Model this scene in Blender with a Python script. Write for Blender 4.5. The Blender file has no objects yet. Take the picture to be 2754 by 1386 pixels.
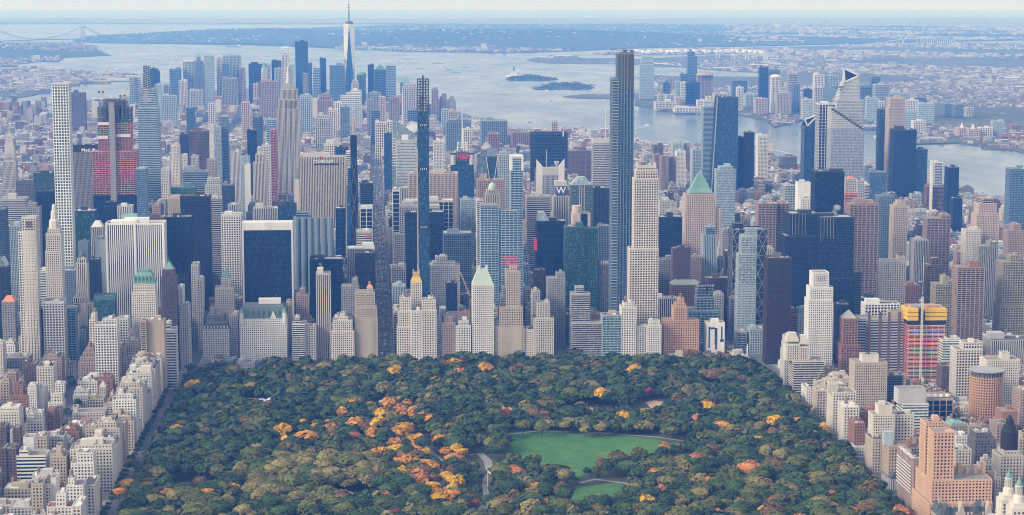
import bpy, math, random
import numpy as np
from mathutils import Vector, Matrix
from mathutils.geometry import delaunay_2d_cdt
R = math.radians
rng = random.Random(7)
nr = np.random.RandomState(11)
sc = bpy.context.scene
COL = sc.collection

# ------------------------------------------------------------------ camera
HC = 575.0; PITCH = R(7.67); YAW = R(4.0); FPX = 5352.0; RR = 1.2e7
cam_d = bpy.data.cameras.new('camera'); cam = bpy.data.objects.new('camera', cam_d); COL.objects.link(cam)
cam.location = (0, 0, HC); cam.rotation_euler = (R(90) - PITCH, 0, -YAW)
cam_d.sensor_width = 36; cam_d.lens = 36 * FPX / 2754; cam_d.clip_start = 5; cam_d.clip_end = 400000
sc.camera = cam
# ------------------------------------------------------------------ sky, sun, exposure
SUN_EL, SUN_AZ = R(32), R(-118)     # azimuth from +Y (view direction) towards the east, i.e. the left of the picture
w = bpy.data.worlds.new('World'); sc.world = w; w.use_nodes = True
nt = w.node_tree; nt.nodes.clear()
sky = nt.nodes.new('ShaderNodeTexSky'); sky.sky_type = 'NISHITA'; sky.sun_disc = False
sky.sun_elevation = SUN_EL; sky.sun_rotation = SUN_AZ; sky.dust_density = 4.0; sky.air_density = 1.2; sky.ozone_density = 1.0
mixw = nt.nodes.new('ShaderNodeMix'); mixw.data_type = 'RGBA'; mixw.inputs['Factor'].default_value = 0.40
mixw.inputs['B'].default_value = (9.0, 8.5, 7.9, 1)      # thin even cloud over the whole sky
bg = nt.nodes.new('ShaderNodeBackground'); bg.inputs['Strength'].default_value = 0.105
ow = nt.nodes.new('ShaderNodeOutputWorld')
nt.links.new(sky.outputs[0], mixw.inputs['A']); nt.links.new(mixw.outputs['Result'], bg.inputs['Color'])
nt.links.new(bg.outputs[0], ow.inputs['Surface'])
sun_d = bpy.data.lights.new('sun', 'SUN'); sun_d.energy = 1.35; sun_d.angle = R(13); sun_d.color = (1.0, 0.94, 0.86)
sun = bpy.data.objects.new('sun', sun_d); COL.objects.link(sun)
_sd = Vector((math.sin(SUN_AZ) * math.cos(SUN_EL), math.cos(SUN_AZ) * math.cos(SUN_EL), math.sin(SUN_EL)))
sun.rotation_euler = _sd.to_track_quat('Z', 'Y').to_euler()
vs = sc.view_settings; vs.view_transform = 'Standard'; vs.look = 'None'; vs.exposure = 0.75; vs.gamma = 1.0; vs.use_curve_mapping = False
cy = sc.cycles
cy.max_bounces = 6; cy.diffuse_bounces = 2; cy.glossy_bounces = 2; cy.transmission_bounces = 1; cy.volume_bounces = 3; cy.transparent_max_bounces = 4
cy.use_denoising = True; cy.denoising_prefilter = 'NONE'; cy.filter_width = 1.1; cy.sample_clamp_indirect = 6; cy.caustics_reflective = False; cy.caustics_refractive = False

# ------------------------------------------------------------------ picture <-> place
_c, _s = math.cos(PITCH), math.sin(PITCH)
_f = np.array([math.sin(YAW) * _c, math.cos(YAW) * _c, -_s]); _r = np.array([math.cos(YAW), -math.sin(YAW), 0]); _u = np.cross(_r, _f)
def ray(px, py): return _f + (px - 1377) / FPX * _r - (py - 693) / FPX * _u
def drop(x, y): return (x * x + y * y) / (2 * RR)
def at(px, py, Y):
    d = ray(px, py); t = Y / d[1]; return d[0] * t, HC + d[2] * t
def ground(px, py, z=8.0):
    d = ray(px, py); t = (z - HC) / min(d[2], -1e-4)
    for k in range(80): t = (z - drop(d[0] * t, d[1] * t) - HC) / d[2]
    return d[0] * t, d[1] * t
def pix(x, y, z):
    p = np.array([x, y, z - HC]); k = p @ _f
    return 1377 + FPX * (p @ _r) / k, 693 - FPX * (p @ _u) / k
K = 700 / 1930.0
TILE = {'A': (0, 0), 'B': (680, 0), 'C': (1370, 0), 'D': (2054, 0), 'E': (0, 460), 'F': (680, 460), 'G': (1370, 460), 'I': (2054, 460),
        'J': (0, 916), 'K': (680, 916), 'L': (1370, 916), 'M': (2054, 916)}
TSC = {'Q': .1875, 'R': .1875, 'S': 724 / 2576, 'U': 554 / 2576}
TILE.update({'Q': (0, 900), 'R': (0, 1143), 'S': (2030, 900), 'U': (2200, 1120)})
def T(t, x, y): o = TILE[t]; k = TSC.get(t, K); return o[0] + x * k, o[1] + y * k
GZ = 8.0
def gz(x, y): return GZ - drop(x, y)
def street(n): return 2975 + (59 - n) * 80.4

# ------------------------------------------------------------------ materials
MATS = {}
def new_mat(name):
    m = bpy.data.materials.new(name); m.use_nodes = True; t = m.node_tree
    return m, t, t.nodes['Principled BSDF']
def N(t, kind, **k):
    n = t.nodes.new(kind)
    for a, v in k.items():
        if a.startswith('i_'): n.inputs[a[2:].replace('_', ' ')].default_value = v
        else: setattr(n, a, v)
    return n
def mathn(t, op, a, b=None, c=None):
    n = t.nodes.new('ShaderNodeMath'); n.operation = op
    for i, v in enumerate((a, b, c)):
        if v is None: continue
        if isinstance(v, (int, float)): n.inputs[i].default_value = v
        else: t.links.new(v, n.inputs[i])
    return n.outputs[0]
def mixc(t, f, a, b):
    n = t.nodes.new('ShaderNodeMix'); n.data_type = 'RGBA'
    for k, v in (('Factor', f), ('A', a), ('B', b)):
        s = n.inputs[k]
        if isinstance(v, (int, float)): s.default_value = v
        elif isinstance(v, tuple): s.default_value = (*v[:3], 1)
        else: t.links.new(v, s)
    return n.outputs['Result']
def ramp(t, src, lo, hi):
    n = t.nodes.new('ShaderNodeMapRange'); n.inputs['From Min'].default_value = lo; n.inputs['From Max'].default_value = hi
    t.links.new(src, n.inputs['Value']); return n.outputs['Result']
def noise(t, vec, scale, detail=2.0, rough=0.5):
    n = N(t, 'ShaderNodeTexNoise'); n.inputs['Scale'].default_value = scale; n.inputs['Detail'].default_value = detail
    n.inputs['Roughness'].default_value = rough
    if vec is not None: t.links.new(vec, n.inputs['Vector'])
    return n.outputs['Fac']
def pos(t, sx=1, sy=1, sz=1):
    g = N(t, 'ShaderNodeNewGeometry'); m = N(t, 'ShaderNodeVectorMath', operation='MULTIPLY')
    t.links.new(g.outputs['Position'], m.inputs[0]); m.inputs[1].default_value = (sx, sy, sz); return m.outputs[0]

WALL = dict(limestone=(.50, .47, .435), cream=(.59, .555, .51), beige=(.45, .39, .33), tan=(.41, .33, .26), white=(.65, .64, .63), marble=(.74, .73, .72),
    pink=(.50, .405, .37), granite=(.33, .25, .23), brick=(.27, .145, .11), brown=(.14, .105, .085), plum=(.135, .095, .105), grey=(.28, .285, .29), lgrey=(.46, .46, .46),
    dgrey=(.12, .125, .13), metal=(.025, .04, .065), blue=(.16, .22, .29), lblue=(.36, .44, .50), teal=(.10, .20, .22), orange=(.60, .385, .275), bronze=(.05, .035, .03),
    apricot=(.52, .32, .21), copper=(.16, .31, .275), gold=(.75, .50, .16), slate=(.07, .09, .10), verd=(.10, .155, .16), coral=(.62, .24, .14), steel=(.42, .42, .42),
    redwrap=(.58, .22, .19), orangewrap=(.74, .24, .17), yellow=(.72, .45, .03), paleroof=(.42, .52, .46), olive=(.28, .26, .2), bluegl=(.08, .16, .26), black=(.015, .015, .018))
def wall(name):
    k = 'wall_' + name
    if k in MATS: return MATS[k]
    m, t, b = new_mat(k); c = WALL[name]
    n1 = noise(t, pos(t, .05, .05, .012), 1.0, 3); n2 = noise(t, pos(t, 1.1, 1.1, .25), 1.0, 2)
    f = mathn(t, 'ADD', mathn(t, 'MULTIPLY', n1, .75), mathn(t, 'MULTIPLY', n2, .35))
    col = mixc(t, ramp(t, f, .3, .8), tuple(v * .80 for v in c), tuple(min(v * 1.16, .85) for v in c))
    t.links.new(col, b.inputs['Base Color']); b.inputs['Roughness'].default_value = .45 if name in ('metal', 'steel', 'bronze', 'gold') else .85
    if name in ('steel', 'gold'): b.inputs['Metallic'].default_value = .5
    MATS[k] = m; return m
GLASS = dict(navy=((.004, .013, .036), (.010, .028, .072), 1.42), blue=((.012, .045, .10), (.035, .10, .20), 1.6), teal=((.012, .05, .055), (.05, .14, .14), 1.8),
    light=((.10, .16, .20), (.24, .32, .36), 1.9), win=((.008, .012, .022), (.05, .06, .075), 1.45), bronze=((.008, .009, .018), (.022, .024, .04), 1.5),
    wtc=((.55, .60, .66), (.70, .74, .78), 1.5), mirror=((.06, .10, .14), (.14, .20, .25), 2.4))
def glass(name, cell=(1.6, 1.6, 3.9)):
    k = 'glass_' + name
    if k in MATS: return MATS[k]
    m, t, b = new_mat(k); a, c, ior = GLASS[name]
    fl = N(t, 'ShaderNodeVectorMath', operation='FLOOR'); t.links.new(pos(t, 1 / cell[0], 1 / cell[1], 1 / cell[2]), fl.inputs[0])
    wn = N(t, 'ShaderNodeTexWhiteNoise'); wn.noise_dimensions = '3D'; t.links.new(fl.outputs[0], wn.inputs['Vector'])
    v = wn.outputs['Value']
    base = mixc(t, v, a, c)
    lit = mathn(t, 'GREATER_THAN', v, .93 if name not in ('win',) else .90)
    hi = (.22, .22, .22) if name == 'win' else tuple(min(x * 2.2 + .02, .5) for x in c)
    t.links.new(mixc(t, mathn(t, 'MULTIPLY', lit, .75), base, hi), b.inputs['Base Color'])
    ge = N(t, 'ShaderNodeNewGeometry'); va = N(t, 'ShaderNodeVectorMath', operation='SUBTRACT'); t.links.new(wn.outputs['Color'], va.inputs[0]); va.inputs[1].default_value = (.5, .5, .5)
    vb = N(t, 'ShaderNodeVectorMath', operation='MULTIPLY_ADD'); t.links.new(va.outputs[0], vb.inputs[0]); vb.inputs[1].default_value = (.13, .13, .13); t.links.new(ge.outputs['Normal'], vb.inputs[2])
    vn = N(t, 'ShaderNodeVectorMath', operation='NORMALIZE'); t.links.new(vb.outputs[0], vn.inputs[0]); t.links.new(vn.outputs[0], b.inputs['Normal'])   # every pane sits a little askew
    b.inputs['Roughness'].default_value = .12; b.inputs['IOR'].default_value = ior; b.inputs['Metallic'].default_value = .9 if name == 'wtc' else 0.0; b.inputs['Specular Tint'].default_value = (1, 1, 1, 1) if name in ('wtc', 'light', 'mirror') else (.34, .62, 1, 1)
    MATS[k] = m; return m
ROOFC = dict(tar=(.10, .10, .105), silver=(.46, .46, .45), gravel=(.27, .25, .23), white=(.66, .66, .64), red=(.30, .14, .10), green=(.16, .30, .20))
def roofm(name):
    k = 'roof_' + name
    if k in MATS: return MATS[k]
    m, t, b = new_mat(k); c = ROOFC[name]
    f = noise(t, pos(t, .22, .22, .22), 1.0, 4, .65)
    t.links.new(mixc(t, ramp(t, f, .3, .72), tuple(v * .62 for v in c), tuple(min(v * 1.2, .8) for v in c)), b.inputs['Base Color'])
    b.inputs['Roughness'].default_value = .9; MATS[k] = m; return m
def plain(name, c, rough=.7, metal=0.0, emit=0.0):
    if name in MATS: return MATS[name]
    m, t, b = new_mat(name)
    f = noise(t, pos(t, .4, .4, .4), 1.0, 2)
    t.links.new(mixc(t, f, tuple(v * .85 for v in c), tuple(min(v * 1.12, .95) for v in c)), b.inputs['Base Color'])
    b.inputs['Roughness'].default_value = rough; b.inputs['Metallic'].default_value = metal
    if emit: b.inputs['Emission Color'].default_value = (*c, 1); b.inputs['Emission Strength'].default_value = emit
    MATS[name] = m; return m

# ------------------------------------------------------------------ mesh helpers
def mesh_from_quads(name, q, mats, mi=None, uv=None, col=None, origin=(0, 0, 0)):
    q = np.asarray(q, dtype=np.float64).reshape(-1, 4, 3) - np.array(origin)
    n = len(q); me = bpy.data.meshes.new(name)
    me.vertices.add(n * 4); me.vertices.foreach_set('co', q.reshape(-1).astype(np.float32))
    me.loops.add(n * 4); me.loops.foreach_set('vertex_index', np.arange(n * 4, dtype=np.int32))
    me.polygons.add(n); me.polygons.foreach_set('loop_start', np.arange(0, n * 4, 4, dtype=np.int32))
    try: me.polygons.foreach_set('loop_total', np.full(n, 4, dtype=np.int32))
    except Exception: pass
    for m in mats: me.materials.append(m)
    if mi is not None: me.polygons.foreach_set('material_index', np.asarray(mi, dtype=np.int32))
    if uv is not None:
        l = me.uv_layers.new(name='UVMap'); l.data.foreach_set('uv', np.asarray(uv, dtype=np.float32).reshape(-1))
    if col is not None:
        a = me.color_attributes.new('Col', 'FLOAT_COLOR', 'CORNER'); a.data.foreach_set('color', np.asarray(col, dtype=np.float32).reshape(-1))
    me.update(calc_edges=True); return me
class MB:
    def __init__(s): s.q = []; s.m = []
    def quads(s, a, m=0):
        a = np.asarray(a, float).reshape(-1, 4, 3); s.q.append(a); s.m.append(np.full(len(a), m)); return s
    def box(s, x0, x1, y0, y1, z0, z1, m=0, bottom=False):
        return s.frus((x0, x1, y0, y1), (x0, x1, y0, y1), z0, z1, m, True, bottom)
    def frus(s, a, b, z0, z1, m=0, top=True, bottom=False):
        p = [(a[0], a[2], z0), (a[1], a[2], z0), (a[1], a[3], z0), (a[0], a[3], z0)]
        r = [(b[0], b[2], z1), (b[1], b[2], z1), (b[1], b[3], z1), (b[0], b[3], z1)]
        q = [[p[i], p[(i + 1) % 4], r[(i + 1) % 4], r[i]] for i in range(4)]
        if top: q.append(r)
        if bottom: q.append(p[::-1])
        return s.quads(q, m)
    def ring(s, cx, cy, r0, r1, z0, z1, n=12, m=0, top=True, ph=0.0, sy=1.0):
        a = [ph + 2 * math.pi * i / n for i in range(n)]
        p = [(cx + r0 * math.cos(t), cy + sy * r0 * math.sin(t), z0) for t in a]; r = [(cx + r1 * math.cos(t), cy + sy * r1 * math.sin(t), z1) for t in a]
        q = [[p[i], p[(i + 1) % n], r[(i + 1) % n], r[i]] for i in range(n)]
        if top and r1 > 1e-3:
            q += [[(cx, cy, z1), r[i], r[(i + 1) % n], r[(i + 2) % n]] for i in range(0, n, 2)]
        return s.quads(q, m)
    def lathe(s, cx, cy, prof, n=12, m=0, ph=0.0):
        for (r0, z0), (r1, z1) in zip(prof, prof[1:]): s.ring(cx, cy, r0, r1, z0, z1, n, m, top=False, ph=ph)
        return s
    def beam(s, a, b, w, m=0, w2=None):
        a = np.array(a, float); b = np.array(b, float); d = b - a; L = np.linalg.norm(d); d /= L
        u = np.cross(d, (0, 0, 1.0)) if abs(d[2]) < .95 else np.cross(d, (0, 1.0, 0)); u /= np.linalg.norm(u); v = np.cross(d, u)
        w2 = w if w2 is None else w2
        c = [(-1, -1), (1, -1), (1, 1), (-1, 1)]
        p = [a + u * i * w / 2 + v * j * w / 2 for i, j in c]; r = [b + u * i * w2 / 2 + v * j * w2 / 2 for i, j in c]
        return s.quads([[p[i], p[(i + 1) % 4], r[(i + 1) % 4], r[i]] for i in range(4)] + [r, p[::-1]], m)
    def mesh(s, name, mats, origin=(0, 0, 0)):
        return mesh_from_quads(name, np.concatenate(s.q), mats, np.concatenate(s.m), origin=origin)
    def build(s, name, mats, parent=None, origin=(0, 0, 0)):
        if not s.q: return None
        if not isinstance(mats, (list, tuple)): mats = [mats]
        o = bpy.data.objects.new(name, s.mesh(name, mats, origin)); COL.objects.link(o)
        if parent is not None: o.parent = parent
        else: o.location = origin
        return o
def tag(o, label=None, cat=None, group=None, kind=None):
    if label: o['label'] = label
    if cat: o['category'] = cat
    if group: o['group'] = group
    if kind: o['kind'] = kind
    return o
def empty(name, loc):
    o = bpy.data.objects.new(name, None); COL.objects.link(o); o.location = loc; o.empty_display_size = 5; return o
def text(name, s, size, loc, mat, parent, origin, bold=0.0, ext=.15):
    c = bpy.data.curves.new(name, 'FONT'); c.body = s; c.size = size; c.extrude = ext; c.offset = bold; c.align_x = 'CENTER'; c.align_y = 'CENTER'
    c.resolution_u = 2; c.materials.append(mat)
    o = bpy.data.objects.new(name, c); COL.objects.link(o); o.parent = parent; o.location = np.array(loc) - np.array(origin); o.rotation_euler = (R(90), 0, 0)
    TXT.append(o); return o
TXT = []
def texts_to_mesh():
    dg = bpy.context.evaluated_depsgraph_get()
    for o in TXT:
        me = bpy.data.meshes.new_from_object(o.evaluated_get(dg)); n = bpy.data.objects.new(o.name, me); nm = o.name; par = o.parent; loc = o.location.copy(); ro = o.rotation_euler.copy()
        bpy.data.objects.remove(o); n.name = nm.split('.')[0]; COL.objects.link(n); n.parent = par; n.location = loc; n.rotation_euler = ro
# ------------------------------------------------------------------ land, water, roads
def tess(poly, step, h=None):
    """fill a polygon (x, y) with a fine triangulation"""
    P = [Vector(p) for p in poly]; n = len(P); ed = [(i, (i + 1) % n) for i in range(n)]
    xs = [p[0] for p in poly]; ys = [p[1] for p in poly]
    pa = np.array(poly); g = []
    X, Y = np.meshgrid(np.arange(min(xs) + step / 2, max(xs), step), np.arange(min(ys) + step / 2, max(ys), step))
    X = X.ravel(); Y = Y.ravel()
    ins = np.zeros(len(X), bool)
    for i in range(n):
        a, b = pa[i], pa[(i + 1) % n]
        c = (a[1] > Y) != (b[1] > Y)
        with np.errstate(divide='ignore', invalid='ignore'): xx = (b[0] - a[0]) * (Y - a[1]) / (b[1] - a[1]) + a[0]
        ins ^= c & (X < xx)
    V = P + [Vector((x, y)) for x, y in zip(X[ins], Y[ins])]
    v, e, f, *_ = delaunay_2d_cdt(V, ed, [list(range(n))], 1, 1e-3)
    return [tuple(p) for p in v], [tuple(t) for t in f]
def inside(poly, X, Y):
    pa = np.array(poly); n = len(pa); ins = np.zeros(np.shape(X), bool)
    for i in range(n):
        a, b = pa[i], pa[(i + 1) % n]; c = (a[1] > Y) != (b[1] > Y)
        with np.errstate(divide='ignore', invalid='ignore'): ins ^= c & (X < (b[0] - a[0]) * (Y - a[1]) / (b[1] - a[1]) + a[0])
    return ins
def land(name, poly, z, step, mat, hf=None, label=None, kind='structure', skirt=6):
    v, f = tess(poly, step)
    co = [(x, y, z - drop(x, y) + (hf(x, y) if hf else 0)) for x, y in v]
    n = len(poly); m = len(co)
    if skirt:
        co += [(x, y, z - skirt - drop(x, y)) for x, y in poly]
        f = f + [(i, (i + 1) % n, m + (i + 1) % n, m + i) for i in range(n)]
    me = bpy.data.meshes.new(name); me.from_pydata(co, [], f); me.materials.append(mat)
    o = bpy.data.objects.new(name, me); COL.objects.link(o); tag(o, label, None, None, kind); return o
# water: one sheet that reaches past the horizon
m_water, t, b = new_mat('water')
b.inputs['Base Color'].default_value = (.06, .11, .15, 1); b.inputs['Roughness'].default_value = .16; b.inputs['IOR'].default_value = 1.34
bn = N(t, 'ShaderNodeBump', i_Strength=.26, i_Distance=4.0)
n1 = noise(t, pos(t, .0035, .0011, 1), 1.0, 4, .6); n2 = noise(t, pos(t, .03, .012, 1), 1.0, 3, .6)
t.links.new(mathn(t, 'ADD', mathn(t, 'MULTIPLY', n1, 3.0), mathn(t, 'MULTIPLY', n2, .6)), bn.inputs['Height']); t.links.new(bn.outputs[0], b.inputs['Normal'])
t.links.new(ramp(t, n1, .25, .75), b.inputs['Roughness']); b.inputs['Roughness'].default_value = .16
mr = [n for n in t.nodes if n.bl_idname == 'ShaderNodeMapRange'][-1]; mr.inputs['To Min'].default_value = .10; mr.inputs['To Max'].default_value = .34
rad = np.concatenate([np.linspace(0, 20000, 60), np.geomspace(20600, 135000, 60)])
ang = np.radians(np.linspace(-80, 80, 65)); A_, R_ = np.meshgrid(ang, rad)
X = R_ * np.sin(A_); Y = R_ * np.cos(A_) - 1500; Z = -drop(X, Y)
P = np.stack([X, Y, Z], -1); q = np.stack([P[:-1, :-1], P[:-1, 1:], P[1:, 1:], P[1:, :-1]], 2).reshape(-1, 4, 3)
o = bpy.data.objects.new('water', mesh_from_quads('water', q, [m_water])); COL.objects.link(o); tag(o, kind='structure')

def land_mat(name, cols, s1, s2):
    m, t, b = new_mat(name)
    f1 = noise(t, pos(t, s1, s1 * .8, s1), 1.0, 5, .6); f2 = noise(t, pos(t, s2, s2, s2), 1.0, 4, .7)
    c = mixc(t, ramp(t, f1, .38, .62), cols[0], cols[1]); c = mixc(t, ramp(t, f2, .56, .70), c, cols[2])
    t.links.new(c, b.inputs['Base Color']); b.inputs['Roughness'].default_value = .95; return m
m_asph = land_mat('asphalt', ((.10, .106, .118), (.13, .135, .14), (.16, .16, .16)), .02, .15)
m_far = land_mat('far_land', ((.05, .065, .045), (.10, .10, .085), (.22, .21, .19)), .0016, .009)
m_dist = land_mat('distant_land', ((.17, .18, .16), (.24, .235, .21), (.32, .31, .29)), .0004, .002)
m_hill = land_mat('wooded_land', ((.025, .045, .030), (.04, .052, .036), (.12, .115, .10)), .002, .012)
m_lawn = land_mat('lawn', ((.030, .135, .016), (.060, .175, .024), (.13, .17, .06)), .035, .06)
m_park = land_mat('park_soil', ((.040, .060, .025), (.070, .068, .040), (.10, .085, .06)), .03, .2)
m_sand = land_mat('ballfield_clay', ((.46, .28, .16), (.52, .34, .21), (.40, .26, .16)), .04, .2)
m_path = land_mat('path', ((.24, .235, .23), (.30, .29, .28), (.20, .19, .185)), .05, .3)
m_pave = land_mat('pavement', ((.24, .235, .225), (.30, .295, .285), (.17, .165, .16)), .05, .4)
def PP(l): return [ground(x, y, GZ) for x, y in l]
def PG(l, z=2.0): return [ground(x, y, z) for x, y in l]
def TP(t, l, z=2.0): return [ground(*T(t, x, y), z) for x, y in l]
# Manhattan
west = PG([(1194, 291), (1275, 318), (1300, 322), (1366, 348), (1450, 353), (1530, 357), (1646, 367), (1704, 378), (1805, 391), (1892, 400), (2078, 424), (2159, 446), (2330, 470), (2470, 500), (2600, 535), (2685, 556), (2754, 567)])
east = [(-1850, 1500), (-1800, 5000), (-1900, 6500)] + PG([(0, 297), (138, 282), (228, 272), (350, 263), (480, 252), (640, 243), (900, 243), (1100, 268)])
man = west + [(1830, 4300), (1830, 3000), (1750, 1500)] + east
MAN = man
land('manhattan_ground', man, GZ, 400, m_asph, skirt=9)
# Brooklyn, Staten Island, New Jersey, the islands
bk1 = PG([(-500, 184), (0, 188), (110, 186), (250, 195), (345, 201), (372, 206), (340, 214), (250, 222), (190, 229), (140, 240), (90, 257), (0, 270), (-500, 330)])
land('red_hook_shore', bk1, 3, 250, m_far)
def bump(cx, cy, sx, sy, h, ang=0.0):
    ca, sa = math.cos(ang), math.sin(ang)
    return lambda x, y: h * math.exp(-(((x - cx) * ca + (y - cy) * sa) / sx) ** 2 - ((-(x - cx) * sa + (y - cy) * ca) / sy) ** 2)
bx_, by_ = ground(110, 128, 3); hb = bump(bx_, by_, 1500, 1300, 38)
bk2 = PG([(-500, 108), (0, 116), (60, 115), (130, 117), (200, 125), (250, 133), (272, 143), (300, 149), (220, 153), (160, 156), (160, 165), (100, 167), (50, 173), (40, 179), (-500, 178)])
land('brooklyn_shore', bk2, 3, 350, m_hill, hb)
s1 = ground(1450, 112, 3); s2 = ground(1150, 122, 3); s3 = ground(820, 112, 3); s4 = ground(1250, 104, 3)
h1, h2, h3 = bump(s1[0], s1[1] + 900, 2600, 1700, 115), bump(s2[0], s2[1] + 800, 1500, 1400, 65), bump(s3[0], s3[1] + 2600, 2600, 1700, 72)
h4 = bump(s4[0] - 2600, s4[1] + 3500, 1700, 1500, 60)
si = PG([(195, 112), (260, 116), (450, 118), (680, 121), (840, 127), (1006, 134), (1079, 139), (1224, 141), (1370, 143), (1480, 140), (1573, 137), (1650, 132), (1800, 128), (2054, 124), (2500, 113), (2800, 108), (2800, 62), (2000, 61), (1500, 62), (1100, 66), (860, 74), (680, 85), (500, 93), (330, 99), (230, 102)])
land('staten_island_hills', si, 3, 600, m_hill, lambda x, y: h1(x, y) + h2(x, y) + h3(x, y) + h4(x, y))
bay = TP('C', [(610, 399), (900, 378), (1400, 362), (1930, 352)]) + TP('D', [(300, 345), (1300, 322)]) + PG([(3300, 118), (3300, 175), (2300, 168)]) + TP('D', [(0, 385), (-200, 398)]) + TP('C', [(1300, 407), (900, 410), (700, 406)])
pier = TP('C', [(130, 441), (300, 414), (430, 415), (560, 436), (800, 432), (960, 440), (1130, 430), (1300, 420), (1600, 410), (1930, 400)]) + TP('D', [(300, 395), (700, 400), (1400, 420), (2900, 480), (2900, 760), (300, 560), (0, 545)]) + TP('C', [(1900, 542), (1600, 527), (1260, 497), (1140, 497), (960, 481), (800, 473), (300, 471), (180, 461)])
nj = TP('C', [(930, 702), (930, 782), (1000, 792), (1090, 802), (1230, 838), (1440, 832), (1700, 852), (1900, 895)]) + TP('D', [(80, 945), (290, 890), (740, 965), (860, 962), (1130, 1070), (1450, 1060), (1610, 1085), (1640, 1106), (1850, 1112), (1960, 1145), (3300, 1290), (3300, 600), (1500, 520), (400, 520), (0, 540)]) + TP('C', [(1860, 572), (1200, 566), (950, 576), (1075, 590), (1115, 625), (1085, 655)])
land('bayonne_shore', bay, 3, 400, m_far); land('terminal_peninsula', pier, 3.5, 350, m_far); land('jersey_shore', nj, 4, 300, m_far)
isl1 = TP('C', [(-30, 590), (20, 572), (100, 562), (200, 566), (300, 575), (365, 587), (300, 597), (0, 598)]); land('statue_island', isl1, 3, 60, m_hill)
isl2 = TP('C', [(170, 655), (210, 648), (300, 622), (480, 615), (560, 628), (630, 648), (580, 662), (200, 663)]); land('ferry_island', isl2, 3, 60, m_hill)
isl3 = TP('C', [(395, 716), (560, 700), (770, 702), (940, 690), (940, 735), (700, 733), (480, 727)]); land('terminal_pier_ground', isl3, 3, 80, m_far)
far = [(-30000, 41000), (-12000, 38500), (-2000, 37000), (6000, 36000), (9500, 33500), (13000, 31500), (20000, 30000), (45000, 36000), (45000, 52000), (15000, 46000), (3000, 45000), (-9000, 46500), (-30000, 48000)]
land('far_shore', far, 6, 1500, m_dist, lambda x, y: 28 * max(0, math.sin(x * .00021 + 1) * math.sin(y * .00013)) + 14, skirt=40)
# block pavements, with kerbs, on the asphalt sheet
AVE = [-1240, -1050, -862, -710, -572, -428, -283, 10, 292, 590, 865, 1145, 1420, 1690]
AW = {-572: 21, -283: 14, 10: 15, 590: 15}
mb = MB()
for i in range(len(AVE) - 1):
    xa = AVE[i] + AW.get(AVE[i], 13); xb = AVE[i + 1] - AW.get(AVE[i + 1], 13)
    for s in range(14, 78):
        if -283 <= AVE[i] < 590 and s >= 59: continue
        ya, yb = street(s + 1) + 8, street(s) - 8
        z = gz((xa + xb) / 2, (ya + yb) / 2); mb.box(xa, xb, ya, yb, z - 1, z + .15)
o = mb.build('pavement', m_pave); tag(o, kind='structure')
# the park
PX0, PX1, PY0, PY1 = -267, 573, 1780, 2962
park = [(PX0, PY0), (PX1, PY0), (PX1, PY1 - 70), (PX1 - 50, PY1), (PX0 + 105, PY1), (PX0 + 100, PY1 - 75), (PX0, PY1 - 80)]
land('park_ground', park, GZ + .3, 60, m_park, skirt=1)
def sheet(name, poly, z, mat, step=40): return land(name, poly, z, step, mat, skirt=0)
meadow = PP([(1370, 1172), (1400, 1163), (1520, 1165), (1640, 1172), (1745, 1178), (1800, 1190), (1860, 1196), (1872, 1215), (1800, 1228), (1700, 1238), (1590, 1262), (1548, 1292), (1500, 1275), (1440, 1262), (1390, 1255), (1352, 1242), (1378, 1205)])
lawns = [meadow, PP([(1520, 1330), (1570, 1308), (1670, 1300), (1680, 1318), (1640, 1340), (1600, 1375), (1560, 1370)]), PP([(478, 1302), (520, 1296), (560, 1304), (540, 1340), (500, 1335)]),
         PP([(1590, 1108), (1690, 1108), (1760, 1116), (1740, 1128), (1600, 1124)]), PP([(1320, 1258), (1345, 1254), (1370, 1275), (1350, 1290)]), PP([(930, 1338), (985, 1330), (1000, 1350), (960, 1362)])]
for p in lawns: sheet('lawn', p, GZ + .304, m_lawn)
clays = [PP([(1684, 1106), (1735, 1099), (1772, 1103), (1762, 1119), (1700, 1118)]), PP([(1736, 1083), (1760, 1078), (1788, 1082), (1782, 1100), (1750, 1098)]), PP([(1500, 1105), (1560, 1096), (1612, 1098), (1606, 1111), (1520, 1112)])]
for p in clays: sheet('ball_field', p, GZ + .308, m_sand)
def ribbon(name, pts, wd, z, mat):
    pts = [np.array(p) for p in pts]; L, Rr = [], []
    for i, p in enumerate(pts):
        d = pts[min(i + 1, len(pts) - 1)] - pts[max(i - 1, 0)]; d = d / (np.linalg.norm(d) + 1e-9); n = np.array([-d[1], d[0]])
        L.append(p + n * wd / 2); Rr.append(p - n * wd / 2)
    q = [[(*L[i], z - drop(*L[i])), (*L[i + 1], z - drop(*L[i + 1])), (*Rr[i + 1], z - drop(*Rr[i + 1])), (*Rr[i], z - drop(*Rr[i]))][::-1] for i in range(len(pts) - 1)]
    o = bpy.data.objects.new(name, mesh_from_quads(name, q, [mat])); COL.objects.link(o); tag(o, kind='structure'); return o
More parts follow.
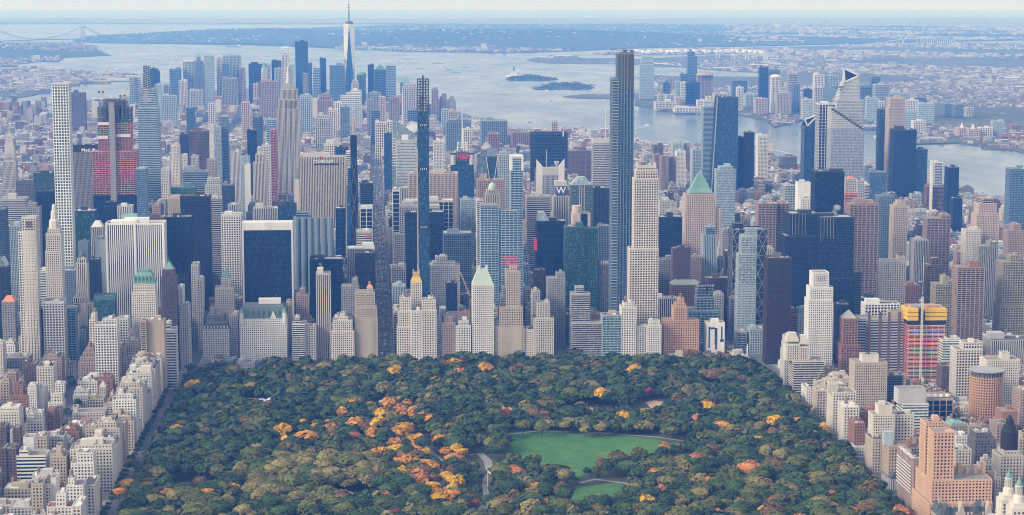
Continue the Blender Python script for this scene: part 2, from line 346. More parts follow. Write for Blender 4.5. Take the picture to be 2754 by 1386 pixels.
PATHS = [(PP([(1262, 1225), (1290, 1220), (1312, 1240), (1318, 1270), (1308, 1300), (1312, 1340), (1290, 1386), (1280, 1400)]), 10),
         (PP([(1000, 1100), (1100, 1170), (1180, 1240), (1200, 1330), (1150, 1400)]), 12), (PP([(640, 1400), (655, 1360), (650, 1330), (668, 1318)]), 7),
         (PP([(1880, 1170), (1900, 1150), (1930, 1120), (1912, 1080), (1920, 1040)]), 10), (PP([(1365, 1168), (1450, 1160), (1600, 1164), (1760, 1176), (1850, 1188)]), 5),
         (PP([(1560, 1300), (1600, 1290), (1680, 1300), (1740, 1320), (1800, 1330)]), 6), (PP([(2060, 1400), (2062, 1350), (2075, 1320)]), 9), (PP([(600, 1080), (700, 1085), (760, 1100)]), 9), (PP([(1210, 1355), (1260, 1352), (1330, 1360)]), 14)]
for p, wd in PATHS: ribbon('park_path', p, wd, GZ + .312, m_path)
# lane markings and crossings on the avenue between the towers
m_line = plain('road_paint', (.62, .62, .60), .8)
mb = MB()
for s in range(36, 59):
    ya, yb = street(s + 1) + 14, street(s) - 14
    for lx in (2.5, 6.3, 10, 13.7, 17.5):
        for k in range(7):
            y = ya + (yb - ya) * k / 7; z = gz(10, y) + .006; mb.quads([[(lx - .12, y, z), (lx + .12, y, z), (lx + .12, y + 4, z), (lx - .12, y + 4, z)]])
    for k in range(12):
        x = -1 + k * 2; z = gz(10, yb) + .006; mb.quads([[(x, yb + 2, z), (x + .9, yb + 2, z), (x + .9, yb + 6, z), (x, yb + 6, z)]])
o = mb.build('road_marking', m_line); tag(o, kind='structure')

# ------------------------------------------------------------------ buildings
#        bay  pier floor spandrel relief
PAT = {'P': (3.6, .47, 3.6, .44, .4), 'p': (3.0, .47, 3.4, .45, .35), 'G': (4.73, .27, 4.72, .27, .6), 'g': (4.0, .34, 3.8, .38, .45), 'V': (3.1, .50, 4.0, .0, .6), 'v': (2.6, .42, 3.8, .22, .4),
       'H': (0, 0, 3.9, .46, .35), 'h': (0, 0, 3.3, .34, .5), 'C': (1.8, .09, 3.9, .12, .10), 'c': (3.4, .10, 3.9, .17, .12), 'B': (7.0, .16, 3.05, .36, .9), 'S': None, 'n': (9, .14, 8, .08, .3), 'f': (6.2, .10, 3.9, .30, .25)}
def rlerp(a, b, t): return tuple(a[i] + (b[i] - a[i]) * t for i in range(4))
def rins(r, e): return (r[0] + e, r[1] - e, r[2] + e, r[3] - e)
def rq(r, zz):  # 4 corner points
    return [(r[0], r[2], zz), (r[1], r[2], zz), (r[1], r[3], zz), (r[0], r[3], zz)]
def facade(W, G, r0, r1, z0, z1, pat, wm=0):
    if pat is None: W.frus(r0, r1, z0, z1, wm); return
    bay, pw, fh, sh, e = pat; H = z1 - z0
    G.frus(rins(r0, e), rins(r1, e), z0, z1)
    if sh > 0:
        n = max(1, int(round(H / fh))); f = H / n; q = []
        for k in range(n + 1):
            za = z0 + k * f; zb = za + sh * f
            if k == n: za, zb = z1 - .25 * f, z1
            a = rlerp(r0, r1, (za - z0) / H); b = rlerp(r0, r1, (zb - z0) / H); bi = rins(b, e)
            A, Bq, Ci = rq(a, za), rq(b, zb), rq(bi, zb)
            for i in range(4):
                j = (i + 1) % 4; q.append([A[i], A[j], Bq[j], Bq[i]])
                if i != 2: q.append([Bq[i], Bq[j], Ci[j], Ci[i]])
        W.quads(q, wm)
    if pw > 0:
        A = np.array(rq(r0, z0)); Bq = np.array(rq(r1, z1)); nrm = np.array([(0, -1, 0), (1, 0, 0), (0, 1, 0), (-1, 0, 0)], float); q = []
        for i in (0, 1, 3):
            j = (i + 1) % 4; L = np.linalg.norm(A[j] - A[i]); n = max(1, int(round(L / bay))); hw = pw * bay / 2 / L
            ts = np.arange(n + 1) / n; o = nrm[i] * .05; inn = -nrm[i] * e
            for tt in ts:
                ta, tb = max(0, tt - hw), min(1, tt + hw)
                if ta == 0: tb = hw * 1.6
                if tb == 1: ta = 1 - hw * 1.6
                a0 = A[i] + (A[j] - A[i]) * ta; a1 = A[i] + (A[j] - A[i]) * tb; b0 = Bq[i] + (Bq[j] - Bq[i]) * ta; b1 = Bq[i] + (Bq[j] - Bq[i]) * tb
                q.append([a0 + o, a1 + o, b1 + o, b0 + o]); q.append([a0 + inn, a0 + o, b0 + o, b0 + inn]); q.append([a1 + o, a1 + inn, b1 + inn, b1 + o])
        W.quads(q, wm)
def parapet(W, r, z, h=1.0, th=.4, wm=0):
    x0, x1, y0, y1 = r
    W.box(x0 - .06, x1 + .06, y0 - .06, y0 + th, z, z + h, wm); W.box(x0 - .06, x1 + .06, y1 - th, y1 + .06, z, z + h, wm)
    W.box(x0 - .06, x0 + th, y0 + th, y1 - th, z, z + h, wm); W.box(x1 - th, x1 + .06, y0 + th, y1 - th, z, z + h, wm)
_tank = None
def tank_mesh():
    global _tank
    if _tank is None:
        m = MB()
        for a in (-1, 1):
            for c in (-1, 1): m.box(a * 1.3 - .15, a * 1.3 + .15, c * 1.3 - .15, c * 1.3 + .15, 0, 3, 1)
        m.ring(0, 0, 2.1, 2.1, 3, 7, 12, 0); m.ring(0, 0, 2.3, .05, 7, 8.6, 12, 0, top=False)
        _tank = m.mesh('water_tank', [plain('tank_wood', (.24, .16, .11)), plain('tank_frame', (.06, .06, .06))])
    return _tank
FOOT = []     # footprints taken
VIS = []      # what must stay visible: px0, px1, py top, py bottom, Y
NAMES = {}
def make_building(name, label, cat, tiers, wl, gl, pat, roof='gravel', units=3, bulk=1, tanks=0, group=None, seed=0, par=1.0, bulkwall=None, kind=None):
    rg = random.Random(seed or (int(abs(tiers[0][0][0]) * 13 + tiers[0][0][2] * 7)))
    r = tiers[0][0]; cx = (r[0] + r[1]) / 2; base = (cx, r[2], tiers[0][2]); root = empty(name, base); tag(root, label, cat, group, kind)
    W, G, Bk, U = MB(), MB(), MB(), MB(); wm = [wall(wl)]; xw = {}
    for ti in tiers:
        r0, r1, z0, z1 = ti[:4]; p = PAT[ti[4] if len(ti) > 4 and ti[4] else pat]; mi = 0
        if len(ti) > 5 and ti[5]:
            if ti[5] not in xw: wm.append(wall(ti[5])); xw[ti[5]] = len(wm) - 1
            mi = xw[ti[5]]
        facade(W, G, r0, r1, z0, z1, p, mi)
        rf_ = MB().quads([[(r1[0], r1[2], z1 + .06), (r1[1], r1[2], z1 + .06), (r1[1], r1[3], z1 + .06), (r1[0], r1[3], z1 + .06)]]).build('roof', roofm(roof), root, base)
        if par: parapet(W, r1, z1 + .02, par, .4, mi)
    rt = tiers[-1][1]; zt = tiers[-1][3] + .07; wx, wy = rt[1] - rt[0], rt[3] - rt[2]
    if bulk and min(wx, wy) > 6:
        for k in range(bulk):
            bw, bd, bh = wx * rg.uniform(.22, .45), wy * rg.uniform(.25, .5), rg.uniform(3, 6.5) * min(1.6, max(.7, wx / 25))
            bx = rt[0] + 1 + (wx - bw - 2) * rg.random(); by = rt[2] + 1.5 + (wy - bd - 3) * rg.random(); Bk.box(bx, bx + bw, by, by + bd, zt, zt + bh + k * .3)
    for k in range(units):
        s = rg.uniform(1.2, 3.6) * min(1.5, max(.7, wx / 22)); ux = rt[0] + 1 + (wx - 2 - s) * rg.random(); uy = rt[2] + 1 + (wy - 2 - s) * rg.random()
        U.box(ux, ux + s * rg.uniform(.7, 1.5), uy, uy + s, zt, zt + rg.uniform(.9, 2.2), rg.randrange(3))
    W.build('walls', wm, root, base); G.build('windows', glass(gl), root, base);
    Bk.build('bulkhead', wall(bulkwall or wl), rf_, base); uo = U.build('roof_unit', [wall('marble'), wall('lgrey'), wall('slate')], rf_, base)
    if uo: uo['kind'] = 'stuff'
    for k in range(tanks):
        o = bpy.data.objects.new('water_tank', tank_mesh()); COL.objects.link(o); o.parent = rf_; s = rg.uniform(.8, 1.15)
        o.location = (rt[0] + wx * rg.uniform(.2, .8) - base[0], rt[2] + wy * rg.uniform(.2, .7) - base[1], zt - base[2]); o.scale = (s, s, s)
    return root, base
def B(t, x0, x1, yt, yv, Y, dep, wl, gl, pat, name, label, up=(), dn=(), roof='gravel', cat=None, **k):
    """one building read off the photograph: top corners of its north face, distance Y along the avenues, depth"""
    (pa, py), (pb, _) = T(t, x0, yt), T(t, x1, yt)
    xa, z = at(pa, py, Y); xb, _ = at(pb, py, Y); zg = gz(xa, Y); tiers = []
    y1 = Y + dep
    for (a, c, yy, *rest) in dn:     # wider wings lower down
        da = at(*T(t, a, yy), Y)[0]; db = at(*T(t, c, yy), Y)[0]; zz = at(*T(t, a, yy), Y)[1]; fr = rest[0] if rest else 2.0
        tiers.append(((da, db, Y - fr, y1 + 1), (da, db, Y - fr, y1 + 1), zg, zz))
    tiers.sort(key=lambda q: q[3])
    main = ((xa, xb, Y, y1), (xa, xb, Y, y1), zg, z); tiers.append(main)
    lo = z; rc = main[1]; top = yt
    for u in up:
        a, c, yy = u[:3]; fi = u[3] if len(u) > 3 else 3.0; bi = u[4] if len(u) > 4 else fi; pt = u[5] if len(u) > 5 else None; wn = u[6] if len(u) > 6 else None
        ua, hz = at(*T(t, a, yy), Y + fi); ub, _ = at(*T(t, c, yy), Y + fi); rc = (ua, ub, rc[2] + fi, rc[3] - bi); tiers.append((rc, rc, lo, hz, pt, wn)); lo = hz; top = min(top, yy)
    px0, px1 = T(t, x0, yt)[0], T(t, x1, yt)[0]; VIS.append((px0, px1, T(t, 0, top)[1], T(t, 0, yv)[1], Y))
    for q in tiers: FOOT.append((q[0][0], q[0][1], q[0][2], q[0][3]))
    if cat is None: cat = 'apartment house' if 'apartment' in name else ('hotel' if 'hotel' in name else ('tower' if 'tower' in name else 'building'))
    root, base = make_building(name, label, cat, tiers, wl, gl, pat, roof, **k)
    return dict(root=root, base=base, r=rc, z=lo, zg=zg, main=main, tiers=tiers, Y=Y)
def pyramid(d, mat, t, ytip, name='roof_pyramid', inset=0.0, r=None, z=None, n4=True, wtop=.3):
    r = rins(r or d['r'], inset); z = (z or d['z']) + .1; cx, cy = (r[0] + r[1]) / 2, (r[2] + r[3]) / 2
    zt = at(T(t, 0, ytip)[0], T(t, 0, ytip)[1], cy)[1]
    m = MB(); m.frus(r, (cx - wtop, cx + wtop, cy - wtop, cy + wtop), z, zt); return m.build(name, mat, d['root'], d['base'])
def sub(d, name, mats, fn):
    m = MB(); fn(m); return m.build(name, mats, d['root'], d['base'])
def zat(t, y, Y, x=900): return at(*T(t, x, y), Y)[1]
def xat(t, x, y, Y): return at(*T(t, x, y), Y)[0]
PAT.update({'w': (7.0, .40, 8.0, .22, .5), 'x': (9.0, .10, 8.0, .30, .4), 'X': (6.0, .12, 0, 0, .4)})
m_wht = plain('sign_white', (.85, .85, .85), .5, 0, .03); m_red = plain('sign_red', (.62, .03, .07), .5, 0, .12); m_pink = plain('sign_pink', (.62, .10, .14), .5, 0, .1)
m_blk = plain('sign_black', (.012, .012, .014), .5); m_violet = plain('sign_violet', (.09, .07, .22), .5)
def mast(d, name, x, y, z0, z1, w0, w1=.3, mat='steel'):
    return sub(d, name, wall(mat), lambda m: m.beam((x, y, z0), (x, y, z1), w0, 0, w1))
def rc(d): r = d['r']; return (r[0] + r[1]) / 2, (r[2] + r[3]) / 2
# ---------------------------------------------------------------- row south of the park, left of the avenue
d = B('A', 383, 506, 622, 985, 3215, 28.5, 'marble', 'teal', 'G', 'residential_tower', 'slender white concrete tower with square window grid, tallest thing at left', units=0, bulk=0, par=.5)
sub(d, 'opening_band', wall('dgrey'), lambda m: [m.box(d['r'][0] + .8, d['r'][1] - .8, d['r'][2] + .2, d['r'][2] + .9, d['zg'] + f * 4.72 * 12.0 + 3, d['zg'] + f * 4.72 * 12.0 + 6, 0) for f in range(1, 7)])
d = B('E', 780, 1217, 402, 1180, 3052, 36, 'marble', 'navy', 'V', 'office_tower', 'broad office slab of white marble stripes and dark glass behind the green-roofed hotel', units=5, bulk=2, par=3.2, roof='tar')
sub(d, 'corner_rib', wall('marble'), lambda m: [m.box(x - 1.2, x + 1.2, d['main'][0][2] - 1.0, d['main'][0][2] + .2, d['zg'], d['z'] + 3) for x in (d['main'][0][0] + 1.2, d['main'][0][1] - 1.2, (d['main'][0][0] + d['main'][0][1]) / 2)])
# dark glass slab framed in travertine, its face curving out to the street
d = B('E', 1805, 2160, 445, 965, 3142, 30, 'metal', 'navy', 'C', 'office_tower', 'dark glass slab with white stone side walls and a white top band', units=4, bulk=1, par=.8, roof='white', bulkwall='white')
x0, x1, y0, y1 = d['main'][0]; zb = d['zg']; zt = d['z']; z2 = zat('E', 382, 3142, 1900)
sub(d, 'side_wall', wall('white'), lambda m: [m.box(a, b, y0 - 1.2, y1 + .5, zb, z2) for a, b in ((x0 - 2.2, x0 + .2), (x1 - .2, x1 + 2.2))])
sub(d, 'top_band', wall('white'), lambda m: m.box(x0 + .2, x1 - .2, y0 - .8, y1, zt + 1.0, z2 - .3))
sub(d, 'curved_base', glass('navy'), lambda m: [m.frus((x0 + .3, x1 - .3, y0 - 22 * (1 - k / 8) ** 2, y0 + 1), (x0 + .3, x1 - .3, y0 - 22 * (1 - (k + 1) / 8) ** 2, y0 + 1), zb + k * 9, zb + k * 9 + 9) for k in range(8)])
# grand hotel by the plaza: white, slate mansard, turrets
def mansard(d, r, z, h, ins, mat, name='mansard_roof', dorm=0, dm='white'):
    o = sub(d, name, [mat, roofm('tar')], lambda m: (m.frus(rins(r, -.3), rins(r, ins), z, z + h, 0, False), m.box(r[0] + ins, r[1] - ins, r[2] + ins, r[3] - ins, z + h - .3, z + h, 1)))
    for k in range(dorm):
        x = r[0] + (r[1] - r[0]) * (k + .5) / dorm
        q = sub(d, 'dormer', wall(dm), lambda m: (m.box(x - .9, x + .9, r[2] - .1, r[2] + ins, z + h * .12, z + h * .5), m.frus((x - 1.1, x + 1.1, r[2] - .2, r[2] + ins), (x - .05, x + .05, r[2] + .3, r[2] + ins), z + h * .5, z + h * .72)))
    return o
d = B('F', -100, 250, 1100, 1400, 3030, 55, 'marble', 'win', 'p', 'grand_hotel', 'white grand hotel with steep slate mansard roof beside the park corner', units=0, bulk=0, cat='hotel', par=.6)
mansard(d, d['r'], d['z'] + .6, 18, 5, wall('verd'), dorm=9, dm='verd')
r = d['r']; zz = d['z'] + .6
for fx in (.02, .93):
    xx = r[0] + (r[1] - r[0]) * fx
    sub(d, 'corner_turret', [wall('white'), wall('copper')], lambda m: (m.ring(xx + 2, r[2] + 1.5, 3.2, 3.2, zz - 8, zz + 9, 12, 0), m.ring(xx + 2, r[2] + 1.5, 3.6, .1, zz + 9, zz + 18, 12, 1, False)))
sub(d, 'gable', wall('white'), lambda m: [m.frus((x - 5, x + 5, r[2] - .3, r[2] + 4), (x - .2, x + .2, r[2] - .3, r[2] + 4), zz - 1, zz + 12) for x in (r[0] + (r[1] - r[0]) * .72,)])
sub(d, 'roof_ridge', wall('copper'), lambda m: m.box(r[0] + 6, r[1] - 6, r[2] + 6, r[2] + 6.8, zz + 17.8, zz + 19))
sub(d, 'penthouse', wall('white'), lambda m: m.box(r[0] + 28, r[0] + 62, r[2] + 30, r[2] + 42, zz + 17.8, zz + 26))
mast(d, 'flagpole', r[0] + 55, r[2] + 25, zz + 18, zz + 36, .5, .2, 'white')
# hotel with green copper mansard in front of the marble slab
d = B('E', 978, 1152, 905, 1190, 2885, 30, 'cream', 'win', 'p', 'tall_hotel', 'cream brick hotel tower with green copper mansard crown', up=[(984, 1148, 845, 1.2, 1.2)], units=0, bulk=0, cat='hotel')
mansard(d, d['r'], d['z'] + .8, 17, 6, wall('copper'), dorm=6, dm='copper'); r = d['r']
sub(d, 'cresting', wall('copper'), lambda m: m.box(r[0] + 9, r[1] - 9, r[2] + 9, r[3] - 9, d['z'] + 17.5, d['z'] + 21))
d = B('E', 1195, 1302, 790, 1040, 2962, 28, 'plum', 'win', 'p', 'spired_tower', 'dark brown hotel tower with steep green spire, partly sheathed in scaffolding', up=[(1208, 1290, 735, 2, 2)], dn=[(1175, 1310, 1030)], cat='hotel', units=0, bulk=0)
r = d['r']; cx, cyy = rc(d)
sub(d, 'spire_roof', wall('copper'), lambda m: (m.frus(rins(r, .5), rins(r, 8), d['z'], d['z'] + 12), m.frus(rins(r, 8), (cx - .3, cx + .3, cyy - .3, cyy + .3), d['z'] + 12, zat('E', 640, 2975, 1250))))
sub(d, 'scaffold', wall('dgrey'), lambda m: [m.box(r[0] - 3 + k * 3.2, r[0] - 2.7 + k * 3.2, 2959.5, 2959.9, d['zg'] + 20, d['z']) for k in range(14)] + [m.box(r[0] - 3, r[1] + 3, 2959.2, 2959.9, d['zg'] + 20 + k * 6, d['zg'] + 20.6 + k * 6) for k in range(14)])
B('E', 1220, 1415, 345, 990, 3225, 32, 'metal', 'navy', 'C', 'dark_tower', 'black glass tower just right of the marble striped slab', units=3, bulk=1)
B('E', 1335, 1553, 190, 820, 3545, 34, 'bronze', 'navy', 'c', 'dark_tower', 'wide bronze black glass tower above the avenue canyon with the green spired hotel', units=3, bulk=1, roof='tar')
B('E', 1553, 1640, 205, 580, 3640, 34, 'lgrey', 'navy', 'H', 'office_tower', 'grey banded tower right of the bronze black slab')
B('E', 1638, 1785, 328, 930, 3235, 30, 'white', 'win', 'g', 'white_tower', 'tall white stone tower of punched square windows left of the dark framed slab', units=2, par=1.5)
d = B('E', 1628, 1722, 870, 960, 3142, 26, 'cream', 'win', 'p', 'crown_tower', 'cream stepped tower topped by a green and gilded pyramid', up=[(1640, 1706, 800, 2.5, 2.5)], dn=[(1595, 1732, 870), (1560, 1740, 1010)], units=0, bulk=0)
pyramid(d, wall('copper'), 'E', 725, inset=.5)
B('E', 1535, 1660, 1075, 1140, 3115, 26, 'grey', 'win', 'P', 'shop_building', 'grey stone block on the avenue corner below the gilded pyramid tower', units=6)
d = B('E', 1505, 1697, 1178, 1400, 3045, 32, 'white', 'win', 'P', 'store_building', 'low white marble store with dark mansard roof left of the grand hotel', units=0, bulk=0)
mansard(d, d['r'], d['z'] + .6, 8, 4, wall('slate'), dorm=8)
B('E', 1700, 1762, 1070, 1400, 3062, 40, 'lgrey', 'win', 'p', 'apartment_building', 'narrow grey building wedged between white store and grand hotel', units=4)
# towers at the far left
d = B('E', 160, 265, 352, 1180, 2900, 22, 'cream', 'win', 'g', 'stone_tower', 'tall cream stone tower with open square crown at far left', dn=[(131, 265, 458, 0.0)], units=0, bulk=1, par=2)
sub(d, 'crown_opening', wall('dgrey'), lambda m: m.box(d['r'][0] + 6, d['r'][1] - 6, 2899.6, 2900.5, d['z'] - 14, d['z'] - 4))
d = B('E', 338, 450, 470, 950, 2968, 26, 'cream', 'win', 'p', 'octagon_tower', 'cream limestone tower with octagonal domed crown in front of the white grid tower', up=[(352, 440, 435, 2, 2)], dn=[(335, 455, 600, 0.5)], units=0, bulk=0, par=1.2)
cx, cyy = rc(d); rr = (d['r'][1] - d['r'][0]) / 2
sub(d, 'crown', wall('cream'), lambda m: m.lathe(cx, cyy, [(rr, d['z']), (rr * .9, d['z'] + 12), (rr * .62, d['z'] + 15), (rr * .55, d['z'] + 26), (rr * .4, d['z'] + 27), (rr * .3, d['z'] + 36), (.1, d['z'] + 37)], 8, ph=math.pi / 8))
B('E', 0, 188, 210, 290, 3700, 40, 'lgrey', 'navy', 'H', 'office_building', 'wide grey banded office block at the left edge')
B('E', 115, 246, 72, 200, 4100, 40, 'dgrey', 'win', 'P', 'office_building', 'dark brown office slab between pointed steel tower and white grid tower', units=6)
B('E', 246, 385, 20, 150, 4000, 36, 'metal', 'teal', 'H', 'glass_tower', 'dark glass tower with pale green bands left of the white grid tower')
B('E', 266, 385, 152, 590, 3480, 30, 'metal', 'navy', 'C', 'dark_tower', 'plain navy glass tower hidden behind the white grid tower', roof='tar')
B('E', 190, 290, 272, 620, 3420, 26, 'grey', 'win', 'P', 'apartment_tower', 'stepped grey tower behind the cream crowned tower', up=[(200, 262, 245, 2, 2)])
B('E', 38, 155, 410, 940, 3330, 30, 'lblue', 'blue', 'v', 'office_tower', 'pale blue striped tower left of the cream crowned tower', units=4, roof='tar')
B('E', -40, 34, 285, 690, 3260, 30, 'blue', 'navy', 'C', 'glass_tower', 'dark blue glass tower cut by the left edge')
d = B('E', -50, 48, 715, 940, 3050, 30, 'metal', 'navy', 'v', 'dark_tower', 'dark tower with slanted glass top at the left edge', units=0, bulk=0)
sub(d, 'slanted_top', glass('mirror'), lambda m: m.frus(d['r'], (d['r'][0], d['r'][0] + 12, d['r'][2], d['r'][3]), d['z'], d['z'] + 14))
d = B('E', 12, 108, 975, 1250, 2960, 26, 'grey', 'win', 'P', 'brick_hotel', 'grey hotel with coral hipped roof at left edge', units=0, bulk=0, cat='hotel')
pyramid(d, wall('coral'), 'E', 925, inset=-.6, wtop=4)
B('E', 318, 472, 985, 1330, 2905, 30, 'lgrey', 'navy', 'g', 'office_building', 'pale grey office block with wide square windows above the low town houses', units=3, par=4)
B('E', 268, 318, 1038, 1300, 2925, 24, 'brick', 'win', 'P', 'brick_building', 'narrow red brick slab beside the pale grey office block')
B('E', 268, 345, 742, 1030, 3060, 24, 'white', 'teal', 'H', 'banded_building', 'white banded block between two cream towers')
B('E', 490, 560, 1020, 1200, 2995, 24, 'lblue', 'blue', 'f', 'office_building', 'blue grey office block right of the pale grey grid block')
B('E', 535, 700, 300, 690, 3560, 36, 'metal', 'teal', 'C', 'glass_tower', 'dark teal faceted glass tower right of the white grid tower', units=7, roof='silver')
d = B('E', 672, 762, 420, 650, 3320, 24, 'lgrey', 'win', 'V', 'chamfered_tower', 'pale stone tower with chamfered arched crown left of the marble slab', units=0, bulk=0)
sub(d, 'crown', wall('white'), lambda m: m.frus(d['r'], rins(d['r'], 6), d['z'], zat('E', 376, 3320, 700)))
B('E', 700, 782, 512, 900, 3240, 26, 'lblue', 'blue', 'S', 'blank_tower', 'blank blue grey slab touching the marble striped tower', units=3)
B('E', 577, 652, 530, 640, 3330, 24, 'blue', 'blue', 'S', 'blank_tower', 'small blank blue slab with windowless wall')
d = B('E', 560, 645, 690, 930, 3125, 22, 'cream', 'win', 'V', 'stone_tower', 'ornate cream tower with dark lantern left of the marble slab', up=[(572, 636, 655, 3, 3)], dn=[(548, 690, 985), (545, 640, 940)], units=3, bulk=1)
sub(d, 'lantern', wall('dgrey'), lambda m: m.lathe(*rc(d), [(5, d['z']), (5, d['z'] + 7), (3, d['z'] + 10), (.1, d['z'] + 14)], 10))
B('E', 647, 735, 660, 900, 3180, 24, 'metal', 'navy', 'v', 'dark_tower', 'small dark tower with vertical ribs beside the ornate cream tower')
B('E', 695, 852, 955, 1090, 2990, 26, 'teal', 'teal', 'C', 'glass_building', 'green glass office block at the foot of the marble slab', units=3, roof='green', par=6)
B('E', 700, 868, 1145, 1500, 2800, 26, 'white', 'win', 'g', 'white_apartment_building', 'stepped white apartment house with large windows in front of the marble slab', up=[(758, 868, 1105, 4, 2)], tanks=1, units=4)
B('E', 868, 948, 1100, 1330, 2850, 26, 'white', 'navy', 'g', 'white_building', 'white gridded block joined to the green-crowned hotel base', units=4)
B('E', 660, 705, 1110, 1400, 2830, 30, 'cream', 'win', 'P', 'apartment_building', 'cream stepped apartment house left of the stepped white one', up=[(672, 704, 1070, 2, 2)], tanks=1)
B('E', 1078, 1217, 1112, 1450, 2790, 24, 'tan', 'win', 'S', 'apartment_slab', 'blank tan brick slab with balconies down its left edge', units=4, cat='apartment house')
B('E', 1040, 1082, 1115, 1400, 2785, 18, 'beige', 'win', 'B', 'apartment_building', 'balconied flank of the blank tan slab')
B('E', 1218, 1305, 1180, 1400, 2830, 28, 'white', 'win', 'H', 'apartment_building', 'white rounded apartment block with terraces on the avenue', up=[(1222, 1262, 1130, 2, 4)])
B('E', 1312, 1352, 872, 1330, 2990, 40, 'white', 'win', 'P', 'narrow_tower', 'narrow white tower beside the brown spired hotel', units=2)
B('E', 1330, 1398, 1010, 1400, 2975, 38, 'lgrey', 'win', 'P', 'apartment_building', 'grey stepped block on the avenue right of the narrow white tower', units=3)
B('E', 1416, 1468, 700, 900, 3180, 40, 'lgrey', 'win', 'P', 'office_building', 'stone block on the dark avenue canyon, right of the black tower', units=3)
B('E', 1462, 1500, 810, 1000, 3120, 40, 'cream', 'win', 'P', 'office_building', 'cream stepped block in the avenue canyon')
B('E', 765, 866, 265, 380, 3750, 30, 'metal', 'navy', 'c', 'dark_tower', 'dark tower with stepped top behind the marble slab', up=[(775, 855, 235, 3, 3)])
B('E', 870, 976, 265, 340, 3650, 30, 'white', 'navy', 'V', 'office_tower', 'white ribbed tower behind the marble slab', units=2)
d = B('E', 885, 1030, 380, 390, 3180, 30, 'cream', 'win', 'S', 'copper_roof_tower', 'tower with sloping green copper roof rising behind the marble slab', units=0, bulk=0)
sub(d, 'copper_roof', wall('copper'), lambda m: m.frus(d['r'], (d['r'][0] + 3, d['r'][1] - 5, d['r'][2] + 14, d['r'][3]), d['z'], zat('E', 325, 3190, 950)))
B('E', 1092, 1218, 348, 390, 3260, 30, 'plum', 'win', 'P', 'office_tower', 'plum masonry block peeking over the marble slab', units=5)
B('E', 1010, 1082, -15, 310, 3960, 30, 'lblue', 'blue', 'C', 'glass_tower', 'pale blue glass tower right of the red wrapped construction tower', roof='silver')
B('E', 1128, 1182, 255, 330, 3830, 24, 'granite', 'win', 'P', 'old_tower', 'brown gabled old tower below the tapering banded tower', roof='red')
B('E', 1245, 1334, 205, 335, 3620, 26, 'beige', 'win', 'P', 'office_building', 'beige block with arched top windows left of the bronze black slab', par=5)
B('E', 1265, 1445, 125, 180, 4000, 34, 'teal', 'teal', 'C', 'glass_building', 'teal green glass block above the bronze black slab', units=6)
B('E', 1350, 1542, 5, 110, 4150, 36, 'lblue', 'blue', 'H', 'office_tower', 'broad pale blue banded tower above the bronze black slab', units=5)
B('E', 1520, 1640, 105, 200, 3900, 30, 'lgrey', 'win', 'P', 'old_office_building', 'grey stepped masonry block with setbacks in mid distance', up=[(1535, 1628, 60, 3, 3)], units=5)
B('E', 1645, 1735, 105, 300, 3800, 28, 'blue', 'navy', 'C', 'glass_tower', 'blue glass tower behind the white punched tower')
B('E', 1690, 1760, 255, 320, 3550, 26, 'lgrey', 'win', 'V', 'office_building', 'grey ribbed building behind the white punched tower', units=3)
# ---------------------------------------------------------------- midtown between the avenue canyons
d = B('B', 338, 690, 1168, 1296, 3790, 34, 'limestone', 'win', 'V', 'limestone_slab_tower', 'broad limestone slab tower of vertical stripes with rooftop sign', units=8, bulk=2, dn=[], par=1.5)
x0, x1, y0, y1 = d['main'][0]
for (a, c, yy, fr) in ((300, 612, 300, 6), (612, 690, 275, 9)):
    pass
sub(d, 'side_wing', [wall('limestone')], lambda m: [facade(m, MB(), (x0 - 9, x0 + .1, y0 + 6, y1 - 6), (x0 - 9, x0 + .1, y0 + 6, y1 - 6), d['zg'], d['z'] - 45, None), facade(m, MB(), (x1 - .1, x1 + 9, y0 + 6, y1 - 6), (x1 - .1, x1 + 9, y0 + 6, y1 - 6), d['zg'], d['z'] - 55, None)])
zs = zat('B', 1203, 3790)
sub(d, 'sign_board', m_blk, lambda m: m.box(xat('B', 452, 1203, 3790), xat('B', 640, 1203, 3790), y0 - .6, y0 + .2, zs - 5, zs - 2.2))
text('sign_lettering', 'COMCAST', 8.5, (xat('B', 523, 1203, 3790), y0 - 1, zs + 1.2), m_wht, d['root'], d['base'], .02, .3)
def feather(m):
    cx = xat('B', 505, 1185, 3790)
    for k in range(6):
        a = R(20 + 28 * k); m.ring(cx + 2.6 * math.cos(a), y0 - 1, 1.1, 1.1, zs + 8.2 + 2.6 * math.sin(a) - .9, zs + 8.2 + 2.6 * math.sin(a) + .9, 8, k % 3)
sub(d, 'emblem', [m_red, wall('yellow'), m_violet], feather)
B('F', 0, 185, 280, 375, 3440, 30, 'lgrey', 'win', 'V', 'office_building', 'pale ribbed office block above the dark framed slab', units=8)
B('F', 186, 320, 262, 370, 3400, 30, 'metal', 'blue', 'C', 'glass_building', 'blue glass box with black top band above the dark framed slab', units=3, par=3)
d = B('F', 298, 430, 350, 890, 3260, 28, 'blue', 'navy', 'H', 'ribbed_tower', 'dark blue tower of stacked rounded bays right of the framed slab', up=[(318, 410, 310, 3, 3)], units=4)
sub(d, 'bay_rib', wall('blue'), lambda m: [m.ring(d['main'][0][0] + 6 + k * 11, d['Y'], 5, 5, d['zg'], d['main'][3], 10, 0) for k in range(6)])
d = B('F', 435, 580, 545, 640, 3330, 28, 'granite', 'win', 'P', 'crown_tower', 'granite tower with faceted glass crown below the limestone slab', units=0, bulk=0)
sub(d, 'crown', [wall('granite'), glass('mirror')], lambda m: (m.frus(rins(d['r'], -2), rins(d['r'], 3), d['z'], d['z'] + 9, 1), m.frus(rins(d['r'], 3), rins(d['r'], 9), d['z'] + 9, zat('F', 485, 3340), 0)))
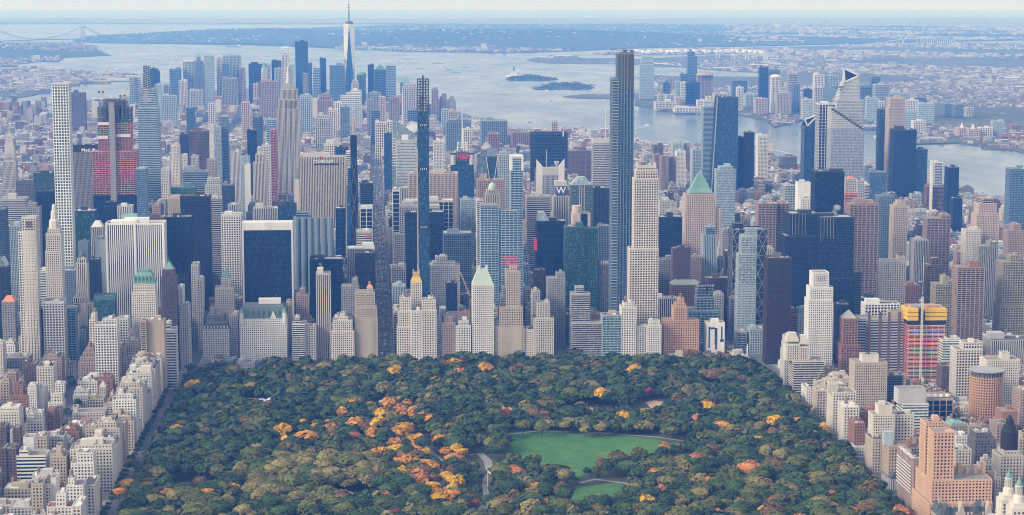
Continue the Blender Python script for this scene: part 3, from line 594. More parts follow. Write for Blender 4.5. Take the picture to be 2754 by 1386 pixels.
B('F', 420, 665, 660, 1060, 3200, 30, 'metal', 'navy', 'C', 'dark_tower', 'wide black glass block behind the white striped slim tower', units=7, roof='silver', par=1.2)
d = B('F', 468, 575, 772, 1400, 3030, 24, 'limestone', 'navy', 'V', 'striped_tower', 'slim tower of white vertical piers with scalloped top facing the park', units=0, bulk=0, par=3)
sub(d, 'chimney_block', wall('cream'), lambda m: m.box(xat('F', 478, 720, 3040), xat('F', 522, 720, 3040), 3035, 3050, d['z'], zat('F', 715, 3040)))
B('F', 612, 685, 280, 640, 3620, 30, 'metal', 'navy', 'n', 'dark_tower', 'dark tower with white edge right of the limestone slab', roof='white')
# tapered black tower with diagonal bracing
Y = 3492
d = B('B', 722, 770, 1002, 1296, Y, 20, 'metal', 'navy', 'C', 'tapered_tower', 'thin black faceted tower with diagonal braces by the avenue', units=0, bulk=0, par=0)
zz = zat('F', 0, Y); zbm = d['zg']; x0, x1, y0, y1 = d['main'][0]; xa, xb = xat('F', 690, 640, Y), xat('F', 792, 640, Y)
def brace(m):
    for a, b_ in ((0, 1), (1, 0)):
        for k in range(5):
            za, zb2 = zbm + 55 * k, zbm + 55 * (k + 1)
            m.beam((x0 + (x1 - x0) * a, y0 - .4, za), (x0 + (x1 - x0) * b_, y0 - .4, zb2), 1.0)
sub(d, 'diagonal_brace', wall('dgrey'), brace)
sub(d, 'sloping_wing', [glass('blue')], lambda m: (m.frus((xa, x0 - .1, y0 + 1, y1), (x0 - 5, x0 - .1, y0 + 1, y1), zbm, zz + 5), m.frus((x1 + .1, xb, y0 + 1, y1), (x1 + .1, x1 + 1, y0 + 1, y1), zbm, zz + 10)))
B('F', 795, 893, 95, 260, 3700, 30, 'metal', 'navy', 'H', 'dark_tower', 'dark banded tower beside the avenue, upper of two', units=3)
B('F', 795, 888, 275, 430, 3560, 30, 'white', 'navy', 'n', 'framed_building', 'dark block in a white frame beside the avenue', units=2, par=3)
d = B('F', 768, 880, 448, 560, 3420, 30, 'white', 'win', 'H', 'white_building', 'white block with red square logo beside the avenue', units=3)
sub(d, 'logo', m_pink, lambda m: m.box(xat('F', 838, 480, 3420), xat('F', 862, 480, 3420), 3419.0, 3419.6, zat('F', 493, 3420), zat('F', 470, 3420)))
B('F', 700, 905, 580, 840, 3310, 36, 'white', 'navy', 'V', 'striped_tower', 'broad block of white vertical fins beside the avenue', roof='white')
B('F', 757, 907, 612, 900, 3270, 30, 'bronze', 'bronze', 'C', 'dark_tower', 'dark brown glass block beside the avenue in front of white fins', roof='tar', units=4)
B('B', 610, 705, 1092, 1165, 4250, 30, 'metal', 'blue', 'C', 'glass_building', 'blue glass box behind the limestone slab', units=2)
B('B', 528, 652, 1070, 1160, 4500, 30, 'white', 'win', 'g', 'white_building', 'white framed box behind the limestone slab', units=3)
B('B', 690, 722, 1128, 1296, 4000, 26, 'white', 'win', 'H', 'white_tower', 'narrow white tower left of the thin black tower')
d = B('F', 655, 788, 860, 1060, 3130, 28, 'grey', 'win', 'P', 'apartment_tower', 'grey brown apartment tower behind the tan hotel', units=3, up=[(735, 780, 808, 4, 4)])
d = B('F', 757, 905, 905, 1400, 3010, 30, 'beige', 'win', 'p', 'park_hotel', 'tan stepped hotel with small copper-roofed tower left of the avenue', dn=[(757, 920, 1010), (755, 925, 1085)], up=[(846, 890, 870, 6, 6)], units=3, bulk=0, cat='hotel', tanks=1)
pyramid(d, wall('coral'), 'F', 850, inset=-.3, wtop=1.5)
B('F', 592, 738, 1110, 1400, 3005, 28, 'cream', 'win', 'p', 'stepped_hotel', 'pale stepped apartment hotel facing the park left of the tan hotel', dn=[(575, 752, 1190)], up=[(628, 706, 1085, 4, 4), (645, 684, 1062, 3, 3)], units=2, bulk=0, cat='hotel')
B('F', 290, 388, 1140, 1400, 3005, 26, 'white', 'win', 'h', 'white_apartment_building', 'white terraced apartment house right of the grand hotel', up=[(310, 345, 1085, 3, 6)], units=3)
B('F', 390, 467, 1155, 1400, 3010, 26, 'lgrey', 'win', 'P', 'apartment_building', 'grey club building between white terraced house and striped slim tower', roof='red', units=4)
B('F', 318, 415, 925, 1130, 3110, 26, 'granite', 'win', 'P', 'old_tower', 'brown old tower with small domed top behind the grand hotel', up=[(345, 388, 880, 4, 4)], units=2)
B('F', 246, 284, 975, 1240, 3085, 26, 'beige', 'win', 'P', 'apartment_building', 'beige slab behind the right end of the grand hotel')
# ---------------------------------------------------------------- right of the avenue
d = B('B', 1222, 1305, 830, 1296, 3165, 20, 'metal', 'blue', 'C', 'pencil_tower', 'pencil thin blue black tower with open lattice crown', units=0, bulk=0, par=0)
VIS[-1] = (VIS[-1][0], VIS[-1][1], T('B', 0, 590)[1], T('F', 0, 950)[1], 3165)
x0, x1, y0, y1 = d['main'][0]; z0 = d['z']; z1 = zat('B', 590, 3165)
def lattice(m):
    for x in np.linspace(x0, x1, 5):
        for y in (y0, y1): m.beam((x, y, z0), (x, y, z1), .9)
    n = 12
    for k in range(n + 1):
        z = z0 + (z1 - z0) * k / n
        for y in (y0, y1): m.beam((x0, y, z), (x1, y, z), .8)
        for x in (x0, x1): m.beam((x, y0, z), (x, y1, z), .8)
        if k < n and k % 2 == 0:
            zz = z0 + (z1 - z0) * min(k + 2, n) / n
            m.beam((x0, y0, z), (x1, y0, zz), .6); m.beam((x1, y0, z), (x0, y0, zz), .6); m.beam((x0, y0, z), (x0, y1, zz), .6)
    m.beam(((x0 + x1) / 2, y0 + 8, z0), ((x0 + x1) / 2, y0 + 8, z1 + 6), 2.5)
sub(d, 'lattice_crown', wall('metal'), lattice)
sub(d, 'east_rib', wall('pink'), lambda m: m.box(x0 - 1.6, x0 - .1, y0 + .2, y0 + 5, d['zg'], z0 - 60))
sub(d, 'plant_band', [wall('black'), wall('marble')], lambda m: [(m.box(x0 + .2, x1 - .2, y0 - .5, y0 + .2, zat(t_, y_ + 10, 3165), zat(t_, y_ - 8, 3165), 0), [m.box(x0 + 4 + 3 * k, x0 + 5 + 3 * k, y0 - .8, y0 - .4, zat(t_, y_ + 6, 3165), zat(t_, y_ - 5, 3165), 1) for k in range(4)]) for t_, y_ in (('B', 930), ('B', 1256), ('F', 420))])
d = B('B', 1062, 1215, 1040, 1296, 4336, 40, 'white', 'light', 'h', 'faceted_glass_tower', 'pale faceted glass tower with tall needle and sloping top', up=[], units=2, bulk=1)
x0, x1, y0, y1 = d['main'][0]; zz = d['z']; zp = zat('B', 885, 4340)
d2 = xat('B', 1030, 930, 4340)
sub(d, 'rear_crystal', glass('light'), lambda m: m.quads([[(d2, y1, d['zg']), (x1 + 4, y1, d['zg']), (x1 + 4, y1, zz + 6), (d2 + 2, y1, zp)], [(d2, y1 + 25, d['zg']), (d2, y1, d['zg']), (d2 + 2, y1, zp), (d2 + 2, y1 + 25, zp - 14)], [(d2 + 2, y1, zp), (x1 + 4, y1, zz + 6), (x1 + 4, y1 + 25, zz + 2), (d2 + 2, y1 + 25, zp - 14)]]))
sub(d, 'crystal_rib', wall('white'), lambda m: [m.box(d2 + 1, x1 + 3, y1 - .4, y1 + .1, zz - 60 + 6 * k, zz - 58.4 + 6 * k) for k in range(11)])
mast(d, 'needle', xat('B', 1108, 640, 4380), y1 + 10, zz, zat('B', 640, 4380), 4.2, .5, 'white')
B('B', 972, 1032, 992, 1290, 5000, 30, 'metal', 'blue', 'c', 'glass_tower', 'blue glass tower left of the needled tower')
B('F', 1035, 1090, 145, 700, 3570, 40, 'white', 'navy', 'n', 'framed_tower', 'navy tower with white corner strips on the right side of the avenue')
B('F', 1090, 1152, 130, 215, 3740, 30, 'lgrey', 'navy', 'V', 'office_tower', 'grey ribbed tower behind the white-edged navy tower')
B('F', 1153, 1222, 22, 215, 3840, 34, 'pink', 'win', 'v', 'office_tower', 'pinkish ribbed slab left of the pencil tower', units=4)
B('F', 1300, 1522, 22, 215, 3780, 40, 'pink', 'win', 'v', 'office_slab_tower', 'broad pinkish slab of fine vertical ribs right of the pencil tower', units=7, cat='tower')
B('F', 1115, 1487, 228, 440, 3640, 36, 'lgrey', 'navy', 'n', 'office_tower', 'wide navy block with pale top band crossing behind the pencil tower', roof='white', par=2)
B('F', 1085, 1385, 262, 430, 3540, 36, 'lgrey', 'blue', 'g', 'framed_tower', 'pale framed block left behind the pencil tower', roof='silver', units=6, dn=[(1050, 1130, 470)])
B('F', 1130, 1415, 312, 690, 3430, 34, 'metal', 'navy', 'c', 'dark_tower', 'large black glass tower directly behind the pencil tower', units=8, roof='silver', par=1.5)
B('F', 1413, 1622, 468, 700, 3330, 34, 'blue', 'navy', 'c', 'dark_tower', 'dark blue gridded block right of the pencil tower', units=5, roof='silver', par=2)
B('F', 1540, 1650, 215, 370, 3700, 30, 'lblue', 'light', 'f', 'pale_tower', 'pale blue tower behind the dark blue gridded block')
B('F', 1295, 1535, 705, 1000, 3195, 28, 'white', 'win', 'p', 'white_hotel', 'white hotel slab of small square windows right of the pencil tower', up=[(1330, 1500, 680, 4, 4), (1355, 1442, 640, 3, 3)], units=3, cat='hotel')
B('F', 1435, 1515, 835, 1030, 3120, 24, 'metal', 'navy', 'C', 'dark_building', 'small dark glass tower in front of the white hotel slab', tanks=1)
d = B('F', 1172, 1253, 830, 1400, 3040, 20, 'cream', 'win', 'P', 'gilded_tower', 'slim cream tower with gilded crown rising beside the avenue', units=0, bulk=0, dn=[])
r = d['r']
sub(d, 'gilded_crown', wall('gold'), lambda m: (m.frus(rins(r, -.3), rins(r, 3.2), d['z'], d['z'] + 9), m.box(r[0] + 3.2, r[1] - 3.2, r[2] + 3.2, r[3] - 3.2, d['z'] + 9, d['z'] + 15), [m.box(x, x + 1.6, y, y + 1.6, d['z'] + 15, d['z'] + 19) for x in (r[0] + 3.4, r[1] - 5) for y in (r[2] + 3.4, r[3] - 5)]))
B('F', 1068, 1172, 1160, 1400, 3005, 30, 'cream', 'win', 'P', 'apartment_hotel', 'cream stepped apartment hotel at the right corner of the avenue', up=[(1075, 1172, 1040, 3, 3), (1090, 1172, 945, 3, 3)], units=4, cat='hotel', tanks=1)
B('F', 1174, 1250, 1040, 1400, 3003, 26, 'white', 'win', 'P', 'apartment_building', 'white terraced front below the gilded crown', units=3)
B('F', 1252, 1362, 1035, 1400, 3000, 32, 'cream', 'win', 'P', 'apartment_building', 'cream apartment block right of the gilded tower with dark upper bays', up=[(1256, 1356, 962, 3, 3)], units=4, tanks=1)
B('F', 1363, 1395, 1100, 1400, 3008, 24, 'lblue', 'light', 'h', 'apartment_building', 'narrow pale banded house on the park front')
B('F', 1398, 1500, 1130, 1400, 3005, 28, 'granite', 'win', 'P', 'apartment_building', 'brown ornate apartment house on the park front', up=[(1418, 1480, 1080, 3, 3)], units=3)
B('F', 1504, 1617, 1150, 1400, 3005, 28, 'white', 'win', 'P', 'apartment_building', 'white athletic club block on the park front', up=[(1525, 1600, 1115, 3, 3)], units=4, roof='tar')
B('F', 1440, 1612, 1045, 1110, 3120, 26, 'granite', 'win', 'S', 'construction_site', 'low building frame under construction with red-brown netting', roof='red', units=4)
d = B('F', 1628, 1787, 850, 1400, 3005, 28, 'white', 'win', 'p', 'copper_roofed_hotel', 'white brick tower with steep pale copper roof and twin chimneys on the park front', dn=[], units=0, bulk=0, cat='hotel')
r = d['r']
sub(d, 'copper_roof', wall('paleroof'), lambda m: m.frus(r, (r[0] + 9, r[1] - 9, r[2] + 10, r[3] - 6), d['z'] + .5, zat('F', 742, 3010)))
sub(d, 'chimney', wall('white'), lambda m: [m.box(x, x + 3, r[2] + 11, r[2] + 16, d['z'] + 8, zat('F', 712, 3010)) for x in (r[0] + 9, r[1] - 12)])
B('F', 1787, 1850, 1120, 1400, 3010, 26, 'grey', 'win', 'P', 'apartment_building', 'grey shaded building between copper-roofed and red-signed hotels', units=2)
d = B('F', 1665, 1865, 70, 700, 3560, 34, 'granite', 'win', 'P', 'granite_tower', 'rose granite block behind the domed tower', up=[], units=6)
d = B('F', 1725, 1832, 175, 250, 3460, 26, 'limestone', 'win', 'V', 'domed_tower', 'limestone tower with ribbed green glass dome', units=0, bulk=0, up=[(1735, 1822, 145, 2, 2)])
rr = (d['r'][1] - d['r'][0]) / 2 * .72
sub(d, 'dome', wall('paleroof'), lambda m: m.lathe(*rc(d), [(rr, d['z'])] + [(rr * math.cos(a), d['z'] + 3 + rr * 1.35 * math.sin(a)) for a in np.linspace(0, 1.53, 7)], 16))
B('F', 1662, 1708, 222, 740, 3290, 30, 'white', 'win', 'h', 'curved_balcony_tower', 'narrow tower of curved white balconies left of dark slab')
B('F', 1714, 1790, 275, 740, 3230, 26, 'metal', 'navy', 'C', 'dark_tower', 'narrow black glass slab left of the blue banded tower')
d = B('C', 10, 102, 1175, 1296, 3140, 26, 'lblue', 'blue', 'f', 'blue_glass_tower', 'blue glass tower with rippled bands and curved white-framed top', units=1, bulk=0, dn=[(-215, -80, 1520, 3), (-150, 60, 1560, 1)], par=0)
VIS[-1] = (VIS[-1][0] - 40, VIS[-1][1], VIS[-1][2], T('G', 0, 660)[1], 3140)
r = d['r']; sub(d, 'curved_top', [wall('white'), glass('light')], lambda m: (m.box(r[0] - .4, r[0] + 3, r[2] - .3, r[3], d['z'] - 20, d['z'] + 4), m.box(r[1] - 3, r[1] + .4, r[2] - .3, r[3], d['z'] - 20, d['z'] + 4), m.box(r[0] + 3, r[1] - 3, r[2] - .2, r[3], d['z'] + 1, d['z'] + 4)))
d = B('G', -25, 82, 745, 1400, 3010, 30, 'beige', 'win', 'P', 'red_signed_hotel', 'stepped beige hotel tower with red rooftop sign', dn=[(-75, 100, 1010), (-205, 110, 1160)], up=[(5, 58, 705, 4, 4)], units=0, bulk=1, cat='hotel', tanks=1)
zs = zat('G', 662, 3015); xs = xat('G', 10, 650, 3015)
sub(d, 'sign_frame', wall('dgrey'), lambda m: [m.beam((xs + k * 4, 3018, d['z']), (xs + k * 4, 3018, zs + 6), .4) for k in (-4, -2, 0, 2, 4)])
text('sign_lettering', 'ESSEX', 8.4, (xs, 3016, zs + 4.4), m_red, d['root'], d['base'], .06, .3); text('sign_lettering', 'HOUSE', 8.4, (xs, 3016, zs - 3.6), m_red, d['root'], d['base'], .06, .3)
# ---------------------------------------------------------------- around the tallest tower
d = B('C', 808, 925, 402, 1296, 3128, 34, 'blue', 'blue', 'C', 'supertall_tower', 'tallest slim steel and glass tower with cantilevered lower wing', units=5, bulk=0, par=2, roof='tar', dn=[(766, 815, 592, .2)])
VIS[-1] = (VIS[-1][0] - 22, VIS[-1][1], VIS[-1][2], T('G', 0, 1040)[1], 3128)
x0, x1, y0, y1 = d['main'][0]
sub(d, 'steel_fin', wall('blue'), lambda m: [m.box(x - .5, x + .5, y0 - 1.1, y0 + .2, d['zg'], d['z'] - (0 if abs(k - 2) < 2 else 45)) for k, x in enumerate(np.linspace(x0, x1, 6))])
sub(d, 'crown_louvre', wall('dgrey'), lambda m: [m.box(x - .35, x + .35, y0 - .6, y0 + .1, d['z'] - 55, d['z']) for x in np.linspace(x0 + 1, x1 - 1, 22)])
sub(d, 'wing_band', wall('lgrey'), lambda m: [m.box(d['tiers'][0][0][0] - .3, d['tiers'][0][0][1], d['tiers'][0][0][2] - .9, d['tiers'][0][0][2] + .3, z, z + .8) for z in np.arange(d['zg'] + 60, d['tiers'][0][3], 4.6)])
sub(d, 'cleaning_crane', wall('dgrey'), lambda m: (m.beam((x0 - 12, y0 + 8, d['z'] + 7), (x1 - 2, y0 + 8, d['z'] + 5), 1.0), m.box(x0 + 8, x0 + 14, y0 + 5, y0 + 11, d['z'], d['z'] + 7), m.box(x0 + 20, x0 + 25, y0 + 8, y0 + 14, d['z'], d['z'] + 6)))
d = B('G', 925, 1108, 62, 1130, 3048, 24, 'cream', 'win', 'g', 'limestone_apartment_tower', 'tall white limestone apartment tower with stepped crown right of the tallest tower', dn=[(890, 1105, 580, 1.0)], up=[(938, 1100, 0, 2, 2), (950, 1090, -25, 2, 2)], units=0, bulk=0, cat='apartment tower', par=1.6)
sub(d, 'corner_pinnacle', wall('cream'), lambda m: [m.box(x, x + 2.2, y, y + 2.2, d['z'], d['z'] + 7) for x in (d['r'][0], d['r'][1] - 2.2) for y in (d['r'][2], d['r'][3] - 2.2)])
B('G', 945, 1020, 1155, 1400, 3005, 24, 'lgrey', 'win', 'P', 'apartment_building', 'grey house with dark bays below the white limestone tower', units=2)
B('G', 1020, 1128, 1150, 1400, 3000, 24, 'white', 'win', 'p', 'apartment_building', 'white low block of small square windows below the white limestone tower', up=[(1035, 1118, 1115, 5, 3)], units=3)
d = B('G', 830, 942, 1010, 1400, 3004, 26, 'white', 'win', 'P', 'gothic_apartment_building', 'ornate white gothic apartment house on the park front', up=[(848, 925, 980, 3, 3)], units=2, tanks=1)
B('G', 690, 835, 1075, 1400, 3004, 28, 'lblue', 'teal', 'f', 'glass_apartment_building', 'glass apartment block with beige bulkhead on the park front', up=[], bulkwall='tan', units=3)
d = B('G', 458, 600, 915, 1400, 3030, 26, 'lgrey', 'win', 'h', 'banded_apartment_tower', 'banded apartment tower with curved wide base on the park front', up=[(490, 552, 865, 4, 5)], units=1, bulk=0, bulkwall='tan', dn=[(455, 675, 1118, 18)])
B('G', 590, 680, 1065, 1120, 3050, 26, 'granite', 'win', 'P', 'gabled_building', 'brick building with round window gable behind banded tower', units=2)
B('G', 180, 330, 1095, 1400, 3008, 28, 'limestone', 'win', 'P', 'stone_apartment_building', 'stone apartment block with slim tower, right of the red-signed hotel', up=[(205, 300, 980, 4, 4)], units=2, roof='green')
B('G', 82, 180, 1180, 1400, 3010, 26, 'cream', 'win', 'p', 'apartment_building', 'low cream wing beside the red-signed hotel', units=4)
B('G', 170, 228, 895, 1070, 3085, 26, 'lgrey', 'win', 'P', 'narrow_tower', 'narrow grey slab behind the stone apartment block')
B('G', 283, 415, 800, 1080, 3125, 26, 'grey', 'win', 'P', 'old_apartment_tower', 'grey old apartment tower in the side street canyon', up=[(350, 412, 760, 3, 3)], units=3)
B('G', 190, 270, 740, 870, 3180, 26, 'plum', 'win', 'P', 'apartment_tower', 'plum brick tower behind the red-signed hotel', units=3)
d = B('G', 205, 415, 375, 800, 3330, 34, 'metal', 'navy', 'C', 'dark_tower', 'dark navy glass tower with sloped glass roof and red sign', units=2, dn=[])
sub(d, 'sloped_roof', glass('mirror'), lambda m: m.frus((d['r'][0], d['r'][0] + 22, d['r'][2], d['r'][3]), (d['r'][0] + 3, d['r'][0] + 14, d['r'][2] + 14, d['r'][3]), d['z'], zat('G', 305, 3340)))
sub(d, 'red_screen', m_red, lambda m: m.box(d['r'][0] - 4, d['r'][0] + .2, 3329, 3345, zat('G', 585, 3330), zat('G', 500, 3330)))
B('G', 415, 560, 420, 1010, 3215, 30, 'teal', 'teal', 'c', 'teal_dark_tower', 'dark teal glass tower, left half of a pair', units=3, roof='tar', dn=[(560, 662, 432, -4)])
B('G', 662, 745, 412, 1060, 3300, 30, 'blue', 'navy', 'v', 'dark_tower', 'dark ribbed tower left of the tallest tower', units=3)
d = B('G', 665, 740, 700, 1060, 3225, 20, 'grey', 'win', 'V', 'ribbed_building', 'grey ribbed building bearing number 1740 left of the tallest tower', par=8)
text('sign_lettering', '1740', 6.5, (xat('G', 705, 685, 3225), 3224.4, d['z'] + 4.5), m_wht, d['root'], d['base'], .03, .2)
B('G', 612, 748, 130, 400, 3720, 34, 'metal', 'navy', 'v', 'dark_tower', 'dark gridded tower right of the glass-crowned tower')
d = B('G', 455, 622, 110, 370, 3560, 34, 'dgrey', 'teal', 'H', 'glass_crowned_tower', 'dark banded tower with sloping pale glass crown', units=0, bulk=0)
sub(d, 'crown', [glass('light'), wall('white')], lambda m: (m.frus(d['r'], (d['r'][0] + 14, d['r'][1] - 14, d['r'][2] + 8, d['r'][3] - 8), d['z'], zat('G', 40, 3575), 0)))
sub(d, 'central_bay', [wall('lgrey')], lambda m: [m.box((d['r'][0] + d['r'][1]) / 2 + a, (d['r'][0] + d['r'][1]) / 2 + a + 1.2, d['r'][2] - .8, d['r'][2] + .2, d['zg'], d['z']) for a in (-5, -1, 3.5)])
d = B('G', 325, 440, 195, 350, 3700, 30, 'lgrey', 'win', 'V', 'sign_hotel', 'pale ribbed tower topped by a violet sign with a white W', up=[(340, 425, 180, 3, 3)], units=0, bulk=0, cat='hotel')
sub(d, 'sign_drum', [m_violet, wall('lgrey')], lambda m: (m.box(d['r'][0] + 1, d['r'][1] - 1, d['r'][2] - 1, d['r'][3], d['z'], d['z'] + 17, 0), m.box(d['r'][0], d['r'][1], d['r'][2], d['r'][3], d['z'] + 17, d['z'] + 26, 1)))
text('sign_lettering', 'W', 17, ((d['r'][0] + d['r'][1]) / 2, d['r'][2] - 1.6, d['z'] + 8.5), m_wht, d['root'], d['base'], .12, .3)
B('G', 128, 305, 190, 500, 3640, 34, 'lgrey', 'navy', 'H', 'banded_tower', 'grey banded tower left of the violet sign', units=6)
d = B('G', 470, 600, 320, 400, 3480, 30, 'pink', 'win', 'S', 'pink_tower', 'pink granite tower with cylinder top and dark front', up=[], units=2, bulk=0)
sub(d, 'cylinder_top', [wall('pink'), glass('navy')], lambda m: (m.ring(d['r'][0] + 8, d['r'][2] + 10, 9, 9, d['z'], d['z'] + 14, 14), m.box(d['r'][0] + 14, d['r'][1] - 5, d['r'][2] - .4, d['r'][2] + 2, d['zg'], d['z'] + .5, 1)))
# theatre tower with finned white crown in front of the broad navy block
d = B('C', 205, 405, 1290, 1296, 4255, 34, 'lgrey', 'navy', 'v', 'finned_tower', 'dark ribbed tower with pale spiked stone fins and dish aerials', units=0, bulk=0, par=0)
VIS[-1] = (*VIS[-1][:3], T('G', 0, 180)[1], 4255)
x0, x1, y0, y1 = d['main'][0]; zz = d['z']; zt = zat('C', 1178, 4255)
sub(d, 'stone_fin', wall('white'), lambda m: [m.quads([[(a, y0 - .8, zz - 160), (b2, y0 - .8, zz - 160), (b2, y0 - .8, zz + h1), (a, y0 - .8, zz + h0)], [(a, y0 + 5, zz + h0), (a, y0 - .8, zz + h0), (b2, y0 - .8, zz + h1), (b2, y0 + 5, zz + h1)], [(a, y0 + 5, zz - 160), (a, y0 - .8, zz - 160), (a, y0 - .8, zz + h0), (a, y0 + 5, zz + h0)]]) for a, b2, h0, h1 in ((x0 - 1, x0 + 12, zt - zz, 16), (x1 - 12, x1 + 1, 16, zt - zz))])
sub(d, 'crown_panel', wall('lgrey'), lambda m: (m.box(x0 + 12, x1 - 12, y0 - .5, y0 + 10, zz - 3, zz + 14), m.beam(((x0 + x1) / 2 - 8, y0 + 12, zz + 14), ((x0 + x1) / 2 - 8, y0 + 12, zz + 50), 1.2), m.lathe((x0 + x1) / 2 + 14, y0 + 10, [(.3, zz + 14), (5, zz + 22), (6, zz + 26)], 10)))
d = B('C', 162, 433, 998, 1290, 5105, 40, 'metal', 'navy', 'x', 'broad_dark_tower', 'broad navy slab with black top band carrying a white number 1', units=5, bulk=0, par=5)
text('sign_lettering', '1', 20, (xat('C', 398, 990, 5105), 5104, zat('C', 993, 5105)), m_wht, d['root'], d['base'], .15, .3)
d = B('C', 622, 755, 1062, 1240, 4345, 36, 'lgrey', 'win', 'H', 'screened_tower', 'grey screened tower with thin white mast left of the tallest tower', units=2, bulk=0, par=9)
mast(d, 'mast', xat('C', 713, 800, 4360), 4360, d['z'], zat('C', 790, 4360), 2.2, .4, 'white')
# ---------------------------------------------------------------- right of the white limestone tower
d = B('G', 1310, 1530, 178, 640, 3785, 40, 'pink', 'win', 'P', 'pyramid_tower', 'rose brick tower with green copper pyramid and glass tip', dn=[(1303, 1575, 285, -3)], up=[(1335, 1508, 165, 3, 3)], units=0, bulk=0)
r = d['r']; cx, cyy = rc(d); zt = zat('G', -5, 3805)
sub(d, 'copper_pyramid', [wall('copper'), glass('light')], lambda m: (m.frus(rins(r, -1), rins(r, 5), d['z'], d['z'] + 9), m.frus(rins(r, 5), (cx - 6, cx + 6, cyy - 6, cyy + 6), d['z'] + 9, d['z'] + (zt - d['z']) * .75), m.frus((cx - 6, cx + 6, cyy - 6, cyy + 6), (cx - .2, cx + .2, cyy - .2, cyy + .2), d['z'] + (zt - d['z']) * .75, zt, 1)))
B('G', 1115, 1282, 345, 640, 3450, 34, 'metal', 'navy', 'c', 'dark_tower', 'navy glass tower right of the white limestone tower', roof='silver')
B('G', 1215, 1345, 580, 800, 3220, 26, 'plum', 'win', 'S', 'blank_tower', 'blank plum brown slab right of the white limestone tower', up=[(1245, 1345, 572, 0, 4)])
B('G', 1105, 1220, 660, 900, 3260, 28, 'grey', 'win', 'p', 'apartment_tower', 'brown grey apartment tower left of the blank plum slab', units=3)
B('G', 1345, 1425, 640, 810, 3330, 26, 'granite', 'win', 'P', 'apartment_tower', 'brown apartment block right of the blank plum slab')
B('G', 1437, 1540, 478, 800, 3350, 26, 'lblue', 'blue', 'V', 'blue_ribbed_tower', 'blue glass tower with white vertical ribs below the copper pyramid', up=[(1460, 1525, 415, 3, 3, 'C')])
B('C', 1537, 1680, 1262, 1296, 4010, 30, 'lblue', 'light', 'h', 'teal_apartment_tower', 'pale teal glass apartment tower right of the copper pyramid', up=[(1560, 1660, 1240, 2, 2)])
VIS[-1] = (*VIS[-1][:3], T('G', 0, 420)[1], 4010)
B('G', 1580, 1650, 440, 580, 3650, 26, 'grey', 'win', 'P', 'apartment_tower', 'small grey tower below the pale teal tower')
d = B('G', 1218, 1320, 1010, 1400, 3020, 24, 'apricot', 'win', 'P', 'apricot_apartment_building', 'apricot brick apartment house with stepped central tower at the park corner', up=[(1235, 1308, 985, 2, 2), (1255, 1298, 950, 2, 2)], dn=[(1145, 1405, 1110, 3)], units=2, bulk=0, tanks=1)
B('G', 1100, 1245, 950, 1140, 3100, 26, 'white', 'navy', 'V', 'white_ribbed_building', 'white ribbed block behind the apricot apartment house')
d = B('G', 1207, 1420, 850, 950, 3200, 30, 'brick', 'win', 'P', 'brick_building', 'red brick block with pale green sloping roof', units=0, bulk=0)
mansard(d, d['r'], d['z'] + .5, 8, 8, wall('paleroof'))
d = B('G', 1300, 1570, 1040, 1330, 3110, 40, 'lblue', 'teal', 'f', 'stepped_glass_building', 'stepped round glass building with black rooftop screen', units=3, dn=[], up=[(1390, 1522, 940, 4, 12), (1395, 1515, 885, 2, 4)])
zs = zat('G', 862, 3112)
sub(d, 'roof_screen', m_blk, lambda m: m.box(xat('G', 1403, 862, 3112), xat('G', 1500, 862, 3112), 3111, 3113, zat('G', 888, 3112), zat('G', 838, 3112)))
text('sign_lettering', 'NORDSTROM', 4.6, (xat('G', 1452, 858, 3112), 3110.5, zs + 1.2), m_wht, d['root'], d['base'], .02, .1); text('sign_lettering', '9:20 AM     50 F', 2.9, (xat('G', 1452, 858, 3112), 3110.5, zs - 3.6), m_wht, d['root'], d['base'], .01, .1)
d = B('G', 1462, 1597, 1128, 1400, 3025, 22, 'marble', 'navy', 'S', 'museum_building', 'small white museum block with cut slots at the circle', units=3)
x0, x1, y0, y1 = d['main'][0]
sub(d, 'slot_window', [glass('blue')], lambda m: [m.box(x0 + a * (x1 - x0), x0 + b2 * (x1 - x0), y0 - .25, y0 + .3, d['z'] - h0, d['z'] - h1) for a, b2, h0, h1 in ((.12, .2, 40, 6), (.2, .45, 10, 7), (.45, .6, 34, 8), (.75, .95, 30, 26), (.8, .88, 26, 6))])
sub(d, 'banner', m_violet, lambda m: m.box(x0 + .48 * (x1 - x0), x0 + .58 * (x1 - x0), y0 - .6, y0 - .3, d['z'] - 42, d['z'] - 28))
B('G', 1520, 1590, 915, 1120, 3170, 26, 'lgrey', 'win', 'P', 'office_building', 'pale block behind the small white museum')
B('G', 1460, 1640, 800, 900, 3290, 30, 'plum', 'win', 'P', 'apartment_building', 'dark brown block with terraces in front of the copper pyramid tower', units=6)
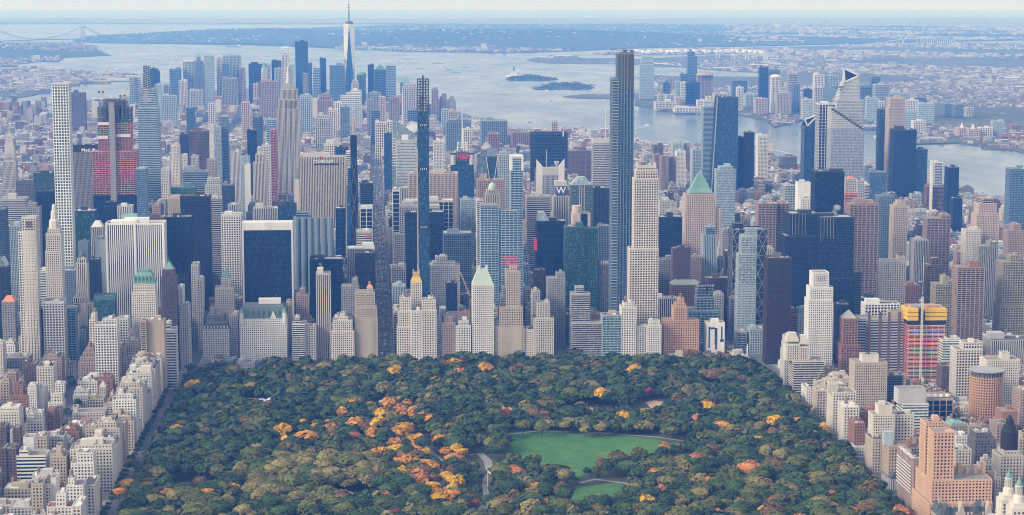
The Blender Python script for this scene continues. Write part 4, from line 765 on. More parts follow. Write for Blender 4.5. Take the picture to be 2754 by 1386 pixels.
# diagrid tower
d = B('G', 1662, 1910, 440, 1140, 3222, 48, 'metal', 'navy', 'S', 'diagrid_tower', 'dark glass tower wrapped in a white triangular steel diagrid', units=4, roof='silver')
d['root'].children[0].data.materials[0] = glass('navy')
x0, x1, y0, y1 = d['main'][0]
def diagrid(m):
    n, hz = 4, 15.5; k = 0; z = d['zg'] + 8; wdt = (x1 - x0) / n
    while z < d['z'] + 1:
        zt = min(z + hz, d['z'] + .8)
        for i in range(n):
            a = x0 + wdt * i
            if k % 2 == 0: m.beam((a, y0 - .5, z), (a + wdt / 2, y0 - .5, zt), 1.1); m.beam((a + wdt, y0 - .5, z), (a + wdt / 2, y0 - .5, zt), 1.1)
            else: m.beam((a + wdt / 2, y0 - .5, z), (a, y0 - .5, zt), 1.1); m.beam((a + wdt / 2, y0 - .5, z), (a + wdt, y0 - .5, zt), 1.1)
        dd = (y1 - y0) / 3
        for i in range(3):
            a = y0 + dd * i
            for xx in (x0 - .5, x1 + .5):
                if k % 2 == 0: m.beam((xx, a, z), (xx, a + dd / 2, zt), 1.1); m.beam((xx, a + dd, z), (xx, a + dd / 2, zt), 1.1)
                else: m.beam((xx, a + dd / 2, z), (xx, a, zt), 1.1); m.beam((xx, a + dd / 2, z), (xx, a + dd, zt), 1.1)
        m.beam((x0 - .5, y0 - .5, zt), (x1 + .5, y0 - .5, zt), .8); m.beam((x0 - .5, y0 - .5, zt), (x0 - .5, y1, zt), .8)
        z += hz; k += 1
sub(d, 'diagrid_frame', wall('steel'), diagrid)
B('G', 1722, 1835, 490, 1140, 3085, 24, 'lblue', 'light', 'f', 'teal_glass_apartment_tower', 'pale teal glass apartment tower standing before the diagrid tower', up=[(1735, 1838, 480, 2, 2), (1762, 1840, 432, 3, 3)], dn=[(1700, 1830, 620, .5), (1692, 1830, 850, .3)], units=2, bulk=0, cat='apartment tower')
B('G', 1690, 1760, 1195, 1400, 3050, 26, 'lgrey', 'blue', 'f', 'office_building', 'grey glass low block by the circle')
B('G', 1785, 1912, 1175, 1400, 3045, 30, 'lblue', 'teal', 'g', 'office_building', 'low blue green framed office block by the circle', units=4)
B('G', 1640, 1700, 950, 1200, 3160, 26, 'grey', 'blue', 'v', 'office_building', 'grey block left of the pale teal tower base')
B('I', 30, 210, 655, 1440, 2955, 30, 'bronze', 'bronze', 'v', 'black_tower', 'black bronze tower standing alone at the park corner', units=5, roof='gravel', par=2, bulkwall='dgrey')
VIS[-1] = (*VIS[-1][:3], T('M', 0, 220)[1], 2955)
for (a, c, yt_, nm, lb) in ((160, 410, 325, 'twin_glass_tower', 'left one of two dark glass twin towers with pale fins at the top'), (410, 672, 352, 'twin_glass_tower', 'right one of two dark glass twin towers with pale fins at the top')):
    d = B('I', a + 40 if a < 200 else a, c, yt_, 1000, 3045 + (a > 200) * -12, 45, 'metal', 'navy', 'c', nm, lb, units=3, roof='silver', dn=[(a, c, 490 if a < 200 else 800)], par=2)
    x0, x1, y0, y1 = d['main'][0]
    sub(d, 'top_fin', wall('steel'), lambda m: [m.box(x0 + 3 + k * 5.0, x0 + 3.5 + k * 5.0, y0 - .7, y0 + .1, d['z'] - 32, d['z'] + 2) for k in range(5)])
d = B('I', 368, 485, 760, 1440, 2790, 26, 'white', 'win', 'p', 'limestone_apartment_tower', 'white limestone apartment tower with colonnaded top right of the black tower', dn=[(345, 515, 870, .5), (332, 512, 960, 1.5)], units=0, bulk=0, cat='apartment tower', par=1.5)
VIS[-1] = (VIS[-1][0] - 10, VIS[-1][1], VIS[-1][2], T('M', 0, 150)[1], 2790)
sub(d, 'crown_slot', wall('dgrey'), lambda m: [m.box(d['r'][0] + 6.5 + k * 3, d['r'][0] + 7.5 + k * 3, 2789.6, 2790.3, d['z'] - 12, d['z'] - 4) for k in range(4)])
B('I', 552, 640, 995, 1440, 2850, 26, 'metal', 'navy', 'C', 'dark_building', 'black glass block behind the white limestone tower')
B('I', 660, 727, 752, 1100, 3060, 30, 'dgrey', 'navy', 'H', 'banded_tower', 'dark banded slab right of the twin glass towers')
B('I', 385, 600, 8, 310, 3480, 36, 'metal', 'navy', 'C', 'dark_tower', 'wide navy glass tower behind the twin glass towers', roof='tar')
B('I', 640, 855, 248, 610, 3330, 34, 'granite', 'win', 'B', 'balcony_apartment_tower', 'brown brick apartment slab with balconies right of the twin towers', units=5, bulk=3)
B('I', 855, 965, 188, 590, 3480, 30, 'blue', 'blue', 'g', 'blue_apartment_tower', 'blue grey apartment tower right of the brown balcony slab', units=3)
d = B('I', 965, 1070, 262, 630, 3420, 28, 'beige', 'win', 'p', 'stepped_apartment_tower', 'beige apartment tower with stepped pyramid top', up=[(985, 1045, 245, 3, 3), (998, 1030, 225, 2, 2)], units=0, bulk=0)
B('I', -40, 95, 245, 560, 3560, 30, 'granite', 'win', 'B', 'balcony_apartment_tower', 'brown brick apartment tower left of the twin towers, nearer half of a pair', units=3)
B('I', 100, 195, 245, 560, 3575, 30, 'granite', 'win', 'B', 'balcony_apartment_tower', 'brown brick apartment tower touching the left twin tower', units=3)
B('I', 1213, 1385, 355, 580, 3640, 30, 'granite', 'win', 'B', 'brown_apartment_tower', 'brown brick apartment slab in front of the river', up=[(1320, 1385, 330, 2, 2)], units=3)
B('I', 1595, 1730, 245, 540, 3600, 30, 'pink', 'win', 'p', 'striped_apartment_tower', 'rose apartment tower with red central stripe and banded crown', up=[(1630, 1705, 205, 3, 3, 'h')], dn=[(1575, 1745, 320)], units=1)
B('I', 1497, 1615, 440, 560, 3560, 28, 'cream', 'win', 'p', 'cream_apartment_building', 'cream apartment block left of the rose striped tower', units=4)
B('I', 1592, 1740, 562, 910, 3240, 30, 'grey', 'win', 'V', 'ribbed_apartment_tower', 'grey ribbed apartment tower before the rose tower', units=2, up=[(1680, 1740, 530, 3, 3)])
B('I', 1712, 1810, 640, 900, 3300, 28, 'grey', 'win', 'V', 'ribbed_apartment_tower', 'shorter grey ribbed tower beside the taller ribbed one', units=2)
B('I', 1815, 1935, 445, 640, 3520, 30, 'granite', 'win', 'p', 'apartment_tower', 'brown apartment tower at right edge below tall blue tower', up=[(1850, 1910, 400, 3, 3)])
B('D', 1830, 1950, 1255, 1296, 4250, 34, 'blue', 'blue', 'f', 'tall_blue_tower', 'tall blue tower at the right edge in front of the river', units=2)
VIS[-1] = (*VIS[-1][:3], T('I', 0, 370)[1], 4250)
B('I', 1775, 1945, 680, 1210, 2960, 34, 'olive', 'win', 'g', 'apartment_tower', 'olive grey apartment tower with stacked balconies at the right edge', up=[(1830, 1905, 630, 5, 6)], dn=[(1752, 1945, 1000)], units=3)
B('I', 1440, 1640, 720, 1230, 2930, 32, 'granite', 'win', 'B', 'brown_balcony_tower', 'dark brown apartment tower with balconies and square bulkhead', up=[(1530, 1595, 675, 5, 8, 'S', 'brick')], units=2, bulk=0)
B('I', 1275, 1440, 845, 1200, 2960, 28, 'olive', 'win', 'g', 'apartment_tower', 'grey green apartment slab with blank side wall', units=2, up=[(1330, 1372, 785, 3, 6, 'S')])
B('I', 1212, 1325, 700, 950, 3120, 28, 'brown', 'win', 'B', 'brown_tower', 'slender brown tower with balconies behind the crane', up=[(1245, 1300, 650, 4, 5)], units=1, bulk=0)
B('I', 885, 1055, 672, 910, 3110, 28, 'cream', 'win', 'P', 'stone_building', 'cream stepped block with punched windows and round tanks', up=[(1005, 1050, 640, 3, 3)], tanks=2, units=3)
B('I', 1115, 1225, 520, 620, 3480, 30, 'lgrey', 'win', 'V', 'grey_building', 'grey arched block among low houses near the river', units=3)
B('I', 752, 1010, 990, 1080, 2910, 26, 'marble', 'navy', 'G', 'white_framed_building', 'low dark block in a white square frame', roof='tar', units=2)
d = B('I', 765, 1062, 1100, 1500, 2800, 28, 'lgrey', 'navy', 'H', 'banded_apartment_slab', 'wide banded apartment slab of grey and dark columns with green roof patch', up=[(930, 1060, 1040, 6, 6, 'S', 'beige')], units=4, cat='apartment house', dn=[(715, 800, 1095, -4)], bulk=0)
x0, x1, y0, y1 = d['main'][0]
sub(d, 'dark_column', wall('plum'), lambda m: [m.box(x0 + a * (x1 - x0), x0 + (a + .07) * (x1 - x0), y0 - .6, y0 + .3, d['zg'], d['z']) for a in (.02, .3, .52, .78, .92)])
d = B('I', 590, 700, 1100, 1490, 2780, 26, 'brick', 'win', 'g', 'red_brick_tower', 'red brick and stone tower with pointed glass pyramid top', units=0, bulk=0, dn=[(572, 715, 1290)])
pyramid(d, wall('steel'), 'I', 1035, inset=.5)
# two towers under construction
d = B('I', 1072, 1345, 1145, 1600, 2780, 36, 'orangewrap', 'win', 'h', 'wrapped_construction_tower', 'apartment tower under construction wrapped in orange netting with yellow screens on top', units=0, bulk=0, par=0, roof='gravel')
VIS[-1] = (*VIS[-1][:2], T('I', 0, 1000)[1], T('M', 0, 340)[1], 2780)
x0, x1, y0, y1 = d['main'][0]; zz = d['z']; zt = zat('I', 1020, 2780)
sub(d, 'yellow_screen', [wall('yellow'), wall('dgrey')], lambda m: [m.box(a, b2, y0 - 1.4, y1 + 1, z, z + (zt - zz - 8) / 3 - .6, 0) for a, b2 in ((x0 - 1.5, x0 + 14), (x0 + 24, x1 + 1.5)) for z in np.linspace(zz + 7, zt, 4)[:3]])
sub(d, 'black_skirt', wall('black'), lambda m: (m.box(x0 - 1, x1 + 1, y0 - 1, y1, zz + 1, zz + 6.5), m.box(x0 + 14, x0 + 24, y0 - .6, y1, zz + 6, zt - 4)))
sub(d, 'column', wall('lgrey'), lambda m: [m.box(x - .4, x + .4, y0 + .1, y0 + .6, d['zg'], zz) for x in np.linspace(x0 + 1, x1 - 1, 7)])
sub(d, 'floor_slab', wall('white'), lambda m: [m.box(x0 - .6, x1 + .6, y0 - .6, y0 + .4, z, z + .7) for z in np.arange(d['zg'] + 8, zz, 6.6)])
sub(d, 'top_deck', [wall('steel'), wall('apricot')], lambda m: [m.box(x0 + nr.rand() * (x1 - x0 - 4), x0 + nr.rand() * 3 + nr.rand() * (x1 - x0 - 4) + 3, y0 + nr.rand() * 25, y0 + 5 + nr.rand() * 25, zt - 2, zt + nr.rand() * 3, int(nr.rand() * 2)) for k in range(14)])
def crane(name, label, x, y, z0, zt, jib, mat='white', w=2.2):
    r_ = empty(name, (x, y, z0)); tag(r_, label, 'crane')
    def tower(m):
        for a in (-w / 2, w / 2):
            for c in (-w / 2, w / 2): m.beam((x + a, y + c, z0), (x + a, y + c, zt), .45)
        n = int((zt - z0) / 3.2)
        for k in range(n):
            za, zb = z0 + (zt - z0) * k / n, z0 + (zt - z0) * (k + 1) / n
            for s_ in (-1, 1):
                m.beam((x - w / 2, y + s_ * w / 2, za if k % 2 else zb), (x + w / 2, y + s_ * w / 2, zb if k % 2 else za), .3); m.beam((x + s_ * w / 2, y - w / 2, za if k % 2 else zb), (x + s_ * w / 2, y + w / 2, zb if k % 2 else za), .3)
            m.beam((x - w / 2, y - w / 2, zb), (x + w / 2, y - w / 2, zb), .3)
    m = MB(); tower(m); m.build('tower', plain('crane_' + mat, WALL[mat], .5), r_, (x, y, z0))
    j = MB(); a = np.array((x, y, zt + 2)); b_ = a + np.array(jib); d_ = (b_ - a) / np.linalg.norm(b_ - a); up = np.cross(np.cross(d_, (0, 0, 1)), d_); up /= np.linalg.norm(up)
    L_ = np.linalg.norm(b_ - a); n = int(L_ / 4)
    j.beam(a, b_, .6); j.beam(a + up * 2, b_ + up * .4, .5)
    for k in range(n): j.beam(a + d_ * L_ * k / n, a + d_ * L_ * (k + .5) / n + up * 1.6, .3); j.beam(a + d_ * L_ * (k + .5) / n + up * 1.6, a + d_ * L_ * (k + 1) / n, .3)
    j.beam(a, a - d_ * 9 + up * -1, 1.2); j.build('jib', plain('crane_' + mat, WALL[mat], .5), r_, (x, y, z0))
    c = MB(); c.box(x - 2, x + 2, y - 2, y + 2, zt, zt + 3.2); c.box(x - 8 * (1 if jib[0] >= 0 else -1) - 2, x - 8 * (1 if jib[0] >= 0 else -1) + 2, y - 1.5, y + 1.5, zt - 1, zt + 3); c.build('cab', plain('crane_cab', (.06, .06, .065)), r_, (x, y, z0)); return r_
cx = xat('I', 1177, 930, 2776)
crane('tower_crane', 'white lattice tower crane standing before the orange wrapped tower', cx, 2775, d['zg'], zat('I', 930, 2775), (1, 3, zat('I', 655, 2775) - zat('I', 935, 2775)))
# ---------------------------------------------------------------- farther midtown towers
d = B('A', 530, 800, 1080, 1296, 4250, 36, 'grey', 'win', 'v', 'slab_tower', 'wide grey slab with black top band and white lettering', units=4, bulk=0, par=0)
VIS[-1] = (*VIS[-1][:3], T('E', 0, 290)[1], 4250)
x0, x1, y0, y1 = d['main'][0]
sub(d, 'top_band', wall('black'), lambda m: m.box(x0 - .4, x1 + .4, y0 - .5, y1, d['z'] - 14, d['z'] + 1))
text('sign_lettering', 'MetLife', 10.5, (xat('A', 660, 1113, 4250), y0 - 1, zat('A', 1113, 4250)), m_wht, d['root'], d['base'], .08, .3)
# steel tower going up, wrapped in red below
Y = 4040; zg = gz(-500, Y); X_ = lambda x, y: xat('A', x, y, Y)
d = B('A', 684, 1010, 1125, 1296, Y, 42, 'redwrap', 'win', 'f', 'red_wrapped_construction_tower', 'tower under construction in red netting with bare dark steel top', up=[(724, 968, 905, 4, 4, None, 'redwrap')], units=0, bulk=0, par=0)
VIS[-1] = (*VIS[-1][:2], T('A', 0, 735)[1], T('E', 0, 275)[1], Y)
def steel(m):
    for xa, xb, yb, yt_ in ((722, 968, 905, 795), (768, 918, 905, 738)):
        a, b2 = X_(xa, 850), X_(xb, 850); za, zb = zat('A', yb, Y), zat('A', yt_, Y)
        for x in np.linspace(a, b2, 9):
            for y in (Y + 4, Y + 20, Y + 36): m.beam((x, y, za), (x, y, zb), 1.3)
        for z in np.arange(za, zb + 1, 5.2):
            for y in (Y + 4, Y + 20, Y + 36): m.beam((a, y, z), (b2, y, z), 1.1)
            for x in np.linspace(a, b2, 9)[::2]: m.beam((x, Y + 4, z), (x, Y + 36, z), 1.0)
            m.box(a + 1, b2 - 1, Y + 6, Y + 34, z, z + .5)
        for k in range(6): m.beam((a + (b2 - a) * k / 6, Y + 3.5, za), (a + (b2 - a) * (k + 1) / 6, Y + 3.5, zb), .7)
sub(d, 'steel_frame', wall('slate'), steel)
sub(d, 'core_hoist', wall('grey'), lambda m: (m.box(X_(812, 1000), X_(854, 1000), Y - 2.5, Y + 3, zg, zat('A', 760, Y)), [m.box(X_(804, 1000), X_(864, 1000), Y - 3.2, Y - 2.4, z, z + .8) for z in np.arange(zg, zat('A', 760, Y), 6)]))
sub(d, 'white_sheet', wall('white'), lambda m: [m.box(X_(a, b_), X_(c, b_), Y + 2.6, Y + 3.6, zat('A', b_ + 14, Y), zat('A', b_ - 8, Y)) for a, c, b_ in ((726, 805, 915), (862, 966, 1005), (726, 800, 1018))])
sub(d, 'dark_base', glass('navy'), lambda m: m.box(d['main'][0][0] - .5, d['main'][0][1] + .5, Y - .8, Y + 42, zg, zat('E', 180, Y)))
crane('luffing_crane', 'yellow topped crane on the left of the red wrapped tower', X_(757, 700), Y + 15, zat('A', 780, Y), zat('A', 690, Y), (X_(812, 480) - X_(757, 690), 4, zat('A', 485, Y) - zat('A', 690, Y)), 'yellow', 3)
crane('luffing_crane', 'second crane leaning right on the red wrapped tower', X_(914, 730), Y + 20, zat('A', 745, Y), zat('A', 720, Y), (X_(990, 575) - X_(914, 720), 4, zat('A', 578, Y) - zat('A', 720, Y)), 'yellow', 3)
# tapering banded supertall
Y = 4341; xa = lambda x, y: xat('A', x, y, Y); zA = lambda y: zat('A', y, Y); zE = zat('E', 205, Y)
zg = gz(-490, Y); rr_ = lambda a, c, y, f, b_: (xa(a, y), xa(c, y), Y + f, Y + b_)
t1 = (rr_(1012, 1200, 1296, 0, 62), rr_(1020, 1166, 800, 4, 50), zg, zA(800)); t2 = (rr_(1028, 1160, 800, 6, 48), rr_(1036, 1146, 655, 9, 42), zA(800), zA(655)); t3 = (rr_(1052, 1112, 655, 10, 34), rr_(1056, 1104, 492, 12, 28), zA(655), zA(492), 'X')
root, base = make_building('tapering_tower', 'tapering white banded supertall with lattice top and spire', 'tower', [t1, t2, t3], 'lblue', 'blue', 'H', units=0, bulk=0, par=0)
m = MB(); m.beam((xa(1068, 500), Y + 20, zA(655)), (xa(1068, 430), Y + 20, zA(425)), 2.6, 0, .5); m.build('spire', wall('steel'), root, base)
m = MB()
for k in range(10):
    za_, zb_ = zA(655 - 16 * k), zA(655 - 16 * (k + 1)); m.beam((xa(1052, 600), Y + 9.6, za_), (xa(1108, 600), Y + 9.6, zb_), .7); m.beam((xa(1030, 700), Y + 7, zA(800 - 14 * k)), (xa(1142, 700), Y + 8, zA(800 - 14 * (k + 1))), .8)
m.build('crown_lattice', wall('white'), root, base)
FOOT.append(t1[0]); VIS.append((*[T('A', q, 0)[0] for q in (1015, 1195)], T('A', 0, 490)[1], T('E', 0, 210)[1], Y))
# chrysler-like steel crowned tower
Y = 4350; x0, x1 = xat('A', 20, 1195, Y), xat('A', 116, 1195, Y); zS = zat('A', 1195, Y); zg = gz(x0, Y); cx, cyy = (x0 + x1) / 2, Y + (x1 - x0) / 2; hw = (x1 - x0) / 2
root, base = make_building('steel_crowned_tower', 'art deco tower with tiered sunburst steel crown and needle at the left edge', 'tower', [((x0 - 4, x1 + 4, Y - 3, Y + 2 * hw + 4),) * 2 + (zg, zS - 60), ((x0, x1, Y, Y + 2 * hw),) * 2 + (zS - 60, zS)], 'lgrey', 'win', 'v', units=0, bulk=0)
zt = zat('A', 905, Y); zc = zat('A', 985, Y); m = MB(); prof = [(1.0, 0), (.96, .22), (.84, .42), (.66, .62), (.46, .80), (.26, .94), (.12, 1.0)]
for (a, za_), (b_, zb_) in zip(prof, prof[1:]):
    m.frus((cx - hw * a * .86, cx + hw * a * .86, cyy - hw * a * .86, cyy + hw * a * .86), (cx - hw * b_ * .86, cx + hw * b_ * .86, cyy - hw * b_ * .86, cyy + hw * b_ * .86), zS + (zc - zS) * za_, zS + (zc - zS) * zb_)
m.beam((cx, cyy, zc - 2), (cx, cyy, zt), 3, 0, .3); m.build('crown', wall('steel'), root, base)
m = MB()
for k in range(6):
    f = .08 + k * .15; wv = hw * (.62 - k * .085)
    for s_ in range(5):
        t_ = (s_ - 2) / 2.0; m.quads([[(cx + wv * (t_ - .16), cyy - hw * (.9 - k * .1) - .3, zS + (zc - zS) * f), (cx + wv * (t_ + .16), cyy - hw * (.9 - k * .1) - .3, zS + (zc - zS) * f), (cx + wv * t_, cyy - hw * (.86 - k * .1) - .3, zS + (zc - zS) * (f + .1 - .03 * abs(s_ - 2))), (cx + wv * t_, cyy - hw * (.86 - k * .1) - .3, zS + (zc - zS) * (f + .1 - .03 * abs(s_ - 2)))]])
m.build('crown_window', wall('dgrey'), root, base); FOOT.append((x0, x1, Y, Y + 2 * hw)); VIS.append((*[T('A', q, 0)[0] for q in (20, 116)], T('A', 0, 905)[1], T('E', 0, 190)[1], Y))
# the great limestone tower with mast
d = B('B', 183, 345, 812, 1296, 5078, 44, 'limestone', 'win', 'V', 'art_deco_tower', 'great limestone art deco tower with silver mast and needle', up=[(190, 338, 742, 2, 2), (202, 330, 668, 3, 3)], units=0, bulk=0, par=1.5)
VIS[-1] = (*VIS[-1][:2], T('B', 0, 325)[1], T('B', 0, 1160)[1], 5078)
cx, cyy = rc(d); s = 5078 / FPX; w_ = lambda p: p * K * s / 2
zB = lambda y: zat('B', y, 5100)
sub(d, 'centre_bay', wall('lgrey'), lambda m: [m.box(cx + a, cx + a + 1.0, d['main'][0][2] - .8, d['main'][0][2] + 5, d['zg'], zB(740)) for a in np.linspace(-12, 12, 7)])
sub(d, 'mast', [wall('steel'), glass('light')], lambda m: (m.box(cx - w_(90), cx + w_(90), cyy - 12, cyy + 12, d['z'], zB(640)), m.box(cx - w_(68), cx + w_(68), cyy - 10, cyy + 10, zB(640), zB(615)), m.lathe(cx, cyy, [(w_(52), zB(615)), (w_(40), zB(560)), (w_(28), zB(520)), (w_(34), zB(515)), (w_(30), zB(497)), (w_(16), zB(490)), (w_(9), zB(470)), (w_(8), zB(410)), (w_(4), zB(380)), (.3, zB(325))], 10)))
sub(d, 'mast_wing', wall('white'), lambda m: [m.frus((cx + a * w_(50) - 1, cx + a * w_(50) + 1, cyy - 4, cyy + 4), (cx + a * w_(22) - .5, cx + a * w_(22) + .5, cyy - 2, cyy + 2), zB(620), zB(525)) for a in (-1, 1)])
L4 = [('B', 130, 176, 965, 1290, 4900, 26, 'redwrap', 'win', 'f', 'red_netted_tower', 'narrow tower in red netting left of the great limestone tower', {}),
 ('B', 65, 130, 1078, 1290, 4700, 30, 'white', 'win', 'g', 'white_tower', 'white gridded tower left of the red netted one', {}),
 ('B', 18, 92, 1150, 1290, 4420, 26, 'cream', 'win', 'V', 'striped_stone_tower', 'cream stone tower of dark vertical stripes with chamfered top', dict(up=[(30, 80, 1140, 2, 2)], dn=[(0, 105, 1210)])),
 ('A', 1832, 1898, 968, 1290, 5300, 30, 'metal', 'navy', 'C', 'dark_tower', 'slim dark glass tower left of the great limestone tower', {}),
 ('A', 1712, 1780, 1128, 1290, 4750, 28, 'white', 'win', 'V', 'white_striped_tower', 'white tower of broad vertical stripes left of the great limestone tower', dict(roof='tar')),
 ('A', 1625, 1690, 865, 1290, 5150, 28, 'lblue', 'blue', 'c', 'glass_tower', 'tall blue glass tower with notched top, right half of a pair', {}),
 ('A', 1590, 1640, 945, 1290, 5120, 26, 'lblue', 'light', 'h', 'glass_tower', 'pale glass tower, left half of a pair', {}),
 ('A', 1400, 1542, 975, 1260, 4960, 36, 'plum', 'navy', 'v', 'brown_slab_tower', 'wide plum brown tower with ribs behind the blue banded tower', dict(units=4)),
 ('A', 1330, 1400, 998, 1290, 5150, 30, 'metal', 'navy', 'v', 'dark_spired_tower', 'dark tower with small gilded spire', {}),
 ('A', 1265, 1330, 1080, 1170, 4850, 30, 'cream', 'win', 'P', 'cream_tower', 'cream stepped tower right of the tapering supertall', dict(up=[(1272, 1325, 1072, 2, 2)])),
 ('A', 1345, 1385, 1150, 1290, 4500, 26, 'white', 'light', 'g', 'white_lattice_tower', 'white lattice tower with curved top right of the tapering supertall', {}),
 ('A', 1415, 1470, 1160, 1270, 4550, 26, 'lgrey', 'win', 'P', 'grey_tower', 'pale grey tower before the plum brown slab', {}),
 ('A', 1532, 1602, 1185, 1290, 4480, 26, 'beige', 'win', 'P', 'old_beige_tower', 'old beige tower with green pyramid roof', dict(units=0, bulk=0)),
 ('A', 1780, 1850, 1165, 1290, 4700, 28, 'lblue', 'light', 'g', 'pale_tower', 'pale green grey tower before the slim dark one', {}),
 ('A', 1690, 1780, 1075, 1120, 5750, 40, 'grey', 'win', 'P', 'gilded_pyramid_building', 'grey block with small gilded pyramid in far midtown', dict(units=0, bulk=0)),
 ('A', 1543, 1582, 930, 1150, 5870, 26, 'white', 'win', 'p', 'clock_tower', 'slim white tower with pointed top in far midtown', dict(units=0, bulk=0)),
 ('A', 1380, 1442, 800, 970, 5950, 26, 'blue', 'blue', 'C', 'slanted_glass_tower', 'blue glass tower with slanting top in far midtown', dict(units=0, bulk=0)),
 ('A', 1812, 1855, 1225, 1290, 4300, 24, 'white', 'win', 'S', 'white_narrow_tower', 'small blank white tower', {}),
 ('A', 1195, 1250, 1255, 1296, 4300, 30, 'white', 'win', 'P', 'white_building', 'white stepped block at the foot of the tapering supertall', {}),
 ('B', 1340, 1418, 1052, 1270, 4950, 28, 'white', 'blue', 'g', 'white_glass_tower', 'white framed glass tower right of the pencil tower', {}),
 ('B', 1818, 1928, 1150, 1290, 4330, 30, 'lblue', 'win', 'g', 'pale_gridded_tower', 'pale gridded tower right of the slanted glass one', dict(up=[(1830, 1905, 1130, 3, 3)])),
 ('G', 195, 430, -5, 180, 4600, 34, 'dgrey', 'navy', 'v', 'dark_ribbed_tower', 'dark ribbed block below the finned crown', {})]
for t_, *a in L4:
    k = a.pop(); dd = B(t_, *a, **k)
    if a[8] == 'dark_spired_tower': pyramid(dd, wall('gold'), 'A', 958, inset=8)
    if a[8] == 'old_beige_tower': pyramid(dd, wall('copper'), 'A', 1145)
    if a[8] == 'gilded_pyramid_building': pyramid(dd, wall('gold'), 'A', 1040, inset=9)
    if a[8] == 'clock_tower': pyramid(dd, wall('white'), 'A', 880, inset=.5)
    if a[8] == 'slanted_glass_tower': sub(dd, 'slanted_top', glass('blue'), lambda m: m.quads([[(dd['r'][0], dd['r'][2], dd['z']), (dd['r'][1], dd['r'][2], dd['z']), (dd['r'][1], dd['r'][2], dd['z'] + 8), (dd['r'][0], dd['r'][2], dd['z'])], [(dd['r'][0], dd['r'][2], dd['z']), (dd['r'][1], dd['r'][2], dd['z'] + 8), (dd['r'][1], dd['r'][3], dd['z'] + 8), (dd['r'][0], dd['r'][3], dd['z'])]]))
# tower with red two-letter sign and lattice mast
d = B('B', 1470, 1640, 1135, 1296, 4330, 40, 'metal', 'blue', 'c', 'sign_tower', 'dark glass tower with round corners, lattice mast and red letters', units=2, bulk=0, par=0)
VIS[-1] = (*VIS[-1][:3], T('F', 0, 210)[1], 4330)
x0, x1, y0, y1 = d['main'][0]; zz = d['z']
sub(d, 'corner_drum', wall('lgrey'), lambda m: [m.ring(x + .0, y0 + 3, 6, 6, zz - 26, zz - 4, 14) for x in (x0 + 5, x1 - 5)])
sub(d, 'sign_panel', wall('slate'), lambda m: m.box(x0 + 12, x1 - 12, y0 - .8, y0 + 1, zz - 18, zz + 3))
text('sign_lettering', 'H&M', 15.5, ((x0 + x1) / 2 + 3, y0 - 1.6, zat('B', 1168, 4330)), m_red, d['root'], d['base'], .2, .4)
def lat(m):
    a, b2 = xat('B', 1520, 1100, 4345), xat('B', 1586, 1100, 4345); za_, zb_ = zz, zat('B', 1060, 4345)
    for x in (a, b2):
        for y in (y0 + 8, y0 + 28): m.beam((x, y, za_), (x, y, zb_), 1.4)
    for z in (za_, (za_ + zb_) / 2, zb_): m.beam((a, y0 + 8, z), (b2, y0 + 8, z), 1.2); m.beam((a, y0 + 8, z), (a, y0 + 28, z), 1.2)
    m.beam((a, y0 + 8, za_), (b2, y0 + 8, zb_), 1); m.beam((b2, y0 + 8, za_), (a, y0 + 8, zb_), 1)
    c = (a + b2) / 2; m.beam((c, y0 + 18, zb_ - 12), (c, y0 + 18, zat('B', 880, 4345)), 3.2, 0, 1.6); m.beam((c, y0 + 18, zat('B', 880, 4345)), (c, y0 + 18, zat('B', 705, 4345)), 1.4, 0, .4)
    for x in (x0 + 2, x1 - 2): m.beam((x, y0 + 2, zz - 4), (a if x < c else b2, y0 + 8, zz + 10), .9)
sub(d, 'lattice_mast', wall('white'), lat)
d = B('B', 1730, 1815, 1165, 1290, 4150, 34, 'metal', 'blue', 'H', 'crystal_tower', 'blue glass tower with big angular facets and white braces', units=0, bulk=0)
x0, x1, y0, y1 = d['main'][0]; xl = xat('B', 1665, 1110, 4150); zt = zat('B', 1108, 4150)
sub(d, 'facet', [glass('mirror')], lambda m: m.quads([[(xl, y0 - 1, d['zg']), (x0 + 2, y0 - 1, d['zg']), (x0 + 2, y0 - 1, zt), (xl, y0 - 1, zt - 12)], [(xl, y1, d['zg']), (xl, y0 - 1, d['zg']), (xl, y0 - 1, zt - 12), (xl, y1, zt - 12)], [(xl, y0 - 1, zt - 12), (x0 + 2, y0 - 1, zt), (x1, y1, zt), (xl, y1, zt - 12)], [(x0 + 2, y0, d['z']), (x1, y0, d['z']), (x1, y1, zt), (x0 + 2, y0 - 1, zt)]]))
sub(d, 'brace', wall('white'), lambda m: (m.beam((x0, y0 - .6, d['zg'] + 60), (x1, y0 - .6, d['z']), 1.1), m.beam((x1, y0 - .6, d['zg'] + 60), (x0, y0 - .6, d['z']), 1.1)))
